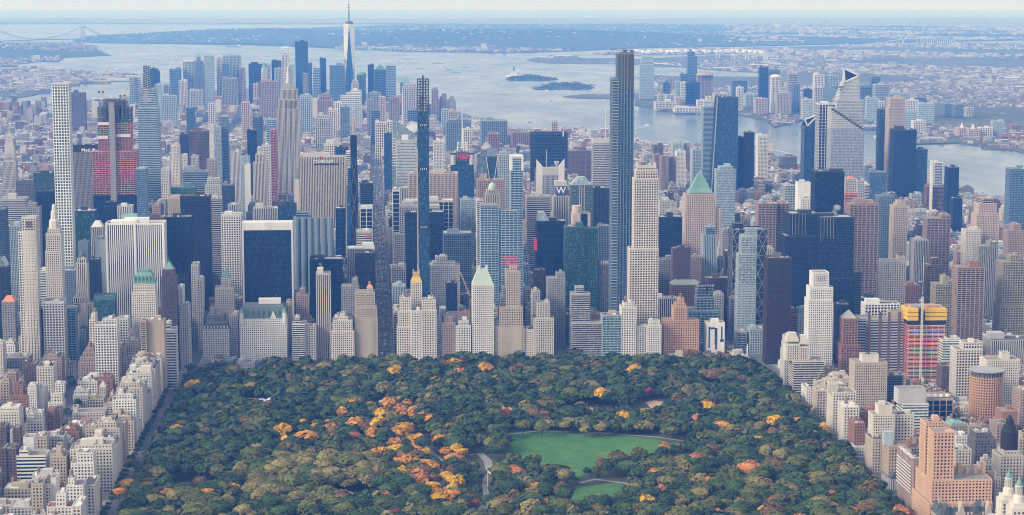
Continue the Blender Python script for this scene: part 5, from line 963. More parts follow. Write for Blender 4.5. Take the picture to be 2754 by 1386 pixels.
# ---------------------------------------------------------------- railway yard towers on the right
Y = 5213; d = None
root, base = make_building('tapering_glass_tower', 'tall blue glass tower widening downward with bright left edge', 'tower', [((xat('C', 1497, 1296, Y), xat('C', 1690, 1296, Y), Y, Y + 48), (xat('C', 1545, 728, Y), xat('C', 1700, 728, Y), Y + 2, Y + 44), gz(940, Y), zat('C', 728, Y))], 'metal', 'blue', 'c', units=2, bulk=0, par=1, roof='tar')
FOOT.append((900, 1000, Y, Y + 48)); VIS.append((*[T('C', q, 0)[0] for q in (1500, 1700)], T('C', 0, 728)[1], T('G', 0, 60)[1], Y))
m = MB(); m.beam((xat('C', 1497, 1296, Y) - .5, Y - .5, gz(940, Y)), (xat('C', 1545, 728, Y) - .5, Y + 1.5, zat('C', 728, Y)), 2.4); m.build('bright_edge', wall('steel'), root, base)
L5 = [('C', 1440, 1522, 792, 1290, 5260, 40, 'lblue', 'blue', 'h', 'banded_glass_tower', 'blue banded glass tower left of the tapering glass one', {}),
 ('C', 1697, 1752, 1022, 1290, 5330, 30, 'metal', 'navy', 'C', 'dark_tower', 'shorter navy tower of two right of the tapering glass tower', {}),
 ('C', 1752, 1818, 985, 1290, 5300, 30, 'metal', 'navy', 'v', 'dark_tower', 'taller navy tower of two right of the tapering glass tower', dict(bulkwall='beige')),
 ('D', 412, 530, 772, 1260, 5090, 44, 'white', 'navy', 'n', 'framed_navy_tower', 'navy tower in a white stone frame left of the stepped glass tower', dict(units=6)),
 ('D', 860, 935, 812, 1290, 5200, 30, 'blue', 'blue', 'c', 'curved_blue_tower', 'blue glass tower with rounded flank right of the stepped glass tower', {}),
 ('D', 940, 1052, 732, 960, 5120, 34, 'pink', 'blue', 'v', 'limestone_glass_tower', 'grey glass tower with stone edge, tallest right of the stepped one', dict(dn=[(928, 1052, 800, 0.5)])),
 ('D', 966, 1135, 968, 1290, 5000, 40, 'metal', 'navy', 'c', 'dark_tower', 'broad dark navy tower with finned top near the river', dict(par=2)),
 ('D', 1135, 1216, 1110, 1290, 5030, 36, 'blue', 'blue', 'C', 'glass_tower', 'lower blue glass tower right of the broad navy one', {}),
 ('D', 1368, 1450, 1245, 1290, 4640, 30, 'metal', 'navy', 'C', 'dark_tower', 'slim navy tower in front of the river', {}),
 ('I', 1405, 1475, 205, 480, 4560, 30, 'metal', 'navy', 'C', 'dark_tower', 'lower navy block joined to the slim navy tower', {}),
 ('D', 132, 248, 1165, 1280, 6200, 40, 'dgrey', 'navy', 'P', 'dark_building', 'dark block near the river left of the triangular topped tower', {}),
 ('I', 255, 348, 88, 230, 4250, 28, 'white', 'win', 'S', 'white_tower', 'white tower with dark central strip left of the navy tower', {}),
 ('I', 275, 365, 205, 310, 3900, 26, 'white', 'win', 'P', 'white_building', 'white stepped block below the white striped tower', {}),
 ('I', 160, 235, 110, 190, 4500, 26, 'lgrey', 'teal', 'f', 'glass_building', 'pale block with rounded glass top', {}),
 ('I', 600, 695, 165, 310, 4050, 30, 'orangewrap', 'win', 'h', 'red_netted_building', 'unfinished block in red netting behind the navy tower', dict(up=[(605, 690, 60, 3, 3, 'g', 'lgrey')])),
 ('I', 695, 748, 70, 240, 4150, 26, 'lgrey', 'blue', 'g', 'grey_tower', 'pale grey tower right of the red netted block', {}),
 ('I', 750, 785, 100, 220, 4200, 26, 'white', 'win', 'h', 'white_tower', 'narrow white banded tower right of the red netted block', {}),
 ('I', 785, 910, 10, 185, 4400, 30, 'blue', 'blue', 'C', 'glass_tower', 'blue glass tower behind the blue grey apartment tower', {}),
 ('I', 1270, 1325, -60, 240, 4880, 30, 'white', 'blue', 'f', 'slab_tower', 'unfinished tower of white slabs in front of the river', {}),
 ('I', 1210, 1360, 120, 240, 4870, 30, 'brick', 'win', 'h', 'unfinished_block', 'wide unfinished red floors at the foot of the white slab tower', {}),
 ('C', 1070, 1142, 1080, 1180, 5900, 40, 'dgrey', 'navy', 'P', 'dark_building', 'dark block before the river right of the tallest tower', {}),
 ('C', 1212, 1295, 1065, 1180, 5750, 40, 'lblue', 'light', 'g', 'pale_building', 'pale framed block before the river', {}),
 ('C', 1295, 1350, 1060, 1170, 5760, 40, 'lgrey', 'win', 'V', 'pale_tower', 'pale slab with side stripe before the river', {}),
 ('C', 1070, 1120, 1150, 1280, 5200, 34, 'granite', 'win', 'V', 'brick_housing_tower', 'brown brick housing tower, first of three before the river', {}),
 ('C', 1122, 1180, 1160, 1280, 5180, 34, 'granite', 'win', 'V', 'brick_housing_tower', 'brown brick housing tower, middle of three before the river', {}),
 ('C', 1182, 1240, 1165, 1280, 5210, 34, 'granite', 'win', 'V', 'brick_housing_tower', 'brown brick housing tower, right of three before the river', {}),
 ('C', 1240, 1310, 1125, 1200, 5500, 34, 'white', 'win', 'P', 'white_building', 'white block with small windows before the river', {}),
 ('C', 1358, 1435, 1110, 1240, 5300, 34, 'lblue', 'win', 'g', 'grey_building', 'grey gridded block left of the banded glass tower', {}),
 ('C', 435, 620, 1120, 1230, 5600, 50, 'plum', 'win', 'P', 'brown_warehouse', 'broad brown warehouse right of the broad navy slab', dict(units=6)),
 ('C', 22, 158, 985, 1060, 6900, 80, 'brick', 'win', 'w', 'red_warehouse', 'red brick warehouse near the river left of the navy slab', dict(roof='green')),
 ('C', 312, 360, 905, 970, 7000, 40, 'beige', 'win', 'w', 'beige_tower', 'beige slab tower standing above the navy slab', {}),
 ('C', 1845, 1918, 1005, 1290, 5600, 36, 'white', 'win', 'g', 'curved_white_tower', 'white gridded tower with flaring lower part before the river', {})]
for t_, *a in L5: k = a.pop(); B(t_, *a, **k)
# unfinished slab tower hoist, stepped spiral tower, triangular topped towers
hx, hz0 = xat('I', 1240, 200, 4860), gz(1500, 4860); m = MB(); m.box(hx - 3, hx + 3, 4858, 4864, hz0, zat('D', 1190, 4860)); tag(m.build('lift_shaft', wall('white'), None, (hx, 4860, hz0)), 'bare white lift shaft beside the unfinished slab tower', 'lift shaft')
Y = 5000; zg = gz(1200, Y); x0, x1 = xat('D', 500, 1000, Y), xat('D', 746, 1000, Y)
root, base = make_building('stepped_glass_tower', 'mirror glass tower with terraces stepping down like a spiral', 'tower', [((x0, x1, Y, Y + 50),) * 2 + (zg, zat('D', 948, Y))] + [((x0, x0 + (x1 - x0) * (1 - (k + 1) / 12), Y + .5, Y + 50),) * 2 + (zat('D', 948, Y) + (zat('D', 800, Y) - zat('D', 948, Y)) * k / 11, zat('D', 948, Y) + (zat('D', 800, Y) - zat('D', 948, Y)) * (k + 1) / 11) for k in range(11)], 'lgrey', 'mirror', 'c', units=0, bulk=0, par=1.4)
FOOT.append((x0, x1, Y, Y + 50)); VIS.append((*[T('D', q, 0)[0] for q in (490, 746)], T('D', 0, 790)[1], T('D', 0, 1240)[1], Y))
m = MB()
for k in range(12): m.box(x0 + (x1 - x0) * (1 - (k + 1) / 12) - 1, x0 + (x1 - x0) * (1 - k / 12), Y - .8, Y - .1, zat('D', 948, Y) + (zat('D', 800, Y) - zat('D', 948, Y)) * k / 11 - 6, zat('D', 948, Y) + (zat('D', 800, Y) - zat('D', 948, Y)) * k / 11)
m.build('terrace', wall('slate'), root, base)
Y = 5165; zg = gz(1240, Y); X_ = lambda x, y: xat('D', x, y, Y); Z_ = lambda y: zat('D', y, Y)
root, base = make_building('angular_tower', 'tall angular silver tower with open triangular top and jutting deck', 'tower', [((X_(547, 735), X_(742, 735), Y, Y + 55),) * 2 + (zg, Z_(737)), ((X_(556, 735), X_(716, 735), Y + 4, Y + 50), (X_(598, 610), X_(716, 610), Y + 8, Y + 46), Z_(737), Z_(610))], 'lgrey', 'light', 'H', units=0, bulk=0, par=0)
a, b_, c_ = (X_(598, 507), Y + 8, Z_(507)), (X_(716, 562), Y + 8, Z_(562)), (X_(604, 610), Y + 8, Z_(610)); e_ = (X_(716, 610), Y + 8, Z_(610)); bk = (X_(660, 560), Y + 44, Z_(600))
m = MB(); m.beam(a, b_, 4.5); m.beam(b_, c_, 4.5); m.beam(c_, a, 4.5); m.build('triangle_frame', wall('white'), root, base)
m = MB(); m.quads([[c_, e_, b_, b_]]); m.quads([[(c_[0], c_[1] + 30, c_[2]), c_, a, a], [e_, (e_[0], e_[1] + 30, e_[2]), b_, b_]]); m.build('upper_facet', wall('lgrey'), root, base)
m = MB(); m.quads([[(a[0], a[1] + 3, a[2]), (c_[0], c_[1] + 3, c_[2]), (b_[0], b_[1] + 3, b_[2]), (b_[0], b_[1] + 3, b_[2])]]); m.build('dark_opening', glass('navy'), root, base)
m = MB(); m.quads([[(X_(596, 655), Y + 20, Z_(655)), (X_(495, 648), Y + 12, Z_(648)), (X_(580, 668), Y + 2, Z_(640)), (X_(596, 655), Y + 4, Z_(640))], [(X_(596, 672), Y + 20, Z_(672)), (X_(495, 652), Y + 12, Z_(650)), (X_(580, 672), Y + 2, Z_(662)), (X_(596, 672), Y + 4, Z_(672))]]); m.build('viewing_deck', wall('steel'), root, base)
FOOT.append((X_(547, 735), X_(742, 735), Y, Y + 55)); VIS.append((*[T('D', q, 0)[0] for q in (547, 742)], T('D', 0, 507)[1], T('D', 0, 900)[1], Y))
d = B('D', 302, 412, 940, 1290, 5280, 44, 'metal', 'blue', 'h', 'triangular_topped_tower', 'blue banded tower with white triangular frame on top', units=0, bulk=0, par=0)
a, b_, c_ = (xat('D', 303, 885, 5280), 5280, zat('D', 885, 5280)), (xat('D', 411, 845, 5280), 5280, zat('D', 845, 5280)), (xat('D', 325, 930, 5280), 5280, zat('D', 930, 5280))
sub(d, 'triangle_frame', wall('white'), lambda m: (m.beam(a, b_, 3.5), m.beam(b_, c_, 3.5), m.beam(c_, a, 3.5)))
sub(d, 'sloping_top', glass('blue'), lambda m: m.quads([[c_, (d['r'][1], 5280, d['z']), b_, b_], [(d['r'][0], 5280, d['z']), c_, a, a], [a, b_, (d['r'][1], 5320, d['z']), (d['r'][0], 5320, d['z'])], [(d['r'][0], 5280, d['z']), (d['r'][1], 5280, d['z']), (d['r'][1], 5280, d['z'] + .1), (d['r'][0], 5280, d['z'] + .1)]]))
# ---------------------------------------------------------------- the downtown skyline
L6 = [('A', 527, 628, 690, 860, 7900, 40, 'plum', 'win', 'plum brick slab tower right of the white grid tower', dict(up=[(545, 575, 672, 4, 10)])),
 ('A', 958, 1000, 575, 770, 8900, 30, 'lblue', 'blue', 'blue glass tower with pale side, left of the tapering supertall', {}), ('A', 990, 1042, 568, 770, 8920, 30, 'white', 'light', 'white slab tower left of the tapering supertall', {}),
 ('A', 1105, 1178, 530, 650, 9600, 50, 'metal', 'navy', 'dark blocky tower right of the tapering spire', dict(up=[(1115, 1168, 512, 4, 4)])), ('A', 1148, 1196, 628, 800, 8600, 30, 'lblue', 'light', 'pale slab tower right of the tapering supertall', {}),
 ('A', 1205, 1312, 712, 770, 8200, 50, 'lblue', 'win', 'low pale slab housing right of the tapering supertall', {}), ('A', 1210, 1262, 632, 700, 9000, 40, 'grey', 'win', 'grey tower below the flat topped navy tower', {}),
 ('A', 1256, 1336, 514, 600, 9900, 50, 'blue', 'blue', 'blue tower with pale stepped side downtown', {}), ('A', 1325, 1388, 600, 780, 9400, 40, 'cream', 'win', 'cream courthouse tower downtown', {}),
 ('A', 1356, 1440, 458, 560, 9950, 50, 'lblue', 'win', 'pale striped tower with lighter top band', dict(up=[(1356, 1440, 443, 1, 1, 'S', 'white')])), ('A', 1440, 1512, 480, 680, 9900, 44, 'blue', 'win', 'spired art deco tower downtown', dict(up=[(1448, 1502, 455, 3, 3), (1455, 1482, 425, 6, 6)], pyr=398)),
 ('A', 1514, 1584, 415, 720, 9550, 30, 'lblue', 'light', 'rippled silver tower downtown', {}), ('A', 1604, 1645, 440, 600, 9980, 30, 'lgrey', 'win', 'slim white tower downtown right of the rippled one', dict(up=[(1610, 1640, 428, 2, 2)])),
 ('A', 1648, 1695, 475, 570, 9700, 40, 'blue', 'blue', 'dark blue stepped tower before the broad pale slab', {}), ('A', 1650, 1784, 412, 590, 10050, 50, 'lblue', 'win', 'broad pale slab tower with roof aerial downtown', {}),
 ('A', 1648, 1760, 582, 780, 9350, 50, 'grey', 'win', 'broad grey windowless slab downtown', {}), ('A', 1783, 1815, 505, 640, 9900, 40, 'granite', 'win', 'stepped brown tower downtown', {}), ('A', 1842, 1996, 477, 640, 9900, 50, 'metal', 'navy', 'broad navy block downtown', {}),
 ('A', 1400, 1505, 670, 790, 9300, 44, 'lgrey', 'win', 'white municipal tower with wide body', {}), ('A', 1545, 1590, 770, 830, 8000, 40, 'cream', 'win', 'cream block below the rippled tower', {}), ('A', 1790, 1850, 760, 880, 7300, 40, 'pink', 'win', 'rose brick tower right of downtown slab', {}),
 ('B', 62, 100, 510, 610, 9700, 30, 'white', 'win', 'slim gothic tower with green pyramid spire', dict(pyr=460)), ('B', 98, 128, 478, 590, 9800, 26, 'lblue', 'win', 'slim stepped tower beside the gothic spire', {}),
 ('B', 138, 210, 452, 520, 9950, 50, 'metal', 'navy', 'navy tower with flat top left of the needle', {}), ('B', 158, 212, 507, 650, 9700, 40, 'lblue', 'win', 'pale tower below the navy flat topped one', {}), ('B', 212, 254, 405, 650, 9650, 30, 'cream', 'win', 'tall cream tower with stepped crown left of the needle', dict(up=[(218, 248, 390, 3, 3)])),
 ('B', 275, 306, 482, 640, 9000, 26, 'lblue', 'light', 'slim stacked glass tower right of the needle', {}), ('B', 313, 405, 310, 690, 9800, 55, 'metal', 'blue', 'tall dark glass tower, second highest downtown', {}), ('B', 404, 437, 470, 680, 9900, 40, 'blue', 'blue', 'dark tower at the flank of the second highest', {}),
 ('B', 370, 410, 548, 690, 9500, 30, 'grey', 'win', 'grey stepped tower before the second highest', {}), ('B', 446, 498, 505, 640, 9600, 34, 'lblue', 'blue', 'blue striped tower downtown', {}), ('B', 495, 542, 435, 640, 9650, 34, 'metal', 'blue', 'slim blue tower with open top frame', {}),
 ('B', 568, 681, 487, 730, 9450, 50, 'blue', 'blue', 'broad blue slab left of the highest tower', {}), ('B', 770, 838, 560, 720, 9750, 50, 'blue', 'win', 'dome topped tower right of the highest tower', dict(dome=533)), ('B', 852, 898, 482, 680, 9900, 34, 'metal', 'navy', 'navy tower with sliced top', {}),
 ('B', 900, 990, 520, 700, 9750, 60, 'blue', 'blue', 'blue tower with copper pyramid roof', dict(pyr=478)), ('B', 988, 1060, 488, 740, 9600, 55, 'lblue', 'blue', 'pale banded slab right of the pyramid roofed tower', {}), ('B', 1093, 1170, 615, 700, 9900, 55, 'blue', 'win', 'tower with cut pyramid top right of the pale slab', dict(pyr=588, flat=12)),
 ('B', 1112, 1218, 645, 815, 8300, 60, 'lgrey', 'win', 'pale gridded block left of the pencil tower crown', dict(up=[(1118, 1212, 625, 2, 2)])), ('B', 1325, 1376, 668, 850, 8700, 30, 'granite', 'win', 'brown waterfront tower right of the pencil tower', dict(up=[(1332, 1368, 655, 3, 3)])), ('B', 1376, 1418, 740, 840, 8750, 30, 'granite', 'win', 'lower brown waterfront tower by the river', dict(up=[(1385, 1410, 718, 4, 4)])),
 ('B', 50, 186, 605, 820, 8600, 60, 'granite', 'win', 'broad brown telephone building with blank ribs', {}), ('B', 0, 40, 625, 720, 9000, 50, 'pink', 'win', 'rose block left of the brown telephone building', {}), ('B', 728, 785, 620, 680, 9350, 34, 'lgrey', 'win', 'pale old tower at the foot of the highest tower', dict(up=[(738, 778, 597, 4, 4)])),
 ('B', 650, 806, 712, 785, 7900, 60, 'white', 'light', 'white stepped banded block below the highest tower', dict(up=[(690, 806, 690, 4, 4), (725, 806, 675, 4, 4)])), ('B', 478, 595, 745, 835, 7900, 60, 'granite', 'win', 'broad rose brick block right of the great limestone tower', dict(up=[(490, 580, 715, 5, 5), (505, 565, 698, 5, 5)])), ('B', 340, 438, 718, 850, 7700, 60, 'lblue', 'win', 'pale broad block touching the great limestone tower', dict(up=[(352, 430, 706, 4, 4)])),
 ('B', 462, 588, 880, 960, 6900, 60, 'lgrey', 'win', 'wide stepped loft block in the far midtown', dict(up=[(475, 560, 860, 4, 4)])), ('B', 648, 718, 795, 910, 7300, 40, 'blue', 'win', 'blue grey tower in far midtown', {}), ('B', 845, 885, 740, 900, 7500, 34, 'grey', 'win', 'dark slim tower in the far village', {}), ('B', 880, 945, 820, 900, 7400, 40, 'blue', 'navy', 'navy block in the far village', {}),
 ('B', 935, 985, 720, 830, 8300, 40, 'pink', 'win', 'rose tower left of the pale gridded block', {}), ('B', 1008, 1088, 725, 830, 8300, 50, 'granite', 'win', 'brown broad block left of the pale gridded one', {}), ('B', 860, 952, 690, 800, 8600, 50, 'grey', 'win', 'grey broad block below the sliced navy tower', {}),
 ('B', 1150, 1235, 820, 880, 7200, 50, 'blue', 'navy', 'dark glass block in the far village', {}), ('B', 600, 655, 760, 830, 7600, 40, 'white', 'win', 'white gridded block below the broad blue slab', {}), ('B', 555, 625, 815, 870, 7300, 40, 'cream', 'win', 'cream loft block in far midtown', {}), ('B', 735, 760, 880, 985, 6300, 26, 'pink', 'win', 'slim rose slab above the thin black tower', {}),
 ('B', 0, 70, 870, 960, 6900, 40, 'dgrey', 'navy', 'dark block in far midtown', {}), ('B', 100, 175, 885, 960, 6800, 40, 'lblue', 'blue', 'pale blue tower in far midtown', {}),
 ('B', 905, 1000, 910, 980, 6500, 50, 'cream', 'win', 'cream terraced block left of the needled tower', {}), ('B', 995, 1035, 900, 985, 6300, 34, 'white', 'win', 'white stepped tower left of the needle tower', {}), ('B', 1435, 1620, 905, 1000, 6700, 90, 'blue', 'win', 'broad banded office block near the river', dict(up=[(1445, 1600, 890, 5, 5)])), ('B', 1695, 1888, 900, 975, 7000, 90, 'blue', 'win', 'low broad pier building at the river', {}),
 ('B', 1400, 1450, 815, 860, 8200, 50, 'lblue', 'win', 'pale block at the river edge', {}), ('B', 1450, 1520, 825, 870, 8000, 50, 'beige', 'win', 'beige block at the river edge', {}), ('B', 1560, 1620, 960, 1030, 6300, 50, 'cream', 'win', 'cream block near the river', {}), ('B', 1745, 1830, 995, 1040, 6500, 60, 'brick', 'win', 'red warehouse block near the river', {}),
 # Jersey side
 ('C', 970, 1075, 480, 760, 10450, 44, 'lblue', 'light', 'tall pale tower with lit crown across the river', dict(up=[(978, 1070, 450, 2, 2), (986, 1066, 422, 3, 3)])), ('C', 1322, 1393, 420, 610, 10250, 40, 'blue', 'blue', 'tallest tower across the river', dict(up=[(1326, 1378, 385, 3, 3)])),
 ('C', 1270, 1322, 550, 690, 10150, 34, 'blue', 'navy', 'navy tower left of the tallest across the river', {}), ('C', 1396, 1510, 560, 730, 10100, 44, 'granite', 'win', 'brown curved top tower across the river', dict(dome=540)), ('C', 1300, 1412, 612, 770, 9900, 44, 'metal', 'navy', 'broad navy tower across the river', {}), ('C', 1275, 1306, 610, 770, 9850, 30, 'white', 'light', 'slim white edged tower across the river', {}),
 ('C', 1145, 1198, 612, 700, 10500, 40, 'blue', 'win', 'grey blue tower across the river beside the curved road', {}), ('C', 1235, 1270, 606, 700, 10400, 34, 'lblue', 'light', 'pale slim tower across the river', {}), ('C', 1688, 1736, 648, 850, 9400, 30, 'white', 'win', 'slim white tower across the river', {}), ('C', 1858, 1922, 502, 730, 9600, 36, 'metal', 'navy', 'dark stacked tower across the river', {}),
 ('C', 1655, 1765, 598, 690, 9900, 50, 'blue', 'navy', 'dark pair of towers across the river', {}), ('C', 1825, 1915, 732, 830, 9100, 44, 'pink', 'win', 'brown block across the river', {}), ('C', 1750, 1830, 700, 800, 9700, 50, 'lblue', 'win', 'low blue block across the river', {}), ('C', 1103, 1160, 700, 760, 9900, 40, 'lgrey', 'win', 'small pale office block across the river, first of three', {}), ('C', 1163, 1228, 704, 770, 9850, 40, 'lgrey', 'win', 'small pale office block across the river, second of three', {}), ('C', 1231, 1275, 722, 770, 9800, 40, 'pink', 'win', 'small pale office block across the river, third of three', {}),
 ('C', 1085, 1242, 757, 805, 9500, 70, 'cream', 'win', 'long cream waterfront hotel across the river', {}), ('C', 1228, 1440, 797, 832, 9250, 50, 'white', 'win', 'long white pier block on the river', {}), ('C', 1395, 1440, 745, 790, 9500, 40, 'white', 'win', 'white small block behind the long pier block', {}), ('C', 1445, 1515, 745, 790, 9600, 60, 'white', 'light', 'white terraced block across the river', dict(up=[(1465, 1500, 720, 5, 5)])), ('C', 1520, 1620, 695, 740, 10000, 60, 'cream', 'win', 'cream low block across the river', {}),
 ('D', 58, 130, 575, 790, 9200, 40, 'cream', 'win', 'cream rounded tower across the river', dict(dome=550)), ('D', 185, 252, 545, 690, 9500, 40, 'pink', 'blue', 'dark sided tower across the river', {}), ('D', 42, 120, 520, 600, 9800, 40, 'blue', 'blue', 'blue tower behind the cream rounded one', {}), ('D', 95, 205, 690, 820, 9100, 50, 'beige', 'win', 'beige stepped block across the river', {}), ('D', 212, 270, 625, 760, 9200, 40, 'blue', 'win', 'grey blue tower across the river', {}),
 ('D', 378, 455, 556, 640, 9300, 40, 'white', 'win', 'white topped tower left of the angular tower', {}), ('D', 375, 437, 650, 840, 8900, 36, 'lgrey', 'win', 'grey ribbed slab left of the framed navy tower', {}), ('D', 475, 556, 563, 640, 9300, 40, 'lblue', 'win', 'pale slab tower left of the angular tower top', {}), ('D', 435, 545, 652, 740, 9000, 50, 'blue', 'light', 'pale banded tower left of the angular tower', {}), ('D', 290, 366, 737, 850, 8700, 40, 'lgrey', 'light', 'pale tower above the triangular topped tower', {}), ('D', 308, 372, 665, 740, 9100, 40, 'metal', 'navy', 'navy block across the river', {}),
 ('D', 720, 800, 640, 720, 9000, 50, 'blue', 'navy', 'navy tower right of the angular tower', {}), ('D', 800, 866, 572, 640, 9300, 40, 'blue', 'navy', 'dark blue tower right of the angular tower', {}), ('D', 828, 930, 630, 720, 8900, 50, 'lgrey', 'blue', 'grey banded tower right of the angular tower', {}), ('D', 766, 850, 728, 950, 8500, 40, 'lblue', 'light', 'wavy pale tower right of the angular tower', {}), ('D', 848, 900, 755, 860, 8600, 40, 'white', 'win', 'white gridded tower right of the wavy one', {}), ('D', 898, 940, 720, 760, 8900, 40, 'lgrey', 'win', 'grey block behind the limestone glass tower', {}),
 ('D', 940, 1080, 692, 730, 9000, 60, 'lblue', 'light', 'pale glass block over the limestone glass tower', {}), ('D', 1055, 1150, 745, 830, 8600, 44, 'white', 'win', 'white gridded tower near the right riverbank', {}), ('D', 1130, 1208, 725, 780, 8800, 44, 'blue', 'navy', 'navy tower near the right riverbank', {}), ('D', 1150, 1268, 772, 890, 8400, 50, 'lblue', 'light', 'pale banded apartment tower near the right riverbank', {}), ('D', 1050, 1140, 825, 960, 8100, 44, 'lblue', 'light', 'pale glass tower at the right riverbank', {}), ('D', 1112, 1202, 898, 965, 7900, 40, 'white', 'win', 'white block at the right riverbank', {}),
 ('D', 1340, 1418, 772, 860, 8900, 60, 'blue', 'win', 'dark broad hospital block, left of two', {}), ('D', 1418, 1507, 778, 860, 8850, 60, 'blue', 'win', 'dark broad hospital block, right of two', {}), ('D', 1508, 1556, 800, 850, 8800, 50, 'lgrey', 'win', 'pale block beside the dark hospital blocks', {}), ('D', 1702, 1786, 900, 1060, 7700, 34, 'lblue', 'light', 'pale tower on the right riverbank', {}), ('D', 1442, 1520, 950, 1030, 7650, 44, 'pink', 'win', 'brick block with white pyramid on the right riverbank, left', dict(pyr=915, inset=16)), ('D', 1520, 1606, 958, 1040, 7620, 44, 'pink', 'win', 'brick block with white pyramid on the right riverbank, right', dict(pyr=925, inset=16)), ('D', 1608, 1700, 948, 1050, 7650, 44, 'white', 'win', 'brick and white banded block on the right riverbank', {}),
 ('D', 1760, 1818, 1010, 1070, 7500, 44, 'brick', 'win', 'low brick waterfront block, first of three', {}), ('D', 1822, 1878, 1014, 1075, 7480, 44, 'brick', 'win', 'low brick waterfront block, second of three', {}), ('D', 1884, 1945, 1018, 1080, 7460, 44, 'brick', 'win', 'low brick waterfront block, third of three', {}), ('D', 1252, 1330, 985, 1020, 7900, 50, 'brick', 'win', 'brick railway terminal on the riverbank', {}), ('D', 1842, 1905, 930, 980, 8000, 44, 'brick', 'win', 'red brick block behind the waterfront', {})]
for t_, x0, x1, yt, yv, Y, dep, wl, gl, lab, k in L6:
    k = dict(k); pyr, dome, ins, fl_ = k.pop('pyr', None), k.pop('dome', None), k.pop('inset', .5), k.pop('flat', .3)
    nm = 'riverside_building' if t_ in 'CD' else 'downtown_tower'
    d = B(t_, x0, x1, yt, yv, Y, dep, wl, gl, 'w' if gl == 'win' else 'x', nm, lab, units=2 if pyr is None and dome is None else 0, bulk=0 if pyr or dome else 1, cat='tower' if nm[0] == 'd' else 'building', **k)
    if pyr: pyramid(d, wall('white' if ins > 9 else 'copper'), t_, pyr, inset=ins, wtop=fl_)
    if dome:
        zd = zat(t_, dome, Y); r = d['r']; hw = (r[1] - r[0]) / 2; sub(d, 'domed_top', wall('copper' if t_ == 'B' else wl), lambda m: m.lathe(*rc(d), [(hw * math.cos(a) * 1.2, d['z'] + (zd - d['z']) * math.sin(a)) for a in np.linspace(0, 1.55, 6)], 16))
# highest tower: square base turning into a square set corner-wise, with mast
Y = 9644; xl, xr = xat('B', 680, 690, Y), xat('B', 757, 690, Y); zg = gz(-100, Y); cx = (xl + xr) / 2; hb_ = (xr - xl) / 2; cyy = Y + hb_; zt = zat('B', 178, Y); z0 = zg + 55; ht = hb_
root = empty('highest_tower', (cx, Y, zg)); tag(root, 'highest downtown tower with white tapering facets and a mast', 'tower'); base = (cx, Y, zg)
bt = [(cx - hb_, cyy - hb_, z0), (cx + hb_, cyy - hb_, z0), (cx + hb_, cyy + hb_, z0), (cx - hb_, cyy + hb_, z0)]; ta_ = xat('B', 672, 178, Y); th = cx - ta_
tp = [(cx, cyy - th, zt), (cx + th, cyy, zt), (cx, cyy + th, zt), (cx - th, cyy, zt)]
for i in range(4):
    m = MB(); m.quads([[bt[i], bt[(i + 1) % 4], tp[i], tp[i]]]); m.build('upright_facet', glass('blue'), root, base)  # dark reflection put into the glass colour; real glazing matches the inverted facets
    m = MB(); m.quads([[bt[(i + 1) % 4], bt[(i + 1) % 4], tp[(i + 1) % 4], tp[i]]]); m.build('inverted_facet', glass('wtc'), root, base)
m = MB(); m.quads([tp]); m.build('roof', roofm('tar'), root, base)
m = MB(); m.box(cx - hb_, cx + hb_, cyy - hb_, cyy + hb_, zg, z0); m.build('base', wall('lgrey'), root, base)
m = MB(); m.ring(cx, cyy, th * .72, th * .72, zt, zt + 8, 20); m.ring(cx, cyy, th * .45, th * .45, zt + 8, zt + 12, 16); m.beam((cx, cyy, zt), (cx, cyy, zat('B', -10, Y)), 7, 0, 1.5); [m.ring(cx, cyy, 5, 5, zat('B', y_, Y), zat('B', y_ - 5, Y), 8) for y_ in (160, 120, 92, 60, 40)]; m.build('mast', wall('dgrey'), root, base)
FOOT.append((xl, xr, Y, Y + 60)); VIS.append((*[T('B', q, 0)[0] for q in (672, 770)], 0, T('B', 0, 680)[1], Y))
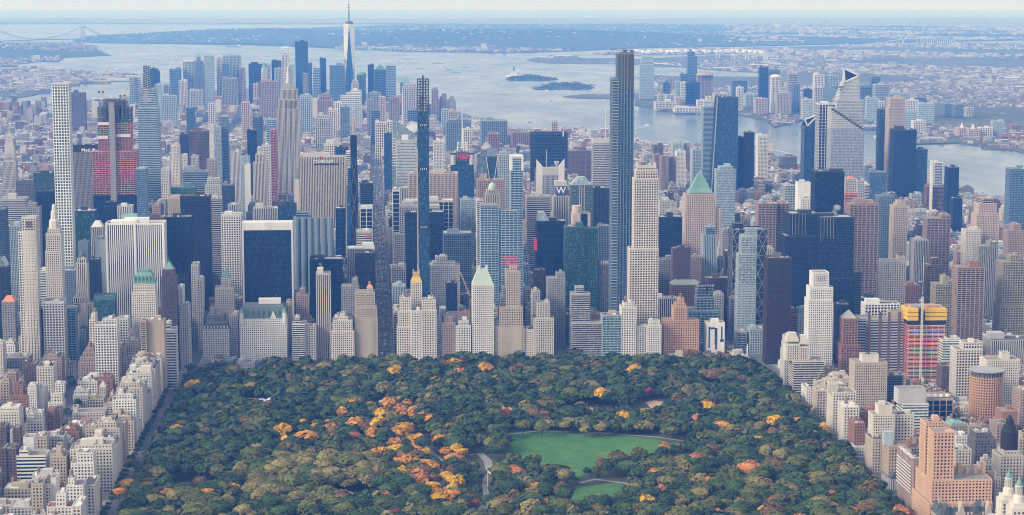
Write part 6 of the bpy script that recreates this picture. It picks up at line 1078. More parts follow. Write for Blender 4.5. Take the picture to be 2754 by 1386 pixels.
# ---------------------------------------------------------------- east side of the park
FX = -298.0      # building line of the avenue left of the park
XW = 586.0       # building line of the avenue right of the park
def YX(t, x, y, X): dd = ray(*T(t, x, y)); return X * dd[1] / dd[0]
APT = 'apartment_building'
L7 = [('R', 1000, 1610, 362, 720, None, 34, 'cream', 'win', 'P', APT, 'large cream limestone apartment house on the avenue left of the park', dict(up=[(1075, 1600, 300, 3, 3)], units=8, bulk=2)),
 ('R', 1195, 1355, 872, 1296, None, 40, 'cream', 'win', 'P', APT, 'cream corner apartment house with dark flat roof nearest the park corner', dict(roof='tar', units=4, bulk=0)),
 ('R', 1015, 1345, 560, 740, -44, 28, 'white', 'win', 'P', APT, 'white terraced house with tall white penthouse before the large cream house', dict(up=[(1102, 1335, 412, 3, 4)], units=3)),
 ('R', 950, 1190, 880, 1000, -50, 26, 'white', 'win', 'P', APT, 'white penthouse block beside the dark flat roof', dict(up=[(972, 1062, 775, 3, 6)], tanks=1, units=2)),
 ('R', 605, 735, 860, 1030, -46, 26, 'white', 'win', 'P', APT, 'white house with wooden water tank near the bottom edge', dict(tanks=1, units=2)),
 ('R', 725, 805, 770, 1010, -52, 22, 'white', 'win', 'S', APT, 'blank white stair tower near the bottom edge', dict(units=1)),
 ('R', 455, 610, 862, 1296, -50, 26, 'beige', 'win', 'P', APT, 'tall beige party wall house near the bottom edge', dict(units=3)),
 ('R', 670, 1030, 1190, 1296, -40, 22, 'white', 'win', 'P', APT, 'white terraced house at the bottom edge', dict(up=[(800, 940, 1010, 3, 3), (815, 935, 1000, 2, 2)], units=2, roof='red')),
 ('R', 1035, 1160, 1175, 1296, -46, 40, 'cream', 'win', 'P', APT, 'cream house with white roof at the bottom edge by the park', dict(roof='white', units=3)),
 ('R', 235, 655, 455, 700, -44, 28, 'white', 'navy', 'H', APT, 'white apartment house with ribbon windows', dict(up=[(272, 400, 375, 3, 6)], units=3)),
 ('R', 332, 480, 190, 400, -58, 20, 'white', 'win', 'S', APT, 'blank white lift tower above the ribbon windowed house', dict(units=1, bulk=0)),
 ('R', 482, 665, 172, 400, -48, 24, 'beige', 'win', 'P', APT, 'beige house with tall windows beside the blank white tower', dict(units=4)),
 ('R', 720, 945, 470, 700, -44, 28, 'beige', 'win', 'P', APT, 'beige stepped house with a slim brick chimney tower', dict(up=[(735, 900, 430, 3, 3), (798, 868, 312, 3, 6, 'S')], units=2, bulk=0)),
 ('R', 75, 230, 355, 760, -52, 26, 'plum', 'win', 'P', APT, 'plum brick house with stone corner at left edge', dict(dn=[(12, 80, 345)], units=4, roof='green')),
 ('R', 140, 455, 1195, 1296, -24, 30, 'lgrey', 'win', 'P', 'low_building', 'low grey building with glazed roof at the bottom edge', dict(roof='silver', units=4)),
 ('R', 185, 278, 50, 370, -46, 16, 'brown', 'win', 'P', 'narrow_tower', 'narrow brown church tower near the left edge', dict(units=0, bulk=0)),
 ('R', -40, 85, 40, 330, -48, 24, 'brown', 'win', 'P', APT, 'brown house cut by the left edge', dict(units=2)),
 ('R', 1225, 1460, 60, 290, -50, 30, 'beige', 'win', 'P', APT, 'beige terraced house behind the large cream one', dict(up=[(1260, 1450, 20, 3, 3)], units=4)),
 ('Q', 1500, 1655, 1215, 1296, -56, 26, 'black', 'win', 'h', 'scaffolded_block', 'block wrapped in black scaffold netting above the large cream house', dict(units=0, bulk=0)),
 ('Q', 1120, 1378, 405, 610, -42, 34, 'granite', 'win', 'P', APT, 'brown stepped apartment house like a ziggurat', dict(up=[(1150, 1372, 335, 3, 3), (1185, 1350, 268, 3, 3), (1222, 1335, 205, 3, 3)], tanks=1, units=2)),
 ('Q', 1985, 2125, 300, 480, -52, 26, 'apricot', 'win', 'P', 'gabled_building', 'tan house with steep pyramid roof near the park avenue', dict(units=0, bulk=0, pyr=170)),
 ('Q', 1660, 1810, 185, 470, -60, 26, 'limestone', 'win', 'P', APT, 'limestone apartment house right of the ziggurat', dict(units=3)), ('Q', 1805, 1970, 90, 470, -68, 26, 'limestone', 'win', 'P', APT, 'taller limestone apartment house beside the shorter one', dict(units=3, dn=[(1800, 1965, 310, 4)])),
 ('Q', 522, 760, 465, 780, -54, 34, 'cream', 'win', 'P', APT, 'cream apartment house with green copper cornice on the second avenue', dict(units=6, tanks=1, roof='tar')), ('Q', 330, 520, 430, 650, -48, 30, 'plum', 'win', 'P', APT, 'plum brick house with two chimneyed towers', dict(up=[(335, 420, 395, 2, 6), ], units=4, tanks=1)),
 ('Q', 600, 880, 345, 460, -46, 30, 'granite', 'win', 'P', APT, 'brown house with big round water tower', dict(up=[(640, 820, 295, 4, 4)], tanks=2, units=3)), ('Q', 50, 400, 350, 480, -42, 34, 'grey', 'win', 'g', 'office_building', 'long low grey block at left', dict(units=5)),
 ('Q', 265, 490, 40, 300, -62, 30, 'beige', 'win', 'P', APT, 'beige stepped apartment house before the pale grey office block', dict(up=[(300, 470, 0, 3, 3)], units=4)), ('Q', 75, 215, 160, 300, -48, 26, 'white', 'win', 'P', APT, 'white terraced house at left', dict(up=[(80, 200, 110, 3, 3)], units=3)),
 ('Q', -40, 35, 130, 500, -70, 26, 'cream', 'win', 'P', APT, 'cream slab cut by the left edge', {}), ('Q', 0, 130, 690, 960, -48, 26, 'tan', 'win', 'P', APT, 'tan house with balconies at the left edge', dict(units=3, up=[(25, 125, 640, 3, 3)])),
 ('Q', 60, 225, 560, 690, -44, 26, 'granite', 'win', 'P', APT, 'red brown house with white bulkheads at left', dict(units=5)), ('Q', 150, 415, 880, 1000, -36, 26, 'brick', 'win', 'P', APT, 'red brick stepped house at left', dict(up=[(205, 322, 720, 4, 4)], units=4, roof='red')),
 ('Q', 395, 520, 770, 1080, -46, 24, 'white', 'win', 'p', APT, 'white narrow house with small windows', dict(up=[(405, 515, 730, 2, 3)])), ('Q', 522, 632, 775, 1000, -44, 30, 'lgrey', 'win', 'S', APT, 'blank grey party wall slab', dict(units=2)),
 ('Q', 690, 900, 985, 1060, -26, 26, 'white', 'win', 'P', APT, 'white and red terraced house', dict(up=[(728, 890, 850, 3, 3), (785, 912, 712, 3, 3)], units=2)), ('Q', 0, 275, 1110, 1296, -44, 30, 'cream', 'win', 'P', APT, 'cream palazzo with dark cornice at the left edge', dict(up=[(0, 265, 1060, 3, 3)], units=5, roof='white')),
 ('Q', 1420, 1515, 760, 900, -30, 18, 'limestone', 'win', 'p', 'church_tower', 'stone church tower with pyramid roof among low houses', dict(units=0, bulk=0, pyr=680)), ('Q', 1245, 1485, 930, 1100, -24, 26, 'beige', 'win', 'g', 'house', 'beige house with deep loggia windows', dict(units=4)),
 ('Q', 1040, 1500, 1125, 1250, -20, 26, 'cream', 'win', 'P', 'school_building', 'long low cream building with roof terrace', dict(units=6, up=[(1045, 1110, 1050, 3, 8, 'S')], bulk=0)), ('Q', 385, 610, 1240, 1296, -26, 24, 'white', 'win', 'P', APT, 'white stepped house with slim tower', dict(up=[(485, 600, 1120, 3, 4)], units=3)),
 ('Q', 668, 770, 1100, 1290, -34, 24, 'brick', 'win', 'P', APT, 'dark red brick house with white bulkhead', dict(units=3)), ('Q', 780, 860, 1080, 1290, -32, 24, 'granite', 'win', 'P', APT, 'narrow rose brown house right of the dark red brick one', dict(units=3))]
for t_, x0, x1, yt, yv, Y, dep, wl, gl, pt, nm, lab, k in L7:
    k = dict(k); pyr = k.pop('pyr', None)
    if Y is None: Y = YX(t_, x1, yt, FX)
    elif Y < 0: dd = ray(*T(t_, (x0 + x1) / 2, yt)); Y = (8 - Y - HC) * dd[1] / dd[2]
    d = B(t_, x0, x1, yt, yv, Y, dep, wl, gl, pt, nm, lab, cat='apartment house' if nm == APT else ('house' if nm == 'house' else 'building'), **k)
    if pyr: pyramid(d, wall('apricot' if 'tan house' in lab else 'lgrey'), t_, pyr, inset=-.3)
# the row of houses along the avenue left of the park, each seen mostly by its park side
y = 2292; i = 0; cols = ['cream', 'limestone', 'beige', 'white', 'cream', 'limestone', 'lgrey', 'beige']
ords = ['second', 'third', 'fourth', 'fifth', 'sixth', 'seventh', 'eighth', 'ninth', 'tenth', 'eleventh', 'twelfth', 'thirteenth', 'fourteenth', 'fifteenth', 'sixteenth', 'seventeenth', 'eighteenth', 'nineteenth', 'twentieth']
y = YX('R', 1610, 362, FX) + 36
while y < 2930 and i < len(ords):
    dep = rng.choice([22, 26, 30, 34]); h = rng.choice([38, 46, 52, 56, 60]) if i != 4 else 24; wd = rng.uniform(26, 40); zg = gz(FX, y)
    ch = (y // 80.4) != ((y + dep) // 80.4); r = (FX - wd, FX, y, y + dep); wl = cols[i % 8]
    ti = [(r, r, zg, zg + h)]
    if rng.random() < .7: ti.append((rins(r, 4),) * 2 + (zg + h, zg + h + rng.uniform(4, 10)))
    if not any(not (r[1] < f[0] or r[0] > f[1] or r[3] < f[2] or r[2] > f[3]) for f in FOOT):
        make_building(APT, '%s %s apartment house behind the large cream one on the park avenue' % (ords[i], {'lgrey': 'grey', 'beige': 'beige brick'}.get(wl, wl)), 'apartment house', ti, wl, 'win', 'P', roof=rng.choice(['gravel', 'tar', 'silver']), units=14, bulk=3, tanks=rng.randrange(1, 3), group='houses facing the park on its left side'); FOOT.append(r); VIS.append((0, 0, 0, 0, 0))
        i += 1
    y += dep + (16 if ch else .6)
# ---------------------------------------------------------------- west side of the park
L8 = [('S', 372, 668, 262, 440, 'Y', 36, 'cream', 'win', 'h', 'twin_tower_apartment', 'cream art deco apartment house with two stepped towers right of the black tower', dict(units=3, bulk=0, tw=((300, 430, -5), (420, 525, 20)))),
 ('S', 285, 420, 160, 480, 'Y', 30, 'lgrey', 'win', 'P', APT, 'pale stepped apartment house touching the black tower', dict(up=[(290, 400, 90, 2, 2), (295, 380, 30, 2, 2)], units=2)),
 ('S', 495, 540, 520, 720, 'Y', 34, 'white', 'win', 'P', 'low_hall', 'low white and red hall with green roof on the avenue right of the park', dict(roof='green', units=1)),
 ('S', 595, 705, 545, 820, 'Y', 30, 'beige', 'win', 'P', APT, 'beige apartment house with white roof, right avenue, before the low hall', dict(units=5, roof='silver')),
 ('S', 748, 970, 560, 640, 'Y', 34, 'cream', 'win', 'P', 'gothic_apartment_house', 'cream gothic apartment house with tall pinnacles on its roof', dict(units=4, pin=1)),
 ('S', 855, 1000, 700, 865, 'Y', 36, 'cream', 'win', 'P', APT, 'cream apartment house with white roof before the gothic one', dict(units=5, roof='white', tanks=1)),
 ('U', 455, 590, 95, 340, 'Y', 30, 'brick', 'win', 'P', APT, 'red brown brick apartment house on the right avenue', dict(units=4, tanks=1)),
 ('U', 480, 610, 395, 560, 'Y', 26, 'white', 'win', 'P', 'stone_church', 'small white stone church between brick and beige houses', dict(units=0, bulk=0, roof='silver')),
 ('U', 680, 825, 298, 760, 'Y', 34, 'beige', 'win', 'P', APT, 'beige apartment house with rounded cornice on the right avenue', dict(units=3, roof='tar')),
 ('U', 690, 960, -10, 180, None, 24, 'cream', 'win', 'p', APT, 'tall cream apartment slab with blank front and balconies on its park side', dict(up=[(760, 930, -130, 3, 3, 'S')], units=2, Y=2290)), ('U', 960, 1200, -15, 300, None, 24, 'cream', 'win', 'P', APT, 'right wing of the tall cream slab with balconies', dict(units=4, Y=2300)),
 ('U', 885, 1030, 382, 720, 'Y', 30, 'tan', 'win', 'P', APT, 'tan apartment house with sheeted rooftop on the right avenue', dict(up=[], units=3, sheet=1)),
 ('U', 905, 995, 790, 960, 'Y', 40, 'lgrey', 'win', 'V', 'temple_church', 'grey temple fronted church with dark gable roof', dict(units=0, bulk=0, gable=712)),
 ('U', 1190, 1300, 590, 1237, 'Y', 62, 'granite', 'win', 'P', APT, 'rose brick and white banded apartment house with dormered top', dict(up=[(1192, 1300, 560, 2, 2)], units=4, mans=1)),
 ('U', 1040, 1150, 400, 640, None, 26, 'brick', 'win', 'P', APT, 'brick house with square chimney tower behind the banded one', dict(up=[(1145, 1240, 350, 3, 3)], units=2, Y=2230)),
 ('U', 1722, 1920, 425, 600, None, 26, 'limestone', 'win', 'P', APT, 'limestone house right of the salmon towers', dict(units=6, Y=2150)), ('U', 1965, 2232, 300, 500, None, 30, 'dgrey', 'win', 'P', APT, 'dark stone house with white framed windows', dict(up=[(1975, 2170, 215, 4, 4)], units=4, Y=2190, bulkwall='lgrey')),
 ('U', 1655, 1875, 130, 250, None, 26, 'granite', 'win', 'P', APT, 'house with pale green sloping roofs', dict(Y=2330, units=1, mans2=1)), ('U', 1725, 1870, 250, 360, None, 24, 'white', 'win', 'P', APT, 'white gabled house right of the salmon towers', dict(Y=2250, units=4)), ('U', 2235, 2400, 100, 400, None, 30, 'granite', 'win', 'P', APT, 'plum brick house with white framed attic', dict(Y=2290, units=4)),
 ('U', 2280, 2560, 500, 760, None, 30, 'limestone', 'win', 'P', 'sheathed_tower_hotel', 'limestone house with black sheathed cupola', dict(Y=2090, units=0, bulk=0, up=[(2330, 2530, 440, 3, 3)], cup=1)), ('U', 2215, 2290, 760, 960, None, 26, 'limestone', 'win', 'P', APT, 'limestone house with red roof below the black cupola', dict(Y=2060, roof='red', units=1)),
 ('S', 955, 1270, 275, 700, None, 30, 'beige', 'win', 'p', APT, 'beige apartment tower with balconies and square bulkhead', dict(Y=2560, up=[(1030, 1185, 200, 5, 8, 'S', 'cream')], units=4, bulk=0)), ('S', 1275, 1420, 400, 680, None, 26, 'dgrey', 'navy', 'h', APT, 'dark tower of curved white balconies', dict(Y=2600, units=2)),
 ('S', 1415, 1665, 670, 830, None, 30, 'white', 'teal', 'H', 'studio_building', 'white banded studio with tall blank top', dict(Y=2420, up=[(1375, 1640, 530, 4, 4, 'S', 'lgrey')], units=0, bulk=0)), ('S', 1645, 1900, 620, 830, None, 40, 'tan', 'navy', 'n', 'broadcast_building', 'tan block with huge square windows and roof dishes', dict(Y=2450, units=0, bulk=0, dish=1)),
 ('S', 1790, 1905, 310, 560, None, 26, 'plum', 'win', 'P', APT, 'plum brown slab right of the orange wrapped tower', dict(Y=2700)), ('S', 1800, 1975, 60, 250, None, 26, 'white', 'teal', 'H', APT, 'white banded terraced tower right of the orange wrapped one', dict(Y=2760, up=[(1840, 1960, 40, 3, 3)])),
 ('S', 1930, 2180, 150, 700, None, 30, 'cream', 'navy', 'g', APT, 'pale gridded apartment slab right of the orange wrapped tower', dict(Y=2640, up=[(1995, 2180, 80, 4, 6)], units=4)), ('S', 2220, 2535, 250, 740, None, 30, 'cream', 'win', 'p', APT, 'broad cream apartment block with square lift tower', dict(Y=2560, up=[(2365, 2440, 180, 6, 10, 'S')], units=3, bulk=0)),
 ('S', 2265, 2700, 60, 260, None, 40, 'lgrey', 'navy', 'V', 'long_slab', 'long grey ribbed slab at the right edge', dict(Y=2830, roof='tar')), ('S', 2370, 2515, 745, 830, None, 30, 'brick', 'win', 'S', 'low_building', 'low red brick block right of the round tower', dict(Y=2380)), ('S', 2540, 2640, 540, 830, None, 30, 'granite', 'win', 'P', APT, 'brown house at the right edge', dict(Y=2430))]
for t_, x0, x1, yt, yv, Y, dep, wl, gl, pt, nm, lab, k in L8:
    k = dict(k); sp = {q: k.pop(q, None) for q in ('tw', 'pin', 'sheet', 'gable', 'mans', 'mans2', 'cup', 'dish')}; Y = k.pop('Y', None) or YX(t_, x0, yt, XW)
    d = B(t_, x0, x1, yt, yv, Y, dep, wl, gl, pt, nm, lab, cat='church' if 'church' in nm else ('apartment house' if 'apart' in nm else 'building'), **k); r, z = d['r'], d['z']
    if sp['tw']:
        for a, c, yy in sp['tw']:
            xa, xb = xat(t_, a, yy, Y + 12), xat(t_, c, yy, Y + 12); zt = zat(t_, yy, Y + 12, 400)
            sub(d, 'stepped_tower', wall('cream'), lambda m: (facade(m, MB(), (xa, xb, Y + 10, Y + 30), (xa, xb, Y + 10, Y + 30), z, zt - 14, None), [m.box(xa + q, xb - q, Y + 10 + q, Y + 30 - q, zt - 14 + q * 3, zt - 11 + q * 3) for q in (1, 2, 3, 4)], [m.box(xa + 1.5 + q * 3.2, xa + 3 + q * 3.2, Y + 9.6, Y + 10.2, z, zt - 16) for q in range(max(1, int((xb - xa) / 3.2)))]))
            sub(d, 'tower_window', glass('win'), lambda m: [m.box(xa + 3.2 + q * 3.2, xa + 4.4 + q * 3.2, Y + 9.75, Y + 10.1, zz_, zz_ + 1.9) for q in range(max(1, int((xb - xa) / 3.2) - 1)) for zz_ in np.arange(z + 2, zt - 16, 3.4)])
    if sp['pin']:
        for a in (710, 735, 757, 778): xx = xat(t_, a, 440, Y + 4); sub(d, 'pinnacle', wall('limestone'), lambda m: (m.box(xx - 1.6, xx + 1.6, Y + 3, Y + 7, z, zat(t_, 480, Y)), m.frus((xx - 1.6, xx + 1.6, Y + 3, Y + 7), (xx - .2, xx + .2, Y + 5, Y + 5.2), zat(t_, 480, Y), zat(t_, 440, Y))))
    if sp['sheet']: sub(d, 'sheeted_scaffold', wall('lblue'), lambda m: m.box(xat(t_, 830, 300, Y + 8), xat(t_, 945, 300, Y + 8), Y + 8, Y + 18, z, zat(t_, 195, Y + 8, 880)))
    if sp['gable']: sub(d, 'gable_roof', wall('slate'), lambda m: m.frus(rins(r, -.5), ((r[0] + r[1]) / 2 - .1, (r[0] + r[1]) / 2 + .1, r[2] - .5, r[3] + .5), z + .5, zat(t_, 712, Y)))
    if sp['gable']: sub(d, 'column', wall('lgrey'), lambda m: [m.ring(r[0] - 1.5, r[2] + 3 + 5 * q, .9, .8, d['zg'], z - 2, 10) for q in range(7)])
    if sp['mans']: sub(d, 'dormer', [wall('granite'), wall('white')], lambda m: [(m.box(r[0] - 1.5, r[0] + 3, r[2] + 2 + q * 6.4, r[2] + 5 + q * 6.4, z - 4, z + 2.5, 0), m.box(r[0] - 1.7, r[0] + 3, r[2] + 1.7 + q * 6.4, r[2] + 5.3 + q * 6.4, z + 2.5, z + 3.2, 1)) for q in range(9)])
    if sp['mans']: sub(d, 'white_band', wall('white'), lambda m: [m.box(r[0] - 3.2, r[0] - 2, r[2], r[3], zz_, zz_ + .7) for zz_ in np.arange(d['zg'] + 20, z - 6, 3.6)])
    if sp['mans2']: mansard(d, r, z + .5, 6, 7, wall('copper'), dorm=4, dm='granite')
    if sp['cup']: sub(d, 'sheathed_cupola', wall('black'), lambda m: m.lathe(*rc(d), [(9.5, z), (9.5, z + 20), (8, z + 22), (6.5, z + 27), (4.5, z + 28), (4.2, z + 33), (2.5, z + 35), (.2, z + 39)], 12))
    if sp['dish']:
        for q in range(4): sub(d, 'roof_dish', wall('white'), lambda m: m.lathe(r[0] + 5 + q * 8, r[2] + 8, [(3.0, z + 2), (2.8, z + 3.4), (2.0, z + 4.6), (.1, z + 5)], 12))
# round brick tower
Y = 2520; cx = xat('S', 2215, 420, Y); rad = (xat('S', 2370, 420, Y) - xat('S', 2070, 420, Y)) / 2; zt = zat('S', 415, Y - rad, 2215); zg = gz(cx, Y); base = (cx, Y - rad, zg)
root = empty('round_tower', base); tag(root, 'round red brick apartment tower with glass and steel ring on top', 'apartment tower'); W, G = MB(), MB()
G.ring(cx, Y, rad - .5, rad - .5, zg, zt, 32)
for z in np.arange(zg, zt, 3.5): W.ring(cx, Y, rad, rad, z, z + 1.5, 32)
for k in range(40):
    a = 2 * math.pi * k / 40; c, s_ = math.cos(a), math.sin(a); W.beam((cx + (rad + .05) * c, Y + (rad + .05) * s_, zg), (cx + (rad + .05) * c, Y + (rad + .05) * s_, zt), 1.2)
W.build('walls', wall('apricot'), root, base); G.build('windows', glass('win'), root, base)
m = MB(); m.ring(cx, Y, rad - 1, rad - 1, zt, zt + 6, 24); m.ring(cx, Y, rad + 2.5, rad + 2.5, zt + 6, zt + 7.2, 24, 1); [m.beam((cx + (rad + 1) * math.cos(a), Y + (rad + 1) * math.sin(a), zt), (cx + (rad + 2) * math.cos(a), Y + (rad + 2) * math.sin(a), zt + 6), .5, 1) for a in np.linspace(0, 6.28, 25)]; m.build('roof_ring', [wall('slate'), wall('steel')], root, base); FOOT.append((cx - rad, cx + rad, Y - rad, Y + rad)); VIS.append((*[T('S', q, 0)[0] for q in (2065, 2370)], T('S', 0, 345)[1], T('S', 0, 830)[1], Y - rad))
# salmon twin towers
Yf = YX('U', 1395, 830, XW + 2); zg = gz(XW, Yf); zmid = zat('U', 795, Yf, 1700); xr = xat('U', 2165, 795, Yf); zt = zat('U', 205, Yf, 1600); x1t = xat('U', 1712, 205, Yf)
T1 = (XW, XW + 62, Yf - 6, Yf + 58)
tiers = [((XW, xr, Yf - 8, Yf + 60),) * 2 + (zg, zmid - 24), ((XW + 3, xr, Yf - 4, Yf + 58),) * 2 + (zmid - 24, zmid), ((XW + 5, x1t, Yf, Yf + 22),) * 2 + (zmid, zt), ((XW + 5, x1t - 2, Yf + 32, Yf + 54),) * 2 + (zmid, zt + 4)]
root, base = make_building('salmon_twin_tower_apartment', 'salmon brick apartment house with two square towers at the lower right', 'apartment house', tiers, 'orange', 'win', 'P', units=5, bulk=1, roof='gravel')
FOOT.append((XW, xr, Yf - 8, Yf + 60)); VIS.append((*[T('U', q, 0)[0] for q in (1250, 1715)], T('U', 0, 100)[1], 1386, Yf))
m = MB(); [m.ring(x1t - 4 + q * 0, Yf + 6, 5.5, 5.5, zmid, zt + 1, 14) for q in (0,)]; m.build('rounded_corner', wall('orange'), root, base)
m = MB(); [m.box(XW + 22 + 9 * k, XW + 26 + 9 * k, Yf + 26, Yf + 32, zmid, zmid + 6 + 3 * (k % 3)) for k in range(6)]; m.build('lift_house', wall('orange'), root, base)
m = MB(); [m.box(x, x + .9, Yf - 8.7, Yf - 8, zg + 12, zmid - 24) for x in np.arange(x1t - 10, xr, 2.9)]; m.build('brick_rib', wall('orange'), root, base)
# gabled mansion at the bottom edge, twin lanterned towers at the right corner
Yd = YX('U', 1540, 1140, XW + 4); zg = gz(XW, Yd); zr = zat('U', 1160, Yd, 1700); xr = XW + 62
root, base = make_building('gabled_mansion', 'slate roofed gabled mansion with dormers at the bottom edge', 'apartment house', [((XW + 2, xr, Yd, Yd + 55),) * 2 + (zg, zr - 9)], 'beige', 'win', 'P', units=0, bulk=0, roof='tar')
m = MB(); m.frus((XW + 1.5, xr + .5, Yd - .5, Yd + 14), (XW + 6, xr - 5, Yd + 5, Yd + 9), zr - 8, zr); m.frus((XW + 1.5, XW + 16, Yd + 14, Yd + 55), (XW + 6, XW + 11, Yd + 14, Yd + 50), zr - 8, zr); m.frus((xr - 15, xr + .5, Yd + 14, Yd + 55), (xr - 10, xr - 5, Yd + 14, Yd + 50), zr - 8, zr); m.build('slate_roof', wall('slate'), root, base)
for q, xx in enumerate((XW + 10, XW + 26, XW + 42, XW + 55)): m = MB(); m.frus((xx - 4.5, xx + 4.5, Yd - 1, Yd + 9), (xx - .2, xx + .2, Yd - 1, Yd + 9), zr - 8, zr + 5 + (q % 2) * 2, 0); m.build('gable', wall('beige' if q % 2 else 'slate'), root, base)
m = MB(); [m.box(x, x + 1.6, y_, y_ + 2.6, zr - 6, zr + 6) for x, y_ in ((XW + 18, Yd + 6), (XW + 34, Yd + 8), (XW + 50, Yd + 7), (XW + 8, Yd + 24), (XW + 8, Yd + 40))]; m.build('chimney', wall('tan'), root, base)
m = MB(); [m.box(XW + 20 + 4 * k, XW + 22 + 4 * k, Yd - .9, Yd + 3, zr - 7.5, zr - 4) for k in range(8)]; m.build('dormer', wall('beige'), root, base); FOOT.append((XW, xr, Yd, Yd + 55)); VIS.append((*[T('U', q, 0)[0] for q in (1540, 2200)], T('U', 0, 1050)[1], 1386, Yd))
Ya = 1800; xc1, zl1 = at(*T('U', 2390, 640), Ya + 34); xc2, zl2 = at(*T('U', 2520, 735), Ya); zb = zat('U', 960, Ya + 20, 2300); zg = gz(600, Ya)
root, base = make_building('lanterned_twin_tower_apartment', 'limestone apartment house with twin lantern towers in the right corner', 'apartment house', [((xc2 - 18, xc2 + 40, Ya - 12, Ya + 48),) * 2 + (zg, zl2 - 62)], 'cream', 'win', 'P', units=3, bulk=0)
for xc, yc, zl in ((xc1, Ya + 34, zl1), (xc2, Ya, zl2)):
    m = MB(); m.box(xc - 9, xc + 9, yc - 9, yc + 9, zl - 62, zl - 30); m.box(xc - 7, xc + 7, yc - 7, yc + 7, zl - 30, zl - 26); m.build('tower_shaft', wall('cream'), root, base)
    m = MB(); [m.box(xc - 7 + 4 * k, xc - 5.4 + 4 * k, yc - 9.2, yc - 8.9, z, z + 1.9) for k in range(4) for z in np.arange(zl - 60, zl - 32, 3.5)]; m.build('tower_window', glass('win'), root, base)
    m = MB(); m.lathe(xc, yc, [(5.5, zl - 26), (5, zl - 20), (4, zl - 19.5), (4, zl - 18)], 16); [m.ring(xc + 3.4 * math.cos(a), yc + 3.4 * math.sin(a), .45, .45, zl - 19, zl - 11, 6) for a in np.linspace(0, 6.28, 13)[:12]]; m.ring(xc, yc, 2.4, 2.4, zl - 19, zl - 11, 12); m.ring(xc, yc, 4, 4, zl - 11, zl - 10, 16); m.build('lantern', wall('cream'), root, base)
    m = MB(); m.lathe(xc, yc, [(3, zl - 10), (2.6, zl - 7), (1.2, zl - 5), (.6, zl - 2), (.1, zl)], 12); m.build('lantern_cap', wall('copper'), root, base)
FOOT.append((xc2 - 18, xc2 + 40, Ya - 12, Ya + 48)); VIS.append((*[T('U', q, 0)[0] for q in (2230, 2576)], T('U', 0, 640)[1], 1386, Ya))
# ---------------------------------------------------------------- everyday buildings that fill the blocks
VA = np.array(VIS); FA = np.array(FOOT)
PROT = [(1230, 1700, 230, 345, 1e5), (1640, 1760, 200, 372, 1e5), (1720, 1900, 300, 385, 1e5), (2090, 2170, 340, 440, 1e5), (2320, 2400, 330, 440, 1e5), (2480, 2754, 395, 500, 1e5), (200, 350, 200, 262, 1e5)]
VA = np.concatenate([VA, np.array(PROT)])
def limit_height(x0, x1, y0, y1, h, zg):
    """lower a filling building until it hides nothing that the photograph shows behind it"""
    pa = pix(x0, y0, zg + h)[0]; pb = pix(x1, y0, zg + h)[0]; pa = min(pa, pix(x0, y1, zg + h)[0]); pb = max(pb, pix(x1, y1, zg + h)[0])
    top = pix((x0 + x1) / 2, y1, zg + h)[1]
    hit = (VA[:, 4] > y0 + 1) & (VA[:, 0] < pb - 1) & (VA[:, 1] > pa + 1) & (VA[:, 3] > top)
    if hit.any():
        yy = VA[hit, 3].max(); dd = ray((pa + pb) / 2, yy + 1); t_ = y1 / dd[1]; h = min(h, HC + dd[2] * t_ - zg)
    return h
def free(x0, x1, y0, y1): return not ((FA[:, 0] < x1) & (FA[:, 1] > x0) & (FA[:, 2] < y1) & (FA[:, 3] > y0)).any()
CAND = []
def zone(x, y):
    """typical heights: (min, max, chance of a tall one, tall max)"""
    if y < 2960: return (12, 21, .14, 52) if x < 0 else (14, 26, .35, 62)
    if y < 4450: return (16, 34, .10, 60) if x > 900 else ((28, 82, .28, 125) if abs(x) < 760 else (18, 50, .3, 100))
    if y < 5200: return (14, 30, .10, 60) if x > 780 else (20, 48, .16, 80)
    if y < 6600: return (14, 42, .10, 60)
    if y < 8600: return (13, 26, .10, 55)
    return (20, 60, .2, 110)
def lots(xa, xb, ya, yb, near):
    out = []; x = xa
    ym = (ya + yb) / 2
    for (y0, y1) in ((ya, ym - 2), (ym + 2, yb)):
        x = xa
        while x < xb - 5:
            end = (x - xa < 30) or (xb - x < 38)
            wd = rng.uniform(18, 32) if end else (rng.choice([6.5, 7, 8, 8, 12, 16, 22]) if near else rng.uniform(14, 30))
            wd = min(wd, xb - x); wd = xb - x if xb - x - wd < 6 else wd
            out.append((x, x + wd, y0 if not near or end else y0 + 0, y1 - (0 if end or not near else rng.uniform(6, 14)), end)); x += wd + .25
    return out
def in_view(x, y):
    if y < 1700: return False
    p = pix(x, y, 30); return -420 < p[0] < 3170
AV2 = [-2400, -2200, -2000, -1810, -1620, -1430] + AVE + [1960]
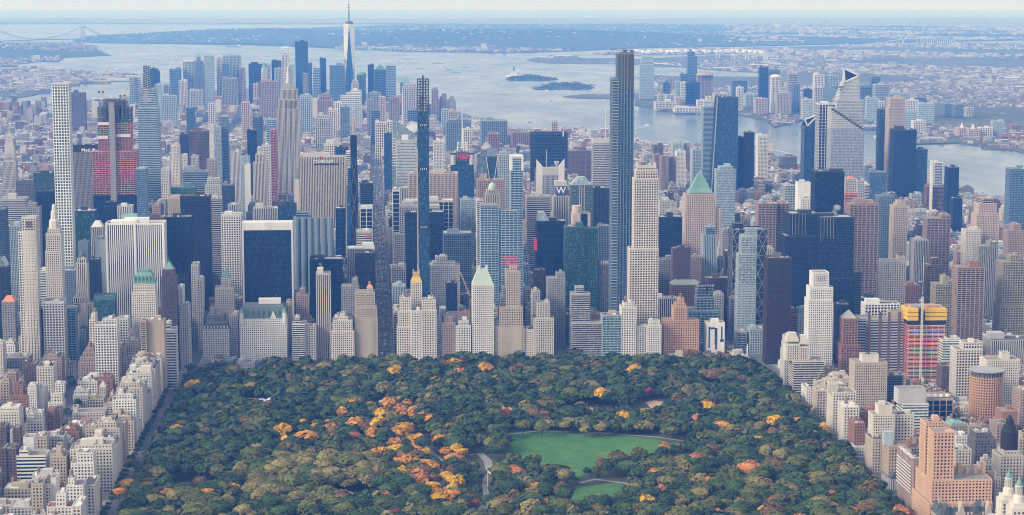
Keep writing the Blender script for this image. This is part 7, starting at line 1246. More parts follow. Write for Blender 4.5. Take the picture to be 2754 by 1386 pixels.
for i in range(len(AV2) - 1):
    xa = AV2[i] + AW.get(AV2[i], 13) + 4; xb = AV2[i + 1] - AW.get(AV2[i + 1], 13) - 4
    for s in range(-16, 76):
        if -283 <= AV2[i] < 590 and s >= 59: continue
        ya, yb = street(s + 1) + 11, street(s) - 11; xm, ym = (xa + xb) / 2, (ya + yb) / 2
        if not (in_view(xa, ya) or in_view(xb, ya) or in_view(xm, yb)): continue
        near = yb < 3000
        if AV2[i] == -283 and near: continue
        for (x0, x1, y0, y1, end) in lots(xa, xb, ya, yb, near):
            if not in_view((x0 + x1) / 2, y0): continue
            if not inside(MAN, np.array([x1 + 25]), np.array([y1]))[0] or not inside(MAN, np.array([x0 - 25]), np.array([y1]))[0]: continue
            if not free(x0, x1, y0, y1): continue
            lo, hi, pt_, tall = zone((x0 + x1) / 2, y0); h = rng.uniform(lo, hi)
            if end and near: h = rng.uniform(26, 50) if rng.random() < (.4 if x0 < 0 else .55) else h
            elif rng.random() < pt_ and x1 - x0 > 12: h = rng.uniform(hi, tall)
            zg = gz(x0, y0); h = limit_height(x0, x1, y0, y1, h, zg)
            if h < 6: h = 6 if y0 > 3000 else 8
            CAND.append([x0, x1, y0, y1, zg, h, near])
# rank by size in the picture
def shown(c):
    x0, x1, y0, y1, zg, h, near = c; p = pix(x0, y0, zg); q = pix(x1, y0, zg + h); return (q[0] - p[0]) * (p[1] - q[1])
# visible columns: nearer things hide what stands behind them
rows = sorted(CAND, key=lambda c: c[2]); skyl = np.full(2900, 1500.0)
ev = [(v[4], 1, (v[0], v[1], v[2])) for v in VA[:len(VIS)] if v[1] > v[0]] + [(c[2], 0, c) for c in rows]
ev.sort(key=lambda e: e[0]); seen = []
for yy, k_, o_ in ev:
    if k_ == 1: a, b_, tp = o_; a, b_ = int(max(0, a)), int(min(2899, b_)); skyl[a:b_] = np.minimum(skyl[a:b_], tp)
    else:
        c = o_; a = int(max(0, min(2899, pix(c[0], c[2], c[4] + c[5])[0]))); b_ = int(max(0, min(2899, pix(c[1], c[2], c[4] + c[5])[0]))) + 1; tp = pix((c[0] + c[1]) / 2, c[3], c[4] + c[5])[1]; bot = pix(c[0], c[2], c[4])[1]
        vis = np.clip(np.minimum(skyl[a:b_], bot) - tp, 0, None).sum()
        if bot < 945 or c[0] < -300 or c[0] > 560: vis = vis
        seen.append((vis, c)); skyl[a:b_] = np.minimum(skyl[a:b_], tp)
seen.sort(key=lambda e: -e[0])
NEARN, FARN = 250, 270
hn = [c for v, c in seen if c[6] and v > 12][:NEARN]; hf = [c for v, c in seen if not c[6] and v > 60 and c[2] < 6500][:FARN]
ind = set(id(c) for c in hn + hf)
WN = {'limestone': 'limestone', 'cream': 'cream', 'beige': 'beige brick', 'tan': 'tan brick', 'white': 'white', 'brick': 'red brick', 'granite': 'rose brown', 'brown': 'dark brown', 'grey': 'grey', 'lgrey': 'pale grey', 'plum': 'plum brick', 'blue': 'blue grey', 'lblue': 'pale blue', 'dgrey': 'charcoal'}
RN = {'tar': 'black tar', 'silver': 'silver', 'gravel': 'gravel', 'white': 'white', 'red': 'reddish'}
HL = [(o.location.x, o.location.y, o['label']) for o in COL.objects if o.parent is None and o.get('label') and o.get('category') and o.type == 'EMPTY']
HLx = np.array([(a, b_) for a, b_, _ in HL]); used = {}
def where(x, y):
    dd = np.hypot(HLx[:, 0] - x, (HLx[:, 1] - y) * .6); j = int(np.argmin(dd)); lab = HL[j][2].split()
    cut = next((i for i, w_ in enumerate(lab) if i > 1 and w_ in ('with', 'behind', 'in', 'right', 'left', 'beside', 'on', 'of', 'at', 'before', 'above', 'below', 'near', 'among', 'across', 'just', 'hidden', 'touching', 'standing', 'facing', 'between', 'wedged', 'rising', 'joined', 'cut', 'nearest', 'topped', 'under', 'wrapped', 'partly', 'directly', 'peeking', 'carrying', 'bearing', 'crossing', 'like', 'first', 'middle', 'second', 'third', 'nearer', 'upper')), 6)
    short = ' '.join(lab[:min(cut, 5)]).rstrip(','); rel = 'behind' if y - HL[j][1] > 25 else ('before' if HL[j][1] - y > 25 else ('left of' if x < HL[j][0] else 'right of'))
    return '%s the %s' % (rel, short)
_o = 'first second third fourth fifth sixth seventh eighth ninth tenth eleventh twelfth thirteenth fourteenth fifteenth sixteenth seventeenth eighteenth nineteenth'.split()
ORD = [''] + [q + ' ' for q in _o[1:]] + ['twentieth '] + ['twenty-%s ' % q for q in _o[:9]] + ['thirtieth '] + ['thirty-%s ' % q for q in _o[:9]]
for c in sorted(hn + hf, key=lambda c: (c[2], c[0])):
    x0, x1, y0, y1, zg, h, near = c; wd = x1 - x0; west = x0 > 400
    if near: wl = rng.choices(['cream', 'limestone', 'beige', 'white', 'brick', 'granite', 'tan', 'lgrey', 'plum', 'brown'], [16, 12, 14, 14, 10, 9, 6, 8, 6, 5] if not west else [8, 8, 14, 10, 16, 12, 10, 6, 8, 8])[0]
    else: wl = rng.choices(['limestone', 'beige', 'white', 'brick', 'granite', 'grey', 'lgrey', 'blue', 'lblue', 'dgrey', 'plum'], [10, 6, 10, 10, 9, 14, 14, 9, 9, 6, 5] if y0 > 4500 or x0 > 760 else [10, 6, 8, 4, 5, 8, 9, 22, 10, 18, 4])[0]
    rf = rng.choices(['tar', 'silver', 'gravel', 'white', 'red'], [28, 28, 24, 16, 4])[0]
    low = h < 26; kind = ('town_house' if wd < 12 and low else ('walk_up_building' if low else ('apartment_building' if near or rng.random() < .6 else 'office_building')))
    words = {'town_house': 'town house', 'walk_up_building': 'low building', 'apartment_building': 'apartment block', 'office_building': 'office block'}[kind]
    lab = '%s %s with %s roof %s' % (WN[wl], words, RN[rf], where((x0 + x1) / 2, y0)); n_ = used.get(lab, 0); used[lab] = n_ + 1
    if n_: lab = ORD[min(n_, 38)] + lab
    r = (x0, x1, y0, y1); ti = [(r, r, zg, zg + h)]
    if near and h <= 30 and rng.random() < .55:
        q = (x0 + .4, x1 - .4 - wd * rng.choice([0, .3, .5]), y0 + rng.uniform(3, 8), y1 - 2); ti.append((q, q, zg + h, zg + h + rng.uniform(2.6, 4.5)))
    elif h > 30 and rng.random() < .7 and wd > 14:
        q = rins(r, rng.uniform(2.5, 4)); ti = [(r, r, zg, zg + h * .88), (q, q, zg + h * .88, zg + h)]
    pt = 'P' if wl not in ('blue', 'lblue', 'dgrey') else 'v'; gl = 'win' if pt == 'P' else 'navy'
    if kind == 'office_building': pt = rng.choice(['P', 'v', 'H', 'g'])
    make_building(kind, lab, 'town house' if kind == 'town_house' else ('apartment house' if kind == 'apartment_building' else 'building'), ti, wl, gl, pt, roof=rf, units=(12 if near else 3), bulk=(1 if wd < 14 else (3 if near else 2)), tanks=(rng.choice([1, 1, 2]) if h > 18 and near and rng.random() < .75 else 0), group={'town_house': 'town houses', 'walk_up_building': 'low buildings', 'apartment_building': 'apartment blocks', 'office_building': 'office blocks'}[kind] + (' beside the park' if near else ' among the towers'), par=.7)
# the rest, too many to tell apart: one mass with window relief in its material
def city_mat():
    m, t, b = new_mat('distant_facade'); at_ = N(t, 'ShaderNodeAttribute', attribute_name='Col'); uv = N(t, 'ShaderNodeUVMap'); sx = N(t, 'ShaderNodeSeparateXYZ'); t.links.new(uv.outputs[0], sx.inputs[0])
    u = mathn(t, 'FRACT', mathn(t, 'DIVIDE', sx.outputs[0], 3.1)); v = mathn(t, 'FRACT', mathn(t, 'DIVIDE', sx.outputs[1], 3.5))
    wn = mathn(t, 'MULTIPLY', mathn(t, 'MULTIPLY', mathn(t, 'GREATER_THAN', u, .42), mathn(t, 'GREATER_THAN', v, .42)), mathn(t, 'LESS_THAN', v, .95)); wn = mathn(t, 'MULTIPLY', wn, at_.outputs['Alpha'])
    c = mixc(t, ramp(t, noise(t, pos(t, .06, .06, .06), 1.0, 3), .3, .7), at_.outputs['Color'], (.2, .19, .18)); c = mixc(t, .75, c, at_.outputs['Color'])
    t.links.new(mixc(t, mathn(t, 'MULTIPLY', wn, .86), c, (.015, .02, .028)), b.inputs['Base Color']); t.links.new(mathn(t, 'SUBTRACT', .9, mathn(t, 'MULTIPLY', wn, .7)), b.inputs['Roughness']); return m
def mass(name, label, items, cat=None):
    """items: x0 x1 y0 y1 z0 z1 (r g b) (roof r g b) alpha -> five quads each"""
    A = np.array([i[:6] for i in items]); n = len(A); C = np.array([i[6] for i in items]); Rf = np.array([i[7] for i in items]); al = np.array([i[8] for i in items])
    x0, x1, y0, y1, z0, z1 = A.T; P = lambda x, y, z: np.stack([x, y, z], -1)
    a, b_, c_, d_ = P(x0, y0, z0), P(x1, y0, z0), P(x1, y1, z0), P(x0, y1, z0); e, f, g, h = P(x0, y0, z1), P(x1, y0, z1), P(x1, y1, z1), P(x0, y1, z1)
    q = np.stack([np.stack(v, 1) for v in ((a, b_, f, e), (b_, c_, g, f), (c_, d_, h, g), (d_, a, e, h), (e, f, g, h))], 1); H = z1 - z0; wx = x1 - x0; wy = y1 - y0; Z = np.zeros(n)
    us = np.stack([np.stack([np.stack([Z, Z], -1), np.stack([L_, Z], -1), np.stack([L_, H], -1), np.stack([Z, H], -1)], 1) for L_ in (wx, wy, wx, wy, wx)], 1)
    cc = np.concatenate([C, al[:, None]], 1); rr2 = np.concatenate([Rf, np.zeros((n, 1))], 1); col = np.stack([cc, cc, cc, cc, rr2], 1)[:, :, None, :].repeat(4, 2)
    o = bpy.data.objects.new(name, mesh_from_quads(name, q, [MATS.setdefault('city', None) or city_mat()], uv=us, col=col)); COL.objects.link(o); tag(o, label, cat, None, 'stuff'); return o
MATS['city'] = city_mat()
WC = [WALL[k] for k in ('limestone', 'cream', 'beige', 'white', 'brick', 'granite', 'grey', 'lgrey', 'plum', 'lblue', 'brick', 'granite')]; RC = [ROOFC[k] for k in ('tar', 'silver', 'gravel', 'white', 'silver', 'white')]
def jit(c, a=.15): k = 1 + rng.uniform(-a, a); return tuple(min(.85, v * k) for v in c)
items = []
for c in CAND:
    if id(c) in ind: continue
    x0, x1, y0, y1, zg, h, near = c; items.append((x0, x1, y0, y1, zg, zg + h, jit(rng.choice(WC)), jit(rng.choice(RC)), 1.0))
    if (x1 - x0) > 11:
        for _ in range(2 if y0 < 6500 else 1):
            s = rng.uniform(3, 8); bx = x0 + 1 + (x1 - x0 - s - 2) * rng.random(); by = y0 + 2 + max(1, (y1 - y0 - s - 3)) * rng.random(); items.append((bx, bx + s, by, by + s, zg + h, zg + h + rng.uniform(2, 6), jit(rng.choice(WC)), jit(rng.choice(RC)), 0.0))
mass('distant_city_blocks', 'countless low buildings filling the blocks as far as the harbour', items)
print('candidates', len(CAND), 'near', len(hn), 'far', len(hf), 'mass boxes', len(items))
# houses, sheds and yards on the far shores
def scatter(poly, n, hmin, hmax, smin, smax, white, zf, out, grid=0.0):
    pa = np.array(poly); lo, hi = pa.min(0), pa.max(0); got = 0; tr = 0
    while got < n and tr < n * 12:
        k = 400; X = nr.uniform(lo[0], hi[0], k); Yv = nr.uniform(lo[1], hi[1], k); ok = inside(poly, X, Yv); tr += k
        for x, y in zip(X[ok], Yv[ok]):
            p = pix(x, y, 0)
            if not -60 < p[0] < 2815: continue
            if math.sin(x * .0021 + 1.3 * math.sin(y * .0013)) + math.sin(y * .0017 + x * .0006) < -.35 + .9 * rng.random() - .45: continue
            s = rng.uniform(smin, smax) * (3 if rng.random() < .05 else 1); h = rng.uniform(hmin, hmax) * (2.5 if rng.random() < .04 else 1); z = zf(x, y) - drop(x, y) - 1
            col = jit(rng.choice(WF)) if rng.random() > white else (.56, .55, .53); out.append((x, x + s * rng.uniform(.7, 1.8), y, y + s, z, z + h, col, (.52, .51, .49) if rng.random() < white else jit(rng.choice(RC)), .6)); got += 1
            if got >= n: break
far_items = []; WF = [(.30, .28, .26), (.22, .20, .19), (.36, .35, .34), (.17, .16, .16), (.26, .20, .17)]
scatter(nj, 4200, 6, 12, 8, 18, .14, lambda x, y: 4, far_items); scatter(pier, 1500, 6, 12, 12, 40, .3, lambda x, y: 3.5, far_items); scatter(bay, 1300, 8, 16, 12, 36, .4, lambda x, y: 3, far_items)
scatter(bk1, 1300, 7, 14, 10, 36, .2, lambda x, y: 3, far_items); scatter(bk2, 900, 7, 14, 10, 26, .2, lambda x, y: 3 + hb(x, y), far_items)
scatter(si, 2400, 7, 14, 10, 26, .3, lambda x, y: 3 + h1(x, y) + h2(x, y) + h3(x, y) + h4(x, y), far_items); sib = [p for p in PG([(900, 133), (1079, 138), (1370, 142), (1573, 136), (1573, 130), (1370, 133), (1079, 131), (900, 128)])]; scatter(sib, 420, 10, 26, 14, 40, .3, lambda x, y: 3, far_items)
njw = PG([(1950, 60), (2800, 60), (2800, 108), (2300, 112), (1950, 118)]); scatter(njw, 2600, 8, 18, 18, 60, .5, lambda x, y: 3 + h1(x, y), far_items)
mass('far_shore_buildings', 'countless houses and sheds on the far shores of the harbour', far_items)
# ---------------------------------------------------------------- trees
FOL = dict(dark=(.034, .066, .024), green=(.052, .095, .026), olive=(.105, .125, .030), pale=(.21, .19, .065), brown=(.16, .105, .045), yellow=(.72, .35, .012), orange=(.76, .29, .025), rust=(.44, .19, .06), red=(.25, .055, .04))
def fol_mat(n):
    m, t, b = new_mat('foliage_' + n); c = FOL[n]; oi = N(t, 'ShaderNodeObjectInfo')
    f1 = noise(t, pos(t, .055, .055, .055), 1.0, 2); f2 = noise(t, pos(t, .6, .6, .6), 1.0, 2)
    f = mathn(t, 'ADD', mathn(t, 'ADD', mathn(t, 'MULTIPLY', f1, .7), mathn(t, 'MULTIPLY', f2, .5)), mathn(t, 'MULTIPLY', oi.outputs['Random'], .25))
    lo = tuple(v * .62 for v in c) if c[0] < .3 else (c[0] * .6, c[1] * .55, c[2]); hi = (min(c[0] * 1.55, .75), min(c[1] * 1.45, .6), c[2] * 1.3)
    t.links.new(mixc(t, ramp(t, f, .4, 1.05), lo, hi), b.inputs['Base Color']); b.inputs['Roughness'].default_value = .75; b.inputs['Specular IOR Level'].default_value = .25; return m
FM = {k: fol_mat(k) for k in FOL}; m_bark = plain('bark', (.075, .06, .05), .9)
def crown_quads(seed, n, leaf, tall=False):
    """leaf clumps over a lumpy dome: a broad crown with a few big bosses, many small ones and ragged gaps"""
    g = np.random.RandomState(seed); kb = 26; bd = g.normal(size=(kb, 3)); bd /= np.linalg.norm(bd, axis=1)[:, None]; bd[:, 2] = np.abs(bd[:, 2]) - .25; bd /= np.linalg.norm(bd, axis=1)[:, None]
    ba = g.uniform(.05, .20, kb); bw = g.uniform(5, 22, kb)
    d = g.normal(size=(n, 3)); d /= np.linalg.norm(d, axis=1)[:, None]; d[:, 2] = np.where(d[:, 2] < -.45, -d[:, 2], d[:, 2])
    bump_ = (ba[None] * np.exp((d @ bd.T - 1) * bw[None])).sum(1); rad = (.80 + bump_) * np.where(g.rand(n) < .2, g.uniform(.6, .95, n), g.uniform(.95, 1.06, n))
    ax = np.array([.36 * g.uniform(.9, 1.1), .36, .27 if not tall else .33]); p = d * rad[:, None] * ax; p[:, 2] += .64
    nn = d / ax * .36 + (0, 0, .25) + g.normal(size=(n, 3)) * .40; nn /= np.linalg.norm(nn, axis=1)[:, None]
    a = np.cross(nn, g.normal(size=(n, 3))); a /= np.linalg.norm(a, axis=1)[:, None]; b_ = np.cross(nn, a); s = leaf * g.uniform(.55, 1.3, n)[:, None]
    return np.stack([p - a * s - b_ * s * .6, p + a * s * .7 - b_ * s, p + a * s + b_ * s * .7, p - a * s * .6 + b_ * s], 1)
def trunk_mb():
    m = MB(); m.ring(0, 0, .030, .018, 0, .42, 7, top=False)
    for a in (0.3, 2.2, 4.3): m.beam((0, 0, .33), (.16 * math.cos(a), .16 * math.sin(a), .62), .022, 0, .008)
    m.beam((0, 0, .4), (.01, .02, .72), .03, 0, .008); return m
trunk_me = trunk_mb().mesh('trunk', [m_bark])
NV = 5; HI = [crown_quads(40 + i, 760, .040, i == 4) for i in range(NV)]; LO = [crown_quads(40 + i, 195, .074, i == 4) for i in range(NV)]; FA_ = [crown_quads(40 + i, 120, .092, i == 4) for i in range(NV)]
crown_me = {}
def crown_mesh(f, i):
    if (f, i) not in crown_me: crown_me[(f, i)] = mesh_from_quads('crown', HI[i], [FM[f]])
    return crown_me[(f, i)]
TL = [('K', 215, 340, 'orange', 1), ('K', 725, 180, 'rust', 1), ('K', 755, 550, 'orange', 1), ('K', 830, 575, 'rust', .9), ('K', 760, 605, 'orange', 1), ('K', 815, 640, 'rust', 1.1), ('K', 635, 660, 'rust', 1), ('K', 755, 705, 'rust', 1.2), ('K', 1000, 640, 'orange', .9), ('K', 1060, 595, 'orange', 1), ('K', 905, 735, 'yellow', 1), ('K', 1015, 715, 'yellow', .9), ('K', 1168, 715, 'yellow', .8), ('K', 1345, 600, 'orange', .9), ('K', 370, 715, 'orange', 1), ('K', 280, 760, 'orange', 1.1), ('K', 225, 800, 'orange', .9), ('K', 250, 905, 'rust', 1), ('K', 640, 850, 'orange', 1), ('K', 765, 835, 'orange', .8), ('K', 900, 830, 'orange', .9), ('K', 1200, 800, 'orange', 1), ('K', 1265, 835, 'yellow', 1.1), ('K', 1100, 855, 'rust', 1.1), ('K', 1290, 915, 'orange', 1.2), ('K', 1365, 925, 'orange', 1), ('K', 1250, 965, 'yellow', 1), ('K', 1345, 965, 'yellow', .9), ('K', 1270, 1005, 'yellow', 1), ('K', 1430, 1000, 'orange', 1), ('K', 1470, 1020, 'yellow', 1), ('K', 1105, 965, 'yellow', 1.1), ('K', 1030, 990, 'yellow', 1), ('K', 1140, 1085, 'yellow', 1), ('K', 1475, 1095, 'yellow', 1), ('K', 1360, 1125, 'orange', 1), ('K', 1385, 1165, 'yellow', 1.1), ('K', 1235, 1130, 'rust', 1), ('K', 985, 1160, 'rust', 1.1), ('K', 1580, 995, 'rust', .8), ('K', 1650, 1200, 'red', .9), ('K', 1420, 1230, 'orange', .9), ('K', 90, 1140, 'rust', 1), ('K', 115, 1240, 'orange', .9), ('K', 320, 1260, 'yellow', .8), ('K', 510, 1240, 'orange', .7), ('K', 1065, 1275, 'red', 1), ('K', 785, 1210, 'orange', .6), ('K', 1405, 320, 'yellow', 1), ('K', 1480, 310, 'orange', .9), ('K', 1075, 325, 'yellow', .8), ('K', 1130, 375, 'pale', 1), ('K', 890, 180, 'orange', .7), ('K', 1240, 450, 'yellow', .7), ('K', 545, 500, 'yellow', .7), ('K', 480, 635, 'orange', .8), ('K', 205, 645, 'yellow', .6), ('K', 395, 420, 'orange', .7), ('K', 1555, 575, 'brown', 1.1), ('K', 1695, 575, 'brown', 1), ('K', 1850, 525, 'orange', 1), ('K', 1910, 540, 'orange', .8), ('K', 1550, 820, 'yellow', .8), ('K', 1790, 1000, 'pale', 1),
 ('J', 1575, 280, 'yellow', 1), ('J', 1480, 215, 'olive', 1.2), ('J', 1500, 500, 'orange', .8), ('J', 1625, 550, 'orange', .9), ('J', 1380, 570, 'orange', .7), ('J', 1430, 580, 'yellow', .6), ('J', 1625, 490, 'yellow', .8), ('J', 1810, 450, 'orange', .9), ('J', 1855, 445, 'orange', .8), ('J', 1830, 500, 'orange', .9), ('J', 1880, 500, 'orange', .8), ('J', 950, 1050, 'yellow', 1), ('J', 885, 1115, 'orange', .9), ('J', 1525, 1125, 'orange', 1.2), ('J', 1470, 1140, 'orange', .9), ('J', 955, 1205, 'yellow', .8), ('J', 1480, 1035, 'brown', 1), ('J', 1030, 930, 'olive', 1.1), ('J', 1140, 970, 'olive', 1.1), ('J', 950, 1270, 'olive', 1.1), ('J', 1690, 440, 'yellow', .7),
 ('L', 870, 190, 'rust', 1), ('L', 1525, 240, 'brown', 1.7), ('L', 1030, 365, 'red', 1), ('L', 215, 300, 'yellow', .9), ('L', 470, 300, 'yellow', .9), ('L', 685, 280, 'yellow', .8), ('L', 95, 395, 'orange', .8), ('L', 50, 365, 'orange', .8), ('L', 80, 340, 'yellow', .8), ('L', 1290, 340, 'orange', .7), ('L', 1415, 365, 'orange', .7), ('L', 1330, 365, 'pale', 1.3), ('L', 1805, 300, 'orange', 1), ('L', 1815, 335, 'yellow', .9), ('L', 1580, 490, 'brown', 1.1), ('L', 1655, 530, 'orange', 1), ('L', 1665, 570, 'rust', 1), ('L', 1580, 625, 'orange', 1.2), ('L', 1310, 610, 'red', .9), ('L', 1390, 580, 'rust', 1.2), ('L', 1540, 590, 'rust', .9), ('L', 30, 530, 'orange', .9), ('L', 225, 465, 'brown', .9), ('L', 1385, 865, 'rust', 1.2), ('L', 1395, 890, 'orange', .8), ('L', 1500, 710, 'brown', 1), ('L', 1600, 710, 'pale', 1), ('L', 1070, 980, 'orange', .9), ('L', 1465, 1035, 'orange', 1.1), ('L', 45, 960, 'rust', 1.2), ('L', 940, 1265, 'red', 1), ('L', 1240, 1175, 'pale', 1.3), ('L', 1390, 1235, 'pale', 1), ('L', 1480, 1270, 'yellow', 1), ('L', 1540, 1280, 'orange', .9), ('L', 1830, 1030, 'pale', 1.2), ('L', 390, 1210, 'olive', 1.5), ('L', 1075, 1240, 'olive', 1.3), ('L', 1185, 280, 'olive', 1), ('L', 660, 1160, 'rust', .6), ('L', 1180, 960, 'olive', 1), ('L', 1790, 630, 'olive', 1), ('L', 1860, 630, 'pale', 1.1), ('L', 350, 190, 'green', 1.1), ('L', 680, 640, 'pale', 1), ('L', 410, 620, 'pale', 1), ('L', 560, 650, 'pale', .9), ('L', 240, 630, 'olive', 1.2), ('L', 100, 620, 'olive', 1.1),
 ('M', 140, 480, 'orange', .8), ('M', 270, 600, 'orange', 1.1), ('M', 330, 670, 'yellow', .8), ('M', 260, 690, 'orange', .7), ('M', 410, 805, 'red', 1), ('M', 620, 940, 'rust', .9), ('M', 100, 1110, 'rust', 1.2), ('M', 480, 1130, 'rust', 1), ('M', 835, 1125, 'orange', .5), ('M', 510, 1240, 'orange', 1), ('M', 630, 1275, 'orange', 1.2), ('M', 80, 1230, 'olive', 1.2), ('M', 350, 740, 'brown', 1), ('M', 320, 890, 'brown', 1), ('M', 245, 910, 'olive', 1.4)]
# small park buildings
HUTS = [('K', 40, 475, 26, 12, 5, 'marble', 'paleroof', 'white roofed pavilion in the woods left of the golden trees'), ('K', 150, 462, 18, 10, 5, 'marble', 'marble', 'white domed pavilion beside the white roofed one'), ('J', 1520, 450, 26, 14, 7, 'grey', 'slate', 'grey zoo hall among trees by the left avenue'), ('L', 1740, 705, 18, 12, 6, 'brick', 'slate', 'brick tavern wing with grey roof at right'), ('L', 1850, 710, 26, 14, 7, 'cream', 'slate', 'tavern hall with steep grey roof at right'), ('K', 640, 1150, 30, 8, 3.5, 'grey', 'grey', 'stone bandshell below the elm grove'), ('K', 960, 465, 9, 7, 4, 'marble', 'marble', 'small white kiosk among dark trees')]
hut_poly = []
for t_, hx, hy, wd, dp, hh_, wl_, rl_, lb in HUTS:
    X, Yg = ground(*T(t_, hx, hy + 14), GZ); z = gz(X, Yg); root = empty('park_pavilion', (X, Yg, z)); tag(root, lb, 'pavilion'); b0 = (X, Yg, z); r_ = (X - wd / 2, X + wd / 2, Yg, Yg + dp)
    m = MB(); G_ = MB(); facade(m, G_, r_, r_, z, z + hh_, (3.2, .4, hh_, .4, .3)); m.build('walls', wall(wl_), root, b0); G_.build('windows', glass('win'), root, b0)
    m = MB(); m.frus(rins(r_, -.8), (r_[0] + wd * .2, r_[1] - wd * .2, Yg + dp * .45, Yg + dp * .55), z + hh_, z + hh_ + dp * .38); m.build('roof', wall(rl_), root, b0)
    hut_poly.append([(r_[0] - 2, Yg - 14), (r_[1] + 2, Yg - 14), (r_[1] + 2, r_[3]), (r_[0] - 2, r_[3])])
X, Yg = ground(*T('K', 1740, 1160), GZ); m = MB(); m.beam((X, Yg, gz(X, Yg)), (X, Yg, gz(X, Yg) + 32), .7, 0, .3); m.quads([[(X, Yg, gz(X, Yg) + 31), (X + 4, Yg, gz(X, Yg) + 28), (X + 4, Yg, gz(X, Yg) + 25.5), (X, Yg, gz(X, Yg) + 28.5)]]); tag(m.build('flagpole', wall('marble'), None, (X, Yg, gz(X, Yg))), 'tall white flagpole by the curving park road', 'flagpole')
X, Yg = 575, 3000; z = gz(X, Yg); m = MB(); m.lathe(X, Yg, [(4, z), (4, z + 4), (1.3, z + 5), (1.1, z + 19), (1.6, z + 20), (.5, z + 21), (.5, z + 24), (.1, z + 24.5)], 10); tag(m.build('monument_column', wall('marble'), None, (X, Yg, z)), 'slim white monument column in the traffic circle', 'monument')
lawn_polys = lawns + clays + hut_poly
def near_poly(poly, x, y, mrg):
    if inside(poly, np.array([x]), np.array([y]))[0]: return True
    pa = np.array(poly); a = pa; b_ = np.roll(pa, -1, 0); ab = b_ - a; t_ = np.clip(((np.array([x, y]) - a) * ab).sum(1) / (ab ** 2).sum(1), 0, 1); return np.hypot(*(a + ab * t_[:, None] - np.array([x, y])).T).min() < mrg
def path_near(x, y):
    for p, wd in PATHS:
        pa = np.array(p); a, b_ = pa[:-1], pa[1:]; ab = b_ - a; t_ = np.clip(((np.array([x, y]) - a) * ab).sum(1) / (ab ** 2).sum(1), 0, 1)
        if np.hypot(*(a + ab * t_[:, None] - np.array([x, y])).T).min() < wd / 2 + 2.5: return True
    return False
trees = []
for t_, x, y, f, s in TL:
    H = 19 * s; X, Yg = ground(*T(t_, x, y), GZ + H * .72); trees.append((X, Yg, H, f, 1))
ex = np.array([(q[0], q[1], q[2] * .36) for q in trees])
mall = PP([(930, 1120), (1010, 1105), (1110, 1110), (1180, 1150), (1230, 1220), (1240, 1300), (1240, 1370), (1180, 1386), (1060, 1290), (940, 1250), (880, 1200), (740, 1240), (740, 1180)]); elm = PP([(660, 1270), (860, 1260), (1010, 1270), (1000, 1350), (860, 1386), (690, 1386), (640, 1330)])
step = 14.0; j = 0; yy = 1795
while yy < PY1 - 6:
    xx = PX0 + 6 + (step / 2 if j % 2 else 0)
    while xx < PX1 - 4:
        x, y = xx + rng.uniform(-4.2, 4.2), yy + rng.uniform(-4, 4); xx += step
        if not inside(park, np.array([x]), np.array([y]))[0] or rng.random() < .05: continue
        if np.any(np.hypot(ex[:, 0] - x, ex[:, 1] - y) < ex[:, 2] * .62): continue
        if any(near_poly(p, x, y, 6) for p in lawn_polys) or path_near(x, y) or any(near_poly(p, x, y + 15, 13) for p in clays): continue
        if rng.random() < .75 and near_poly(PATHS[0][0], x, y + 9, 8): continue
        H = rng.uniform(13, 20) if rng.random() < .62 else rng.uniform(20, 28)
        if any(near_poly(p, x, y + 16, 8) for p in lawn_polys): H *= .45
        if inside(mall, np.array([x]), np.array([y]))[0]: f = rng.choices(['dark', 'green', 'olive', 'brown', 'rust', 'orange', 'yellow'], [20, 18, 20, 6, 4, 20, 12])[0]
        elif inside(elm, np.array([x]), np.array([y]))[0]: f = rng.choices(['pale', 'olive', 'green'], [55, 35, 10])[0]; H *= 1.15
        else: f = rng.choices(['dark', 'green', 'olive', 'pale', 'brown', 'rust', 'yellow', 'red'], [36, 26, 23, 6, 6, .8, 1.2, .2])[0]
        if y < 2300 and rng.random() < .25: f = rng.choice(['olive', 'pale', f])
        trees.append((x, y, H, f, 0))
    yy += step * .88; j += 1
for k in range(30):
    f_ = k / 29; x, y = PP([(1400 + 340 * f_, 1162 + 14 * f_)])[0]; trees.append((x + rng.uniform(-4, 4), y + 9 + rng.uniform(-3, 5), rng.uniform(15, 20), rng.choice(['dark', 'olive', 'green', 'pale']), 0))
# street trees on the avenue left of the park and at the plaza
for k in range(130):
    y = 2010 + k * 7.2; trees.append((-270 + rng.uniform(-1, 2) if k % 3 else -294 + rng.uniform(-1, 1), y, rng.uniform(13, 19) if k % 3 else rng.uniform(8, 11), rng.choice(['dark', 'green', 'green', 'olive']), 0))
for k in range(10): trees.append((-232 + rng.uniform(-18, 18), 2985 + rng.uniform(-14, 14), rng.uniform(9, 12), 'dark', 0))
def tsize(q): p = pix(q[0], q[1], 15); return (q[2] / q[1]) * (1 if -20 < p[0] < 2774 and p[1] < 1420 else 0) * (1.6 if q[4] else 1)
order = sorted(range(len(trees)), key=lambda i: -tsize(trees[i])); indiv = set(order[:300])
FN = dict(dark='dark green', green='mid green', olive='olive green', pale='pale yellow green', brown='brownish', yellow='golden yellow', orange='bright orange', rust='rust coloured', red='deep red')
FEAT = [(meadow[0], 'the great lawn'), (ground(1580, 1340), 'the small lower lawn'), (ground(1310, 1270), 'the curving park road'), (ground(1100, 1250), 'the tree lined mall'), (ground(820, 1330), 'the grove of tall elms'), (ground(515, 1315), 'the little lawn at left'), (ground(400, 1200), 'the avenue left of the park'), (ground(2180, 1150), 'the avenue right of the park'), (ground(2330, 1330), 'the salmon twin towers'), (ground(1740, 1100), 'the ball field'), (ground(1950, 1150), 'the path at right'), (ground(1000, 1000), 'the avenue canyon'), (ground(700, 1040), 'the left woods'), (ground(1500, 1000), 'the far woods')]
TLAB = {}; stuff_q, stuff_m, tr_q = [], [], []; fk = list(FOL)
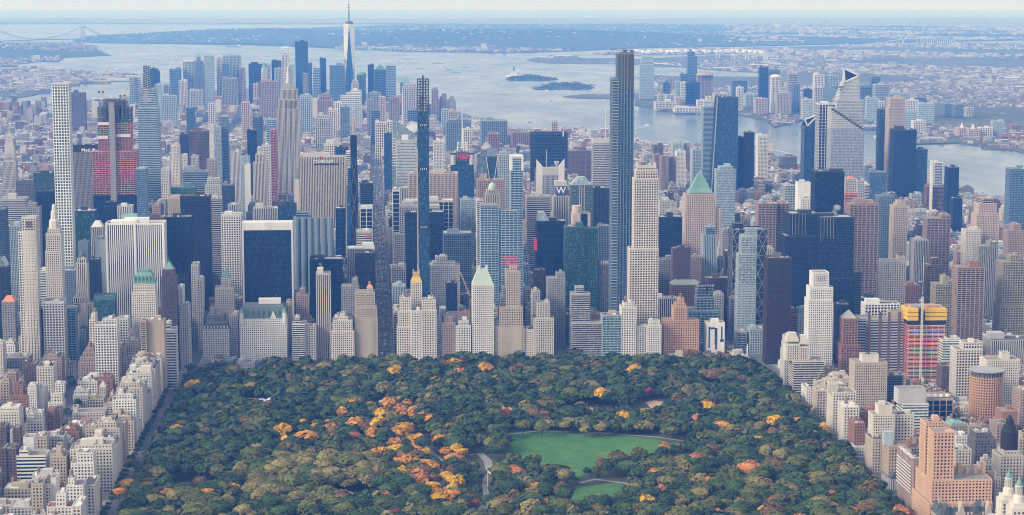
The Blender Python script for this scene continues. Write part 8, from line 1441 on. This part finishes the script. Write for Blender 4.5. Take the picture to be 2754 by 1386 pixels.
tq = np.concatenate(trunk_mb().q)
for i, (x, y, H, f, e_) in enumerate(trees):
    z = gz(x, y) + .3; v = rng.randrange(NV); a = rng.uniform(0, 6.28); wf = rng.uniform(.9, 1.35)
    if i in indiv:
        fp, ft = min(FEAT, key=lambda q: math.hypot(q[0][0] - x, q[0][1] - y)); sz = 'tall' if H > 20 else ('small' if H < 14.5 else 'round')
        rel = ('left of' if x < fp[0] else 'right of') if abs(x - fp[0]) > abs(y - fp[1]) else ('beyond' if y > fp[1] else 'before')
        o = empty('park_tree', (x, y, z)); o.rotation_euler = (0, 0, a); o.scale = (H * wf, H * wf, H); tag(o, None, 'tree', '%s trees by %s' % (FN[f], ft)); TLAB.setdefault('%s %s tree %s %s' % (sz, FN[f], rel, ft), []).append((math.hypot(fp[0] - x, fp[1] - y), o))
        c = bpy.data.objects.new('crown', crown_mesh(f, v)); COL.objects.link(c); c.parent = o; c = bpy.data.objects.new('trunk', trunk_me); COL.objects.link(c); c.parent = o
    else:
        ca, sa = math.cos(a), math.sin(a); M = np.array([[ca * wf, -sa * wf, 0], [sa * wf, ca * wf, 0], [0, 0, 1]]) * H
        cq = LO[v] if 2000 < y < 2400 else FA_[v]; stuff_q.append(cq @ M.T + (x, y, z)); stuff_m.append(np.full(len(cq), fk.index(f)))
        if rng.random() < .4: tr_q.append(tq[:7] @ M.T + (x, y, z))
o = bpy.data.objects.new('park_woods', mesh_from_quads('park_woods', np.concatenate(stuff_q), [FM[k] for k in fk], np.concatenate(stuff_m))); COL.objects.link(o); tag(o, 'dense autumn woods of the park behind the nearer trees', None, None, 'stuff')
c = bpy.data.objects.new('trunks', mesh_from_quads('trunks', np.concatenate(tr_q), [m_bark])); COL.objects.link(c); c.parent = o
for lb, os_ in TLAB.items():
    for k, (_, o) in enumerate(sorted(os_, key=lambda q: q[0])): o['label'] = (ORD[k] + 'nearest ' if k else ('nearest ' if len(os_) > 1 else '')) + lb
print('trees', len(trees), 'mass quads', sum(len(q) for q in stuff_q))
# small trees among the houses
sq, sm = [], []
for k in range(420):
    x, y = (rng.uniform(-620, -315), rng.uniform(2050, 2900)) if k < 170 else ((rng.uniform(640, 950), rng.uniform(2150, 2950)) if k < 260 else (rng.uniform(900, 1750), rng.uniform(3000, 5200)))
    if not free(x - 2, x + 2, y - 2, y + 2): continue
    H = rng.uniform(12, 19); v = rng.randrange(NV); sq.append(FA_[v] * H + (x, y, gz(x, y))); sm.append(np.full(len(FA_[v]), fk.index(rng.choice(['dark', 'green', 'olive']))))
for k in range(900):   # shrubs and trees of the harbour islands, seen as one mass
    pl = isl1 if k < 250 else (isl2 if k < 480 else nj[:1] and isl1); pa = np.array(isl1 if k < 250 else isl2) if k < 480 else None
    if pa is None: break
    lo, hi = pa.min(0), pa.max(0); x, y = rng.uniform(lo[0], hi[0]), rng.uniform(lo[1], hi[1])
    if not inside([tuple(p) for p in pa], np.array([x]), np.array([y]))[0]: continue
    H = rng.uniform(8, 12); v = rng.randrange(NV); sq.append(FA_[v][::2] * (H * 2.2, H * 2.2, H) + (x, y, 3 - drop(x, y))); sm.append(np.full(len(FA_[v][::2]), fk.index('dark')))
o = bpy.data.objects.new('garden_and_island_foliage', mesh_from_quads('foliage', np.concatenate(sq), [FM[k] for k in fk], np.concatenate(sm))); COL.objects.link(o); tag(o, 'foliage of back gardens and of the harbour islands', None, None, 'stuff')

# ---------------------------------------------------------------- traffic
def car_mesh(name, c, L_=4.7, h=1.5):
    m = MB(); w_ = 1.85; m.frus((-w_ / 2, w_ / 2, -L_ / 2, L_ / 2), (-w_ / 2 + .05, w_ / 2 - .05, -L_ / 2 + .1, L_ / 2 - .1), .35, .95, 0); m.frus((-w_ / 2 + .12, w_ / 2 - .12, -L_ * .30, L_ * .26), (-w_ / 2 + .3, w_ / 2 - .3, -L_ * .2, L_ * .14), .95, h, 1, False)
    m.quads([[(-w_ / 2 + .3, -L_ * .2, h), (w_ / 2 - .3, -L_ * .2, h), (w_ / 2 - .3, L_ * .14, h), (-w_ / 2 + .3, L_ * .14, h)]], 0)
    for a in (-1, 1):
        for b_ in (-1, 1): m.box(a * w_ / 2 - .12, a * w_ / 2 + .12, b_ * L_ * .31 - .33, b_ * L_ * .31 + .33, 0, .66, 2)
    return m.mesh('car', [plain('paint_' + name, c, .3), plain('car_glass', (.02, .025, .03), .1), plain('tyre', (.02, .02, .02), .9)])
CARS = {k: car_mesh(k, c) for k, c in dict(white=(.75, .75, .74), black=(.02, .02, .022), silver=(.45, .46, .47), yellow=(.80, .48, .03), grey=(.16, .165, .17), red=(.45, .03, .03), blue=(.05, .10, .25)).items()}
def lorry(c):
    m = MB(); m.box(-1.2, 1.2, -3.6, 2.6, .9, 3.4, 0); m.frus((-1.1, 1.1, 2.7, 4.6), (-1.05, 1.05, 2.7, 4.2), .5, 2.7, 1)
    for a in (-1, 1):
        for b_ in (-2.4, 3.4): m.box(a * 1.1 - .2, a * 1.1 + .2, b_ - .45, b_ + .45, 0, .9, 2)
    return m.mesh('lorry', [plain('box_' + c, (.78, .78, .77), .5), plain('cab_' + c, (.5, .5, .5), .4), MATS['tyre']])
BUS = MB(); BUS.box(-1.3, 1.3, -6, 6, .4, 3.1, 0); BUS.box(-1.33, 1.33, -5.6, 5.6, 1.4, 2.4, 1); BUS.box(-1.2, 1.2, -5, 5, 3.1, 3.3, 0)
LOR, BUSM = lorry('white'), BUS.mesh('bus', [plain('bus_paint', (.55, .60, .66), .4), MATS['car_glass']])
def put(me, nm, cat, lab, grp, x, y, rz): o = bpy.data.objects.new(nm, me); COL.objects.link(o); o.location = (x, y, gz(x, y) + .02); o.rotation_euler = (0, 0, rz); tag(o, lab, cat, grp); return o
pal = ['white'] * 16 + ['black'] * 4 + ['silver'] * 6 + ['yellow'] * 5 + ['grey'] * 4 + ['red', 'blue']
nc = 0; far_cars = []; veh = []
for lane in range(8):
    y = 2985 + rng.uniform(0, 10)
    while y < 7000:
        y += rng.uniform(6.5, 9) if rng.random() < .7 else rng.uniform(12, 28); dn_ = .25 + .75 * abs(math.sin((int((y - 2975) / 80.4)) * 2.7 + lane * 1.9))
        if (y - 2975) % 80.4 > 15 and rng.random() < dn_: veh.append((y, -3.2 + 3.75 * lane + rng.uniform(-.5, .5)))
for y, x in sorted(veh):
    nc += 1; u = rng.random(); cl = rng.choice(pal)
    if nc > 310: me = LOR if u < .15 else CARS[cl]; far_cars.append((me, x, y)); continue
    if u < .10: put(LOR, 'lorry', 'lorry', 'white box lorry in the avenue traffic between the towers', 'lorries on the avenue between the towers', x, y, 0)
    elif u < .13: put(BUSM, 'bus', 'bus', 'pale city bus in the avenue traffic', 'buses on the avenue between the towers', x, y, 0)
    else: put(CARS[cl], 'car', 'car', '%s car in the avenue traffic between the towers' % cl, '%s cars on the avenue between the towers' % cl, x, y, 0)
fm = MB(); fcol = {m_: k for k, m_ in enumerate([MATS['paint_' + c_] for c_ in CARS])}
for me, x, y in far_cars:
    z = gz(x, y); k = 0 if me is LOR else fcol[me.materials[0]]; h = 3.2 if me is LOR else 1.0; L_ = 3.6 if me is LOR else 2.3
    fm.box(x - .95, x + .95, y - L_, y + L_, z + .3, z + h, k)
    if me is not LOR: fm.box(x - .75, x + .75, y - 1.2, y + .9, z + h, z + 1.5, k)
tag(fm.build('distant_traffic', list(fcol)), 'dense far traffic on the avenue between the towers', None, None, 'stuff')
for k in range(34):
    y = 2300 + k * 19 + rng.uniform(-5, 5); cl = rng.choice(pal); put(CARS[cl], 'car', 'car', '%s car on the avenue left of the park' % cl, '%s cars left of the park' % cl, -283 + rng.choice([-3.4, 0, 3.4]), y, 0)
for k in range(46):
    y = 2060 + k * 20 + rng.uniform(-6, 6); cl = rng.choice(pal); put(CARS[cl], 'car', 'car', '%s car on the avenue right of the park' % cl, '%s cars right of the park' % cl, 578 + rng.choice([-2.6, 0, 2.6, 3.5]), y, 0)
for k in range(16): cl = rng.choice(pal); put(CARS[cl], 'car', 'car', '%s car on the street before the hotel row' % cl, '%s cars before the hotel row' % cl, rng.uniform(-270, 560), 2972 + rng.choice([-3, 3]), R(90))
# ---------------------------------------------------------------- harbour: statue, bridges, ships, tanks, cranes
sx, sy = ground(*T('C', 32, 572), 3); sz = 3 - drop(sx, sy); zt = at(*T('C', 32, 486), sy)[1]; Hs = zt - sz; root = empty('harbour_statue', (sx, sy, sz)); tag(root, 'robed statue raising a torch on a tall pedestal on a small island', 'statue')
m = MB(); m.ring(sx, sy, 45, 42, sz, sz + 12, 11); m.frus((sx - 18, sx + 18, sy - 18, sy + 18), (sx - 13, sx + 13, sy - 13, sy + 13), sz + 12, sz + 24); m.frus((sx - 11, sx + 11, sy - 11, sy + 11), (sx - 8.5, sx + 8.5, sy - 8.5, sy + 8.5), sz + 24, sz + Hs * .5); m.build('pedestal', wall('limestone'), root, (sx, sy, sz))
m = MB(); b0 = sz + Hs * .5; hh = Hs * .5; m.lathe(sx, sy, [(5.5, b0), (5.2, b0 + hh * .2), (4.3, b0 + hh * .45), (4.6, b0 + hh * .56), (3.6, b0 + hh * .62), (1.3, b0 + hh * .65), (1.9, b0 + hh * .69), (1.9, b0 + hh * .75), (1.0, b0 + hh * .79), (.2, b0 + hh * .8)], 12)
m.beam((sx + 3, sy, b0 + hh * .58), (sx + 4.6, sy, b0 + hh * .78), 2.2, 0, 1.5); m.beam((sx + 4.6, sy, b0 + hh * .78), (sx + 4.8, sy, b0 + hh * .92), 1.5, 0, 1.1); m.lathe(sx + 4.8, sy, [(.8, b0 + hh * .92), (1.9, b0 + hh * .94), (1.0, b0 + hh * .96), (.1, b0 + hh)], 8); m.beam((sx - 3, sy - 2, b0 + hh * .56), (sx - 4.4, sy - 3, b0 + hh * .42), 2.4); m.box(sx - 5.6, sx - 3.4, sy - 4, sy - 3, b0 + hh * .36, b0 + hh * .54)
for k in range(7): a = R(-60 + 20 * k); m.beam((sx, sy, b0 + hh * .765), (sx + 3.6 * math.sin(a), sy, b0 + hh * .765 + 3.6 * math.cos(a) * .6), .5)
m.build('figure', wall('teal'), root, (sx, sy, sz)); root.scale = (1.25, 1.25, 1)
# suspension bridge
A_, B_ = np.array([-3103.0, 21803.0]), np.array([-3866.0, 20754.0]); dv = (A_ - B_) / np.linalg.norm(A_ - B_); nv = np.array([-dv[1], dv[0]]); root = empty('suspension_bridge', (A_[0], A_[1], -drop(*A_))); tag(root, 'great suspension bridge with tall twin legged tower at far left', 'bridge'); bb = tuple(root.location); m_br = plain('bridge_paint', (.30, .34, .37), .6)
P3 = lambda p, z: (p[0], p[1], z - drop(*p))
for Tn in (A_, B_):
    m = MB()
    for s_ in (-1, 1): m.beam(P3(Tn + nv * 18 * s_, 0), P3(Tn + nv * 15 * s_, 211), 13, 0, 10)
    for z in (74, 150, 204): m.beam(P3(Tn - nv * 17, z), P3(Tn + nv * 17, z), 11)
    m.build('bridge_tower', m_br, root, bb)
C_, D_ = A_ + dv * 370, B_ - dv * 370
m = MB(); seg = [B_ - dv * 370 + (A_ - B_ + dv * 740) * k / 30 for k in range(31)]; dz = lambda k: 62 + 9 * math.sin(math.pi * k / 30)
for k in range(30): m.beam(P3(seg[k], dz(k)), P3(seg[k + 1], dz(k + 1)), 11)
for k in range(10): m.beam(P3(C_ + dv * k * 60, 62 - k * 4), P3(C_ + dv * (k + 1) * 60, 58 - k * 4), 9)
m.build('deck', m_br, root, bb)
m = MB()
for s_ in (-1, 1):
    o_ = nv * 15 * s_; prev = None
    for k in range(25):
        f = k / 24; z = 80 + 131 * (2 * f - 1) ** 2; p = B_ + (A_ - B_) * f + o_; cur = P3(p, z)
        if prev: m.beam(prev, cur, 3.2)
        if 0 < k < 24: m.beam(cur, P3(p, 70), .9)
        prev = cur
    m.beam(P3(A_ + o_, 211), P3(C_ + o_, 66), 3.2); m.beam(P3(B_ + o_, 211), P3(D_ + o_, 66), 3.2)
m.build('cable', m_br, root, bb)
# steel arch bridge
cX, cY = 5836.0, 21400.0; dv = np.array([290.0, 420.0]); dv /= np.linalg.norm(dv); root = empty('arch_bridge', (cX, cY, -drop(cX, cY))); tag(root, 'pale steel arch bridge with long approach viaducts at far right', 'bridge'); bb = tuple(root.location); m_ab = plain('arch_paint', (.66, .64, .60), .5); cc = np.array([cX, cY]); m = MB(); prev = None
for k in range(21):
    f = k / 20 * 2 - 1; p = cc + dv * 256 * f; z = 12 + 88 * (1 - f * f); cur, cur2 = P3(p, z), P3(p, z + 10 + 6 * abs(f))
    if prev: m.beam(prev[0], cur, 5); m.beam(prev[1], cur2, 5); m.beam(prev[0], cur2, 3)
    m.beam(cur, P3(p, 62), 1.6); prev = (cur, cur2)
m.build('arch', m_ab, root, bb)
m = MB()
for k in range(-26, 27):
    p, q = cc + dv * 70 * k, cc + dv * 70 * (k + 1); z = 64 - max(0, abs(k) - 4) * 2.2; m.beam(P3(p, z), P3(q, 64 - max(0, abs(k + 1) - 4) * 2.2), 8)
    if abs(k) > 4: m.beam(P3(p, 0), P3(p, z), 5)
m.build('deck_and_piers', m_ab, root, bb)
# ships
SH = [('B', 1152, 445, 56, 'd'), ('B', 1375, 470, 90, 'd'), ('B', 1245, 507, 64, 'd'), ('B', 1456, 517, 48, 'd'), ('B', 1512, 539, 66, 'd'), ('B', 1432, 500, 30, 'd'), ('B', 1580, 503, 46, 'd'), ('B', 1536, 432, 30, 's'), ('B', 112, 423, 44, 'd'), ('B', 243, 357, 88, 'w'), ('A', 752, 350, 24, 's'), ('A', 1190, 377, 34, 's'), ('A', 1016, 366, 18, 's'), ('A', 860, 513, 26, 'w'), ('A', 1735, 350, 110, 'd'), ('A', 1180, 460, 30, 'd'), ('A', 1250, 440, 22, 'd'), ('B', 1085, 458, 12, 's'), ('C', 276, 677, 34, 'w'), ('C', 152, 907, 28, 's'), ('C', 1022, 936, 40, 'w'), ('C', 312, 750, 16, 's'), ('C', 700, 746, 18, 'w'), ('B', 1450, 747, 26, 'w'), ('C', 682, 578, 12, 's'), ('B', 1908, 503, 12, 's'), ('D', 835, 1020, 44, 'w')]
m_foam = plain('wake_foam', (.55, .58, .60), .5)
for t_, l in (('C', [(640, 757), (670, 752), (700, 748)]), ('C', [(0, 702), (150, 725), (300, 750)]), ('B', [(1340, 642), (1480, 600), (1700, 562)]), ('B', [(1420, 690), (1600, 722), (1880, 737)]), ('C', [(930, 957), (975, 945), (1015, 938)]), ('D', [(60, 1108), (200, 1142), (285, 1152)]), ('C', [(100, 828), (300, 850), (600, 838)]), ('A', [(1040, 470), (1140, 482), (1240, 505)]), ('B', [(860, 560), (1000, 530), (1150, 470)])): ribbon('boat_wake', TP(t_, l, 0.0), 7, .25, m_foam)
SLAB = {}; LMK = [(222, 90, 'the suspension bridge'), (1381, 190, 'the statue'), (941, 150, 'the highest downtown tower'), (1480, 232, 'the second island'), (1138, 250, 'the pencil tower'), (1684, 250, 'the tallest tower'), (1742, 260, 'the pale riverside tower'), (150, 200, 'the left shore'), (1250, 130, 'the wooded hills'), (400, 190, 'the tapering spire'), (700, 120, 'the downtown roofs'), (2300, 340, 'the stepped glass tower'), (1530, 340, 'the navy slab')]
for q, (t_, x, y, Ln, kd) in enumerate(SH):
    px_, py_ = T(t_, x, y); X, Yg = ground(px_, py_, 0); L_ = Ln * K / FPX * Yg; z = -drop(X, Yg); wd = max(5, L_ * .16); h = max(2.5, L_ * .045)
    nm = {'d': 'cargo_ship', 's': 'tug_boat', 'w': 'ferry'}[kd]; lb = {'d': 'dark low freighter', 's': 'small dark boat', 'w': 'white ferry'}[kd]; zn = 'in the far left channel' if t_ == 'A' else ('in the open harbour' if t_ == 'B' else 'on the river at right')
    nb = min(LMK, key=lambda q: math.hypot(q[0] - px_, (q[1] - py_) * 2))[2]; lb = '%s %s near %s' % (lb, zn, nb); k = SLAB.get(lb, 0); SLAB[lb] = k + 1
    root = empty(nm, (X, Yg, z)); tag(root, ORD[k] + lb, 'ship', {'d': 'freighters', 's': 'small boats', 'w': 'ferries'}[kd] + ' on the water'); b0 = (X, Yg, z)
    m = MB(); m.frus((X - L_ * .46, X + L_ * .42, Yg - wd / 2, Yg + wd / 2), (X - L_ * .5, X + L_ * .5, Yg - wd / 2, Yg + wd / 2), z - 1, z + h); m.build('hull', plain('hull_w', (.7, .7, .7)) if kd == 'w' else plain('hull_d', (.06, .06, .07)), root, b0)
    m = MB()
    if kd == 'w': m.box(X - L_ * .4, X + L_ * .38, Yg - wd * .42, Yg + wd * .42, z + h, z + h * 2.1); m.box(X - L_ * .25, X + L_ * .2, Yg - wd * .3, Yg + wd * .3, z + h * 2.1, z + h * 2.9)
    else: m.box(X + L_ * .28, X + L_ * .42, Yg - wd * .4, Yg + wd * .4, z + h, z + h * 3.6); m.box(X - L_ * .4, X + L_ * .2, Yg - wd * .35, Yg + wd * .35, z + h, z + h * 1.3)
    m.build('superstructure', plain('ship_white', (.72, .72, .70)), root, b0)
# oil tanks and harbour cranes on the far shore
for q in range(46):
    px_, py_ = T('C', 905 + (q % 23) * 44 + rng.uniform(-12, 12), 382 + (q // 23) * 12 + rng.uniform(-4, 4)); X, Yg = ground(px_, py_, 3); z = 3 - drop(X, Yg); r_ = rng.uniform(20, 34); m = MB(); m.ring(X, Yg, r_, r_, z, z + 15, 16); m.ring(X, Yg, r_ * .98, 1, z + 15, z + 18, 16, top=False); o = m.build('oil_tank', plain('tank_white', (.74, .73, .70)), None, (X, Yg, z)); tag(o, 'white round oil tank on the far harbour shore', 'oil tank', 'oil tanks on the far harbour shore')
for q, (x, y) in enumerate(((1545, 430), (1660, 440), (1762, 445), (1820, 445), (1900, 450))):
    px_, py_ = T('C', x, y); X, Yg = ground(px_, py_, 3); z = 3 - drop(X, Yg); m = MB()
    for a in (-14, 14):
        for b_ in (-10, 10): m.beam((X + a, Yg + b_, z), (X + a * .7, Yg + b_, z + 55), 4)
    m.beam((X - 16, Yg, z + 42), (X + 70, Yg, z + 42), 6); m.beam((X, Yg, z + 55), (X + 2, Yg, z + 85), 4); m.beam((X + 2, Yg, z + 85), (X + 66, Yg, z + 43), 2.5); o = m.build('harbour_crane', plain('harbour_crane', (.55, .60, .64)), None, (X, Yg, z)); tag(o, 'pale gantry crane on the far docks, %s from the left' % ['first', 'second', 'third', 'fourth', 'fifth'][q], 'crane', 'gantry cranes on the docks')
crane('mobile_crane', 'orange lattice crane beside the white hotel slab', xat('F', 1608, 1000, 3090), 3090, gz(80, 3090), zat('F', 950, 3090), (xat('F', 1538, 775, 3090) - xat('F', 1608, 950, 3090), 2, zat('F', 775, 3090) - zat('F', 955, 3090)), 'apricot', 2)
# steam
m_st = bpy.data.materials.new('steam'); m_st.use_nodes = True; t = m_st.node_tree; t.nodes.clear(); vp = t.nodes.new('ShaderNodeVolumePrincipled'); vo = t.nodes.new('ShaderNodeOutputMaterial'); vp.inputs['Color'].default_value = (.97, .97, .97, 1); vp.inputs['Density'].default_value = .05; t.links.new(vp.outputs[0], vo.inputs['Volume'])
for q, (t_, x, y, Y, s_, dx) in enumerate((('B', 1165, 960, 4500, 11, 1.0), ('B', 1185, 935, 4520, 13, 1.0), ('I', 525, 310, 3060, 5, .2), ('I', 545, 270, 3066, 6, .3), ('F', 500, 690, 3045, 2.6, .8), ('B', 1735, 1090, 4700, 9, 1.2))):
    X, z = at(*T(t_, x, y), Y); m = MB()
    g = np.random.RandomState(q); kb = g.normal(size=(9, 3)); kb /= np.linalg.norm(kb, axis=1)[:, None]
    th_, ph_ = np.meshgrid(np.linspace(0, 2 * math.pi, 15), np.linspace(0, math.pi, 9)); dd = np.stack([np.sin(ph_) * np.cos(th_), np.sin(ph_) * np.sin(th_), np.cos(ph_)], -1); rr3 = .7 + (.35 * np.exp((dd @ kb.T - 1) * 7)).sum(-1); P4 = dd * rr3[..., None] * s_ * (1 + .5 * dx, 1, 1) + (X, Y, z)
    m.quads(np.stack([P4[:-1, :-1], P4[1:, :-1], P4[1:, 1:], P4[:-1, 1:]], 2).reshape(-1, 4, 3)); tag(m.build('steam', m_st), 'white puff of steam rising above the roofs', None, None, 'stuff')
# ---------------------------------------------------------------- haze
m = MB(); m.box(-120000, 120000, -3000, 138000, -1700, 640, bottom=True); o = m.build('haze', [], None); tag(o, kind='stuff')
hm = bpy.data.materials.new('haze'); hm.use_nodes = True; t = hm.node_tree; t.nodes.clear(); pv = t.nodes.new('ShaderNodeVolumePrincipled'); oo = t.nodes.new('ShaderNodeOutputMaterial')
pv.inputs['Color'].default_value = (.10, .33, 1.0, 1); pv.inputs['Absorption Color'].default_value = (1, 1, 1, 1); pv.inputs['Density'].default_value = 6.4e-5; pv.inputs['Anisotropy'].default_value = 0.0
t.links.new(pv.outputs[0], oo.inputs['Volume']); o.data.materials.clear(); o.data.materials.append(hm)
texts_to_mesh()
